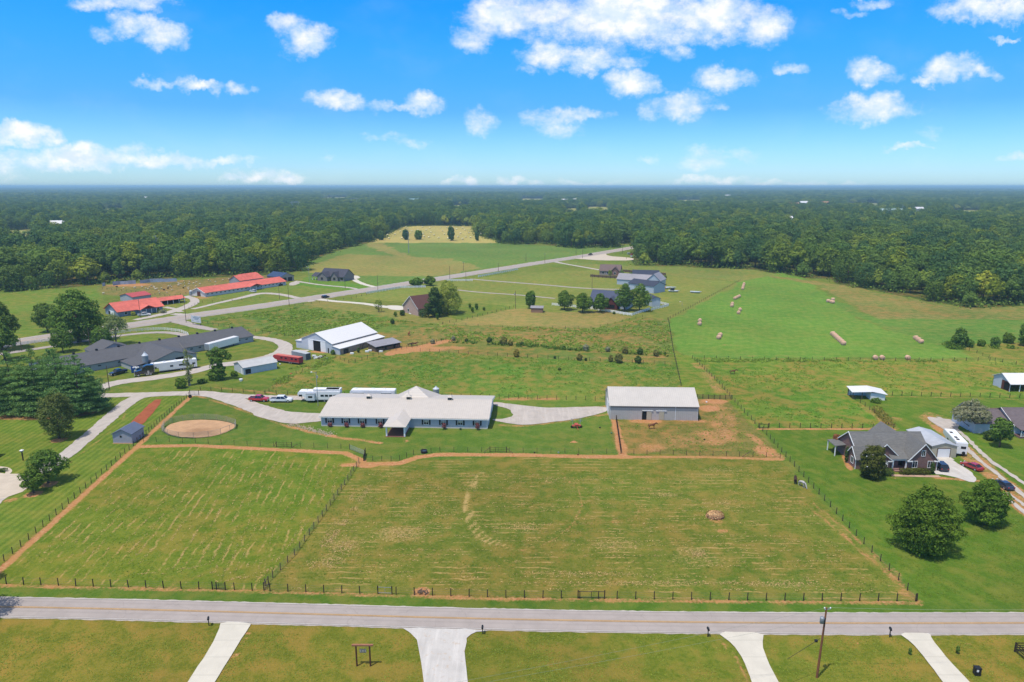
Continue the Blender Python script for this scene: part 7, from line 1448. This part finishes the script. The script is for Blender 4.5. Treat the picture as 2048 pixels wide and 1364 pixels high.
for x,y_,c,lb in [(1069,906,M_post,'dark feed tub on the orange path, left one'),(1117,906,M_steel,'pale bucket on the orange path'),(1156,910,M_brown,'brown feed tub on the orange path, right one'),(1223,867,mat('green plastic',(70,140,110),.5,.1,1),'green plastic toy on the lawn beside the dark close-posted fence'),(1200,856,M_post,'dark bucket on the stable lawn'),(1413,805,M_trim,'white bucket behind the arena barn'),(482,762,M_trim,'round white bale-like bundle on the grass below the white shed'),(548,761,M_black,'dark drum beside the slanting fence'),(582,748,M_rd,'red plastic lying on the grass right of the white shed'),(304,746,M_rd,'small red thing at the edge of the gravel track'),(560,729,M_trim,'white and red drum beside the stock trailer'),(1409,880,M_post,'small dark tub in the worn paddock')]:
    p=W(x,y_); r=wid(x,y_,3.4 if x!=482 else 7)/2; o=MB().lathe([(r*.8,0),(r,r*.9),(r*.95,r*1.3),(.01,r*1.35)] if x!=582 else [(r*1.6,0),(r*1.5,.2),(.01,.3)],n=12).build('tub' if x!=482 else 'bundle',c,None,p); tag(o,lb,'tub' if x!=482 else 'bundle')
sc_=thing('scrap_pile','pale rubble and scrap heaped in the yard before the white barn','scrap',W(632,716)); rg=np.random.default_rng(21)
for i in range(26): MB().obox((rg.normal()*3.2,rg.normal()*1.6,.2),(rg.uniform(.3,1.3),rg.uniform(.2,.6),rg.uniform(.15,.5)),Matrix.Rotation(rg.random()*3,3,'Z')).build('scrap_piece',[M_trim,M_wood,M_black,M_steel][i%4],sc_)
for x,y_ in [(704,708),(734,704),(740,702),(762,704),(628,713)]:
    o=MB().obox((0,0,.3),(1.4,.8,.6)).build('crate',M_trim,None,W(x,y_)); bev(o,.05); tag(o,{704:'white box at the foot of the white barn side wall',734:'white tank beside the animal shelter, left one',740:'white tank beside the animal shelter, right one',762:'pale crate in front of the animal shelter',628:'white drum left of the scrap heap'}[x],'crate')
st_=thing('brush_pile','heap of rusty brown debris by the roadside fence','debris',W(844,1186)); mb=MB(); [mb.obox((rg.normal()*.5,rg.normal()*.3,.15+rg.random()*.2),(rg.uniform(.2,.8),.12,.12),Matrix.Rotation(rg.random()*3,3,'Z')) for i in range(18)]; mb.build('debris_piece',M_wood,st_)
for i in range(24):
    x=560+i*3.6+rg.normal()*2; y_=848+i*1.1+rg.normal()*2
mb=MB(); a=W(585,853)
for i in range(260):
    f=rg.random(); p=W(580+85*f+rg.normal()*6,848+22*f+rg.normal()*2.2)-a; mb.obox((p.x,p.y,.04),(rg.uniform(.1,.4),rg.uniform(.1,.3),.12),Matrix.Rotation(rg.random()*3,3,'Z'))
tag(mb.build('rubble',mat('pale limestone rubble',(206,184,158),.9,.15,2),None,a),'pale stones washed out across the grass below the drive','stones',kind='stuff')
pt=thing('pool_structure','long pale rounded pool cover behind the dark-roofed house','pool cover',W(2026,832)); mb=MB(); n=10; mb.ext([(math.cos(math.pi*i/n)*2.2,math.sin(math.pi*i/n)*1.1) for i in range(n+1)],'x',0,12); mb.build('cover',mat('pale aqua cover',(190,214,206),.4,.05,1),pt); MB().box(-6.5,-1.5,-.5,2.5,1.5,1.62).build('deck_rail',M_wood,pt); MB().box(-6.5,-1.5,-.5,2.5,0,.3).build('deck',M_wood,pt)
# ---------------------------------------------------------------- hay
M_bale=mat('pinkish tan hay bale',(238,192,160),.95,.12,4); M_balep=mat('pale yellow hay bale',(250,240,190),.95,.08,3)
def bale_mesh(name,r,L,m):
    mb=MB(); n=18; prof=[(.02,-L/2+.03),(r*.9,-L/2),(r,-L/2+.1),(r*1.01,0),(r,L/2-.1),(r*.9,L/2),(.02,L/2-.03)]; mb.lathe(prof,n=n)
    mb.v=[(z,x,max(.0,y+r*.97)) for x,y,z in mb.v]; o=mb.build(name,m,None,smooth=True); return o
b0=bale_mesh('round_bale',.88,1.55,M_bale); first=[True]
def bale(x,y_,yaw,lb,gp,proto=b0,sc=1):
    if first[0] and proto is b0: o=proto; first[0]=False
    else: o=proto.copy(); C.objects.link(o)
    o.location=W(x,y_); o.rotation_euler=(0,0,R(yaw)); o.scale=(sc,)*3; tag(o,lb,'hay bale',gp); return o
G='round hay bales on the green hay field'
def baleline(p,q,n,yaw,desc):
    for i in range(n):
        f=i/(n-1) if n>1 else 0; 
        ord_=['nearest','second','third','fourth','fifth','sixth','seventh','eighth'][i]
        bale(p[0]+(q[0]-p[0])*f,p[1]+(q[1]-p[1])*f,yaw+(i*37%13)-6,(ord_+(' bale from near end' if i else ' bale')+' of the '+desc),G)
baleline((1686.5,690),(1665,670.5),7,25,'line of seven amid the hay field')
baleline((1841.5,686.5),(1831,679),3,20,'three near the hay field right fence')
baleline((1399,650.5),(1399.5,644),2,60,'pair low on the hay field left'); baleline((1437.5,678),(1440,673),2,40,'pair nearest the arena barn lane')
baleline((1477,628),(1480,622),2,70,'pair halfway up the hay field, left'); baleline((1463.5,614),(1464.5,610),2,60,'pair high on the left of the hay field'); baleline((1470,599),(1478,595),3,50,'three high beside the field lane'); baleline((1485,579.5),(1488,570),4,70,'four at the hay field top left')
for x,y_,lb in [(1656,604.5,'leftmost bale of the small cluster right of the hay field top'),(1662,606,'middle bale of the small cluster right of the hay field top'),(1665.5,607,'lowest bale of the small cluster right of the hay field top'),(1665.5,601.5,'topmost bale of the small cluster right of the hay field top')]: bale(x,y_,10,lb,G)
for x,lb in [(1750.5,'left bale of two touching the hay field fence'),(1764,'right bale of two touching the hay field fence'),(1815,'single bale alone at the hay field fence')]: bale(x,719,85,lb,G,sc=.95)
bp=bale_mesh('round_bale',1.0,2.0,M_balep); C.objects.unlink(bp); rg=np.random.default_rng(41); gp='round bales on the far straw-coloured field'
FB=[(836,461),(845,455),(852,461),(860,457),(846,469),(862,466),(866,453),(881,457),(868,471),(885,463),(893,456),(840,478),(848,474),(877,477),(889,470),(896,478),(907,466),(913,459),(905,455),(925,457),(921,468),(932,475),(916,475),(941,476),(930,461),(938,467),(954,464),(946,459),(980,475),(962,469),(778,478),(775,471),(801,464),(804,478),(790,470),(820,468),(824,463),(812,455),(858,476),(925,479)]
for i,(x,y_) in enumerate(FB):
    if 785<x<790: continue
    o=bp.copy(); C.objects.link(o); o.location=W(x,y_-.0 if y_>453.5 else 454); o.rotation_euler=(0,0,rg.random()*3); tag(o,'pale round bale scattered on the far straw-coloured field','hay bale',gp)
bpy.data.objects.remove(bp)
for x,yb,yt,w_,lf,lb in [(811.5,479.5,460,15,L_woodd,'dark tall tree at the near edge of the straw field, beside the steel pole'),(837,479,462,18,L_maple,'round tree at the near edge of the straw field'),(902.5,481.5,453,16,L_woodd,'tallest lone tree in the middle of the straw field'),(954,482,462,9,L_woodd,'slim tree at the right of the straw field'),(762,480,462,14,L_woodd,'tree at the left corner of the straw field')]:
    T(lb,x,yb,yt,w_,lf,'oval',z0f=.08,n=1400,sz=1.5,nl=10)
# old hay bale remains with a rusty ring feeder
hf=thing('hay_feeder','collapsed round hay bale in a rusty ring in the big front paddock','hay feeder',W(1430,1034)); rg=np.random.default_rng(8); n=2600; d=rg.normal(size=(n,3)); d[:,2]=np.abs(d[:,2]); d/=np.linalg.norm(d,axis=1,keepdims=True); c_=d*np.array([1.75,1.35,1.3])*(.75+.3*rg.random((n,1))); nr=d+rg.normal(size=(n,3))*.4; nr/=np.linalg.norm(nr,axis=1,keepdims=True)
me=leafmesh('hay_heap',quads(c_,nr,.2+.2*rg.random(n),.2+.3*rg.random(n),rg),leafmat('old brown hay',(206,172,134),.05,.05,k=.75),rg.random(n)); o=bpy.data.objects.new('hay_heap',me); C.objects.link(o); o.parent=hf
MB().lathe([(1.1,0),(1.15,.4),(.9,.6),(.01,.65)],n=20).build('hay_core',mat('dark packed hay',(120,92,70),.95,.2,3),hf); mb=MB()
for z in (.25,.75): mb.path([Vector((1.75*math.cos(a),1.4*math.sin(a),z)) for a in [i*math.pi/8 for i in range(13,32)]],.035,5)
mb.build('ring_rail',mat('rusty ring steel',(150,70,56),.8,.2,2),hf)
# rows of cut grass left drying on the front paddocks
rg=np.random.default_rng(17); QC=[];QN=[];QS=[];QD=[]
def windrow(pts,dens=5,wd_=.24,thr=.45,seed=0,world=False):
    p=[(q if world else W(*q)) for q in pts]; p=resamp([Vector((q[0],q[1],0)) for q in p],.25); n=len(p); pa=np.array([[q.x,q.y] for q in p]); 
    k=rg.integers(0,n,int(n*.25*dens*2)); base=pa[k]; d=np.gradient(pa,axis=0)[k]; d/=np.linalg.norm(d,axis=1,keepdims=True)+1e-9; nn=np.stack([-d[:,1],d[:,0]],1)
    g_=lnoise(base[:,0],base[:,1],2.6,60+seed)*.55+lnoise(base[:,0],base[:,1],9,61+seed)*.45; m=g_>thr; base,d,nn=base[m],d[m],nn[m]
    wob=(lnoise(base[:,0]+50,base[:,1],1.7,70)-.5)*.35
    c=base+nn*(rg.normal(size=len(base))*wd_+wob)[:,None]
    QC.append(np.concatenate([c,.03+.10*rg.random((len(c),1))],1)); QD.append(d)
# left paddock: rows running up the field, hooking round at the foot
lf0=W(20,1150); a_=R(97)
for i in range(26):
    x0=-84+i*1.95+rg.normal()*.12
    yb=101.0+(2.2 if i>16 else 4.5 if i>8 else 8)+rg.random()*3; yt=158-abs(i-10)*.2-rg.random()*6
    pts=[]
    for t_ in range(24):
        y_=yb+(yt-yb)*t_/23; pts.append(Vector((x0-(y_-yb)*.115+.5*math.sin(y_*.08+i*.4),y_,0)))
    if i>12: pts=[Vector((x0-4.5,yb-2.0,0)),Vector((x0-2.2,yb-1.5,0)),Vector((x0-.6,yb-.4,0))]+pts
    xr=-40.5-(yt-99)*-.09
    pts=[q for q in pts if inpoly(PW([(25,1158),(515,1172),(706,938),(690,910),(285,895)]),np.array([q.x]),np.array([q.y]))[0]]
    if len(pts)>3: windrow(pts,3,.14,.43 if i%3 else .48,i,True)
# big paddock: rows parallel to the road
for i in range(27):
    y_=99.4+i*1.72+rg.normal()*.1; f=(y_-98)/52
    windrow([Vector((-36+f*4,y_+.3,0)),Vector((-12,y_+.1,0)),Vector((14,y_,0)),Vector((60,y_-.2,0))],2.6,.15,.50 if i<14 else .54,100+i,True)
for q in [[(640,1100),(700,1030),(735,975)],[(655,1085),(715,1010),(745,965)],[(620,1140),(668,1075),(700,1035)],[(628,1125),(650,1090),(690,1050)],[(640,1090),(662,1060),(688,1025),(708,985)]]: windrow(q,7,.36,.42,200)
for x,y_,rx,ry,k in [(690,1092,34,16,900),(660,1125,26,14,500),(800,1068,60,14,700),(1330,990,34,6,400),(1398,1108,18,8,500),(1240,1092,60,12,400),(1050,1055,34,7,400),(1300,1166,230,5,900),(1560,1168,120,8,600),(1180,1148,120,6,700),(1440,940,60,6,300),(1450,1005,30,8,260),(1120,960,60,6,240),(870,1022,60,8,300)]:
    c=W(x,y_); a=wid(x,y_,rx); b=abs(W(x,y_-ry).y-W(x,y_+ry).y)/2; q=np.stack([c.x+rg.normal(size=k)*a*.55,c.y+rg.normal(size=k)*b*.55],1); q=q[:int(k*.5)]; k=len(q); QC.append(np.concatenate([q,.03+.08*rg.random((k,1))],1)); QD.append(rg.normal(size=(k,2)))
QC=np.concatenate(QC);QD=np.concatenate(QD); QD/=np.linalg.norm(QD,axis=1,keepdims=True); n=len(QC); print('cut grass',n)
t1=np.concatenate([QD+rg.normal(size=(n,2))*.5,np.zeros((n,1))],1); t1/=np.linalg.norm(t1,axis=1,keepdims=True); t2=np.stack([-t1[:,1],t1[:,0],rg.normal(size=n)*.5],1)
l_=(.07+.13*rg.random(n))[:,None]; w_=(.025+.035*rg.random(n))[:,None]; t1[:,2]=rg.normal(size=n)*.15
Q=np.stack([QC-t1*l_-t2*w_*.5,QC-t1*l_*.2-t2*w_,QC+t1*l_+t2*w_*.4,QC-t1*l_*.1+t2*w_],1)
me=leafmesh('cut_hay',Q,leafmat('dry cut grass',(190,160,108),.0,.1,k=.7,hi=(1.25,1.25,1.25),lo=.75),rg.random(n)); o=bpy.data.objects.new('cut_hay',me); C.objects.link(o); tag(o,kind='stuff'); o['label']='thin rows of dry cut grass lying on the two front paddocks'; o['category']='cut hay'
# ---------------------------------------------------------------- animals
def skinned(name,V,E,Rr,m,root=None,sub=1,flat=1.0):
    bm=bmesh.new(); ly=bm.verts.layers.skin.verify(); vs=[bm.verts.new(v) for v in V]; [bm.edges.new((vs[a],vs[b])) for a,b in E]
    for v,r in zip(vs,Rr): v[ly].radius=(r,r) if not isinstance(r,tuple) else r
    vs[0][ly].use_root=True
    me=bpy.data.meshes.new(name); bm.to_mesh(me); bm.free(); o=bpy.data.objects.new(name,me); C.objects.link(o)
    s=o.modifiers.new('skin','SKIN'); s.use_smooth_shade=True; u_=o.modifiers.new('sub','SUBSURF'); u_.levels=sub; u_.render_levels=sub; me.materials.append(m); o.parent=root; return o
M_bay=mat('bay horse coat',(122,72,46),.7,.15,3); M_gry=mat('grey horse coat',(206,200,196),.7,.15,3); M_sor=mat('sorrel horse coat',(158,84,48),.7,.12,3); M_mane=mat('black mane hair',(34,28,26),.8,.1,3); M_dbay=mat('dark bay horse coat',(72,48,38),.7,.15,3)
def horse(label,x,y_,yaw,m,graze=True,group=None,s=1.0):
    root=thing('horse',label,'horse',W(x,y_),R(yaw),group); root.scale=(s,)*3
    nk=[(.75,0,1.32),(1.02,0,1.18),(1.28,0,.78),(1.42,0,.45)] if graze else [(.75,0,1.36),(1.05,0,1.46),(1.3,0,1.52),(1.5,0,1.48)]
    hd=[(1.5,0,.30),(1.62,0,.10)] if graze else [(1.68,0,1.34),(1.84,0,1.16)]
    V=[(-.55,0,1.2),(-.1,0,1.16),(.38,0,1.17),(.66,0,1.2)]+nk+hd; Rr=[.29,.30,.31,.26,.22,.17,.13,.13,.11,.07]; E=[(i,i+1) for i in range(9)]
    def leg(px,s_,fr):
        b=len(V)
        if fr: V.extend([(px,s_*.16,1.0),(px+.04,s_*.17,.55),(px+.02,s_*.17,.12),(px+.08,s_*.17,.02)]); Rr.extend([.13,.075,.05,.065]); E.append((3,b))
        else: V.extend([(px,s_*.17,1.0),(px+.12,s_*.18,.78),(px-.1,s_*.18,.5),(px-.04,s_*.18,.12),(px+.04,s_*.18,.02)]); Rr.extend([.2,.13,.075,.05,.065]); E.append((0,b))
        for k in range(b,len(V)-1): E.append((k,k+1))
    leg(.66,1,True);leg(.62,-1,True);leg(-.6,1,False);leg(-.66,-1,False)
    skinned('body',V,E,Rr,m,root)
    MB().path([Vector((-.84,0,1.3)),Vector((-.97,0,1.0)),Vector((-.98,0,.55))],[.06,.09,.03],6).build('tail',M_mane,root,smooth=True)
    nv_=[Vector((q[0]-.05,0,q[2]+.16)) for q in nk]; MB().path(nv_,[.04,.06,.06,.04],5).build('mane',M_mane,root,smooth=True)
    for s_ in(-1,1): e=Vector(nk[-1])+Vector((-.06,s_*.08,.1)); MB().tube(e,e+Vector((-.03,s_*.03,.14)),.035,.01,5).build('ear',m,root)
    return root
horse('dark brown horse grazing in the big front paddock near its right fence',1590,966,70,M_dbay,s=1.05); horse('pale grey horse beside the dark brown one, grazing by the right fence',1603,973,-70,M_gry,s=1.0)
horse('bay horse standing in front of the arena barn doors',1303,857.5,8,M_bay,False); horse('bay horse standing alone high in the horse pasture',1465,748,-8,M_bay,False); horse('dark horse on the orange track, left one of two',820,693,5,M_dbay,False); horse('bay horse on the orange track, right one of two',829,692,10,M_bay,False); horse('chestnut horse in the weeds behind the white barn',818,671,80,M_sor,False)
M_wool=mat('off-white fleece',(232,220,190),.95,.1,2); M_hide=mat('dark brown hide',(64,48,40),.9,.1,2)
def sheepmesh(m,nm):
    mb=MB(); mb.lathe([(.05,-.5),(.26,-.42),(.33,0),(.3,.35),(.14,.5)],n=10); mb.v=[(z,x,y+.62) for x,y,z in mb.v]
    mb.tube((.45,0,.75),(.78,0,.72),.15,.08,8)
    for x in(-.32,.3):
        for y_ in(-.15,.15): mb.tube((x,y_,0),(x,y_,.45),.05,.07,6)
    mb.tube((-.48,0,.75),(-.6,0,.5),.05,.02,5)
    return mb.build(nm,m,None,smooth=True)
sp=sheepmesh(M_wool,'sheep'); spd=sheepmesh(M_hide,'calf'); rg=np.random.default_rng(51); used=False
SP=[(284,575),(292,578),(299,576),(303,573),(308,575),(309,577),(314,579),(311,580),(323,578),(337,574),(341,573),(343,575),(344,581),(357,567),(358,570),(362,569),(357,572),(369,567),(370,574),(379,565),(377,577),(378,569),(387,568),(334,586),(287,585),(247,578),(207,588),(393,566),(400,569),(417,562),(421,564),(431,565),(368,563.5),(446,561),(458,560),(465,562),(475,563),(430,572),(392,574),(377,580),(296,580),(318,583),(270,577),(475,566),(319,587)]
for x,y_ in SP:
    o=sp if not used else sp.copy()
    if used: C.objects.link(o)
    used=True; o.location=W(x,y_); o.rotation_euler=(0,0,rg.random()*6.28); s=.85+.4*rg.random(); o.scale=(s,s,s); tag(o,'small off-white sheep scattered over the dirt paddock by the wood','sheep','pale sheep scattered over the dirt paddock')
for k,(x,y_,lb) in enumerate([(328,581,'dark calf among the pale sheep, left of the feed hopper'),(336,578,'dark calf among the pale sheep, beside a white one'),(367,577,'dark calf above the shed row, near the feed hopper'),(234,575,'dark calf near the silvery sheet fence')]):
    o=spd if k==0 else spd.copy()
    if k: C.objects.link(o)
    o.location=W(x,y_); o.rotation_euler=(0,0,k*1.3); o.scale=(1.2,1.1,1.1); tag(o,lb,'calf')
# ---------------------------------------------------------------- air
hz=MB().box(-95000,95000,-800,110000,-6,74).build('haze',bpy.data.materials.new('thin summer haze')); m=hz.data.materials[0]; m.use_nodes=True; t=NT(m.node_tree); t.n.clear()
v=t.a('ShaderNodeVolumePrincipled'); v.inputs['Color'].default_value=(.50,.82,1,1); v.inputs['Density'].default_value=1.3e-4; v.inputs['Anisotropy'].default_value=.0; o_=t.a('ShaderNodeOutputMaterial'); t.l.new(v.outputs[0],o_.inputs['Volume']); tag(hz,kind='stuff'); hz['label']='thin blue haze over the far woods'; hz['category']='haze'
try:
    scene.cycles.max_bounces=5; scene.cycles.diffuse_bounces=3; scene.cycles.transparent_max_bounces=6; scene.cycles.volume_bounces=0
except Exception as e: print(e)
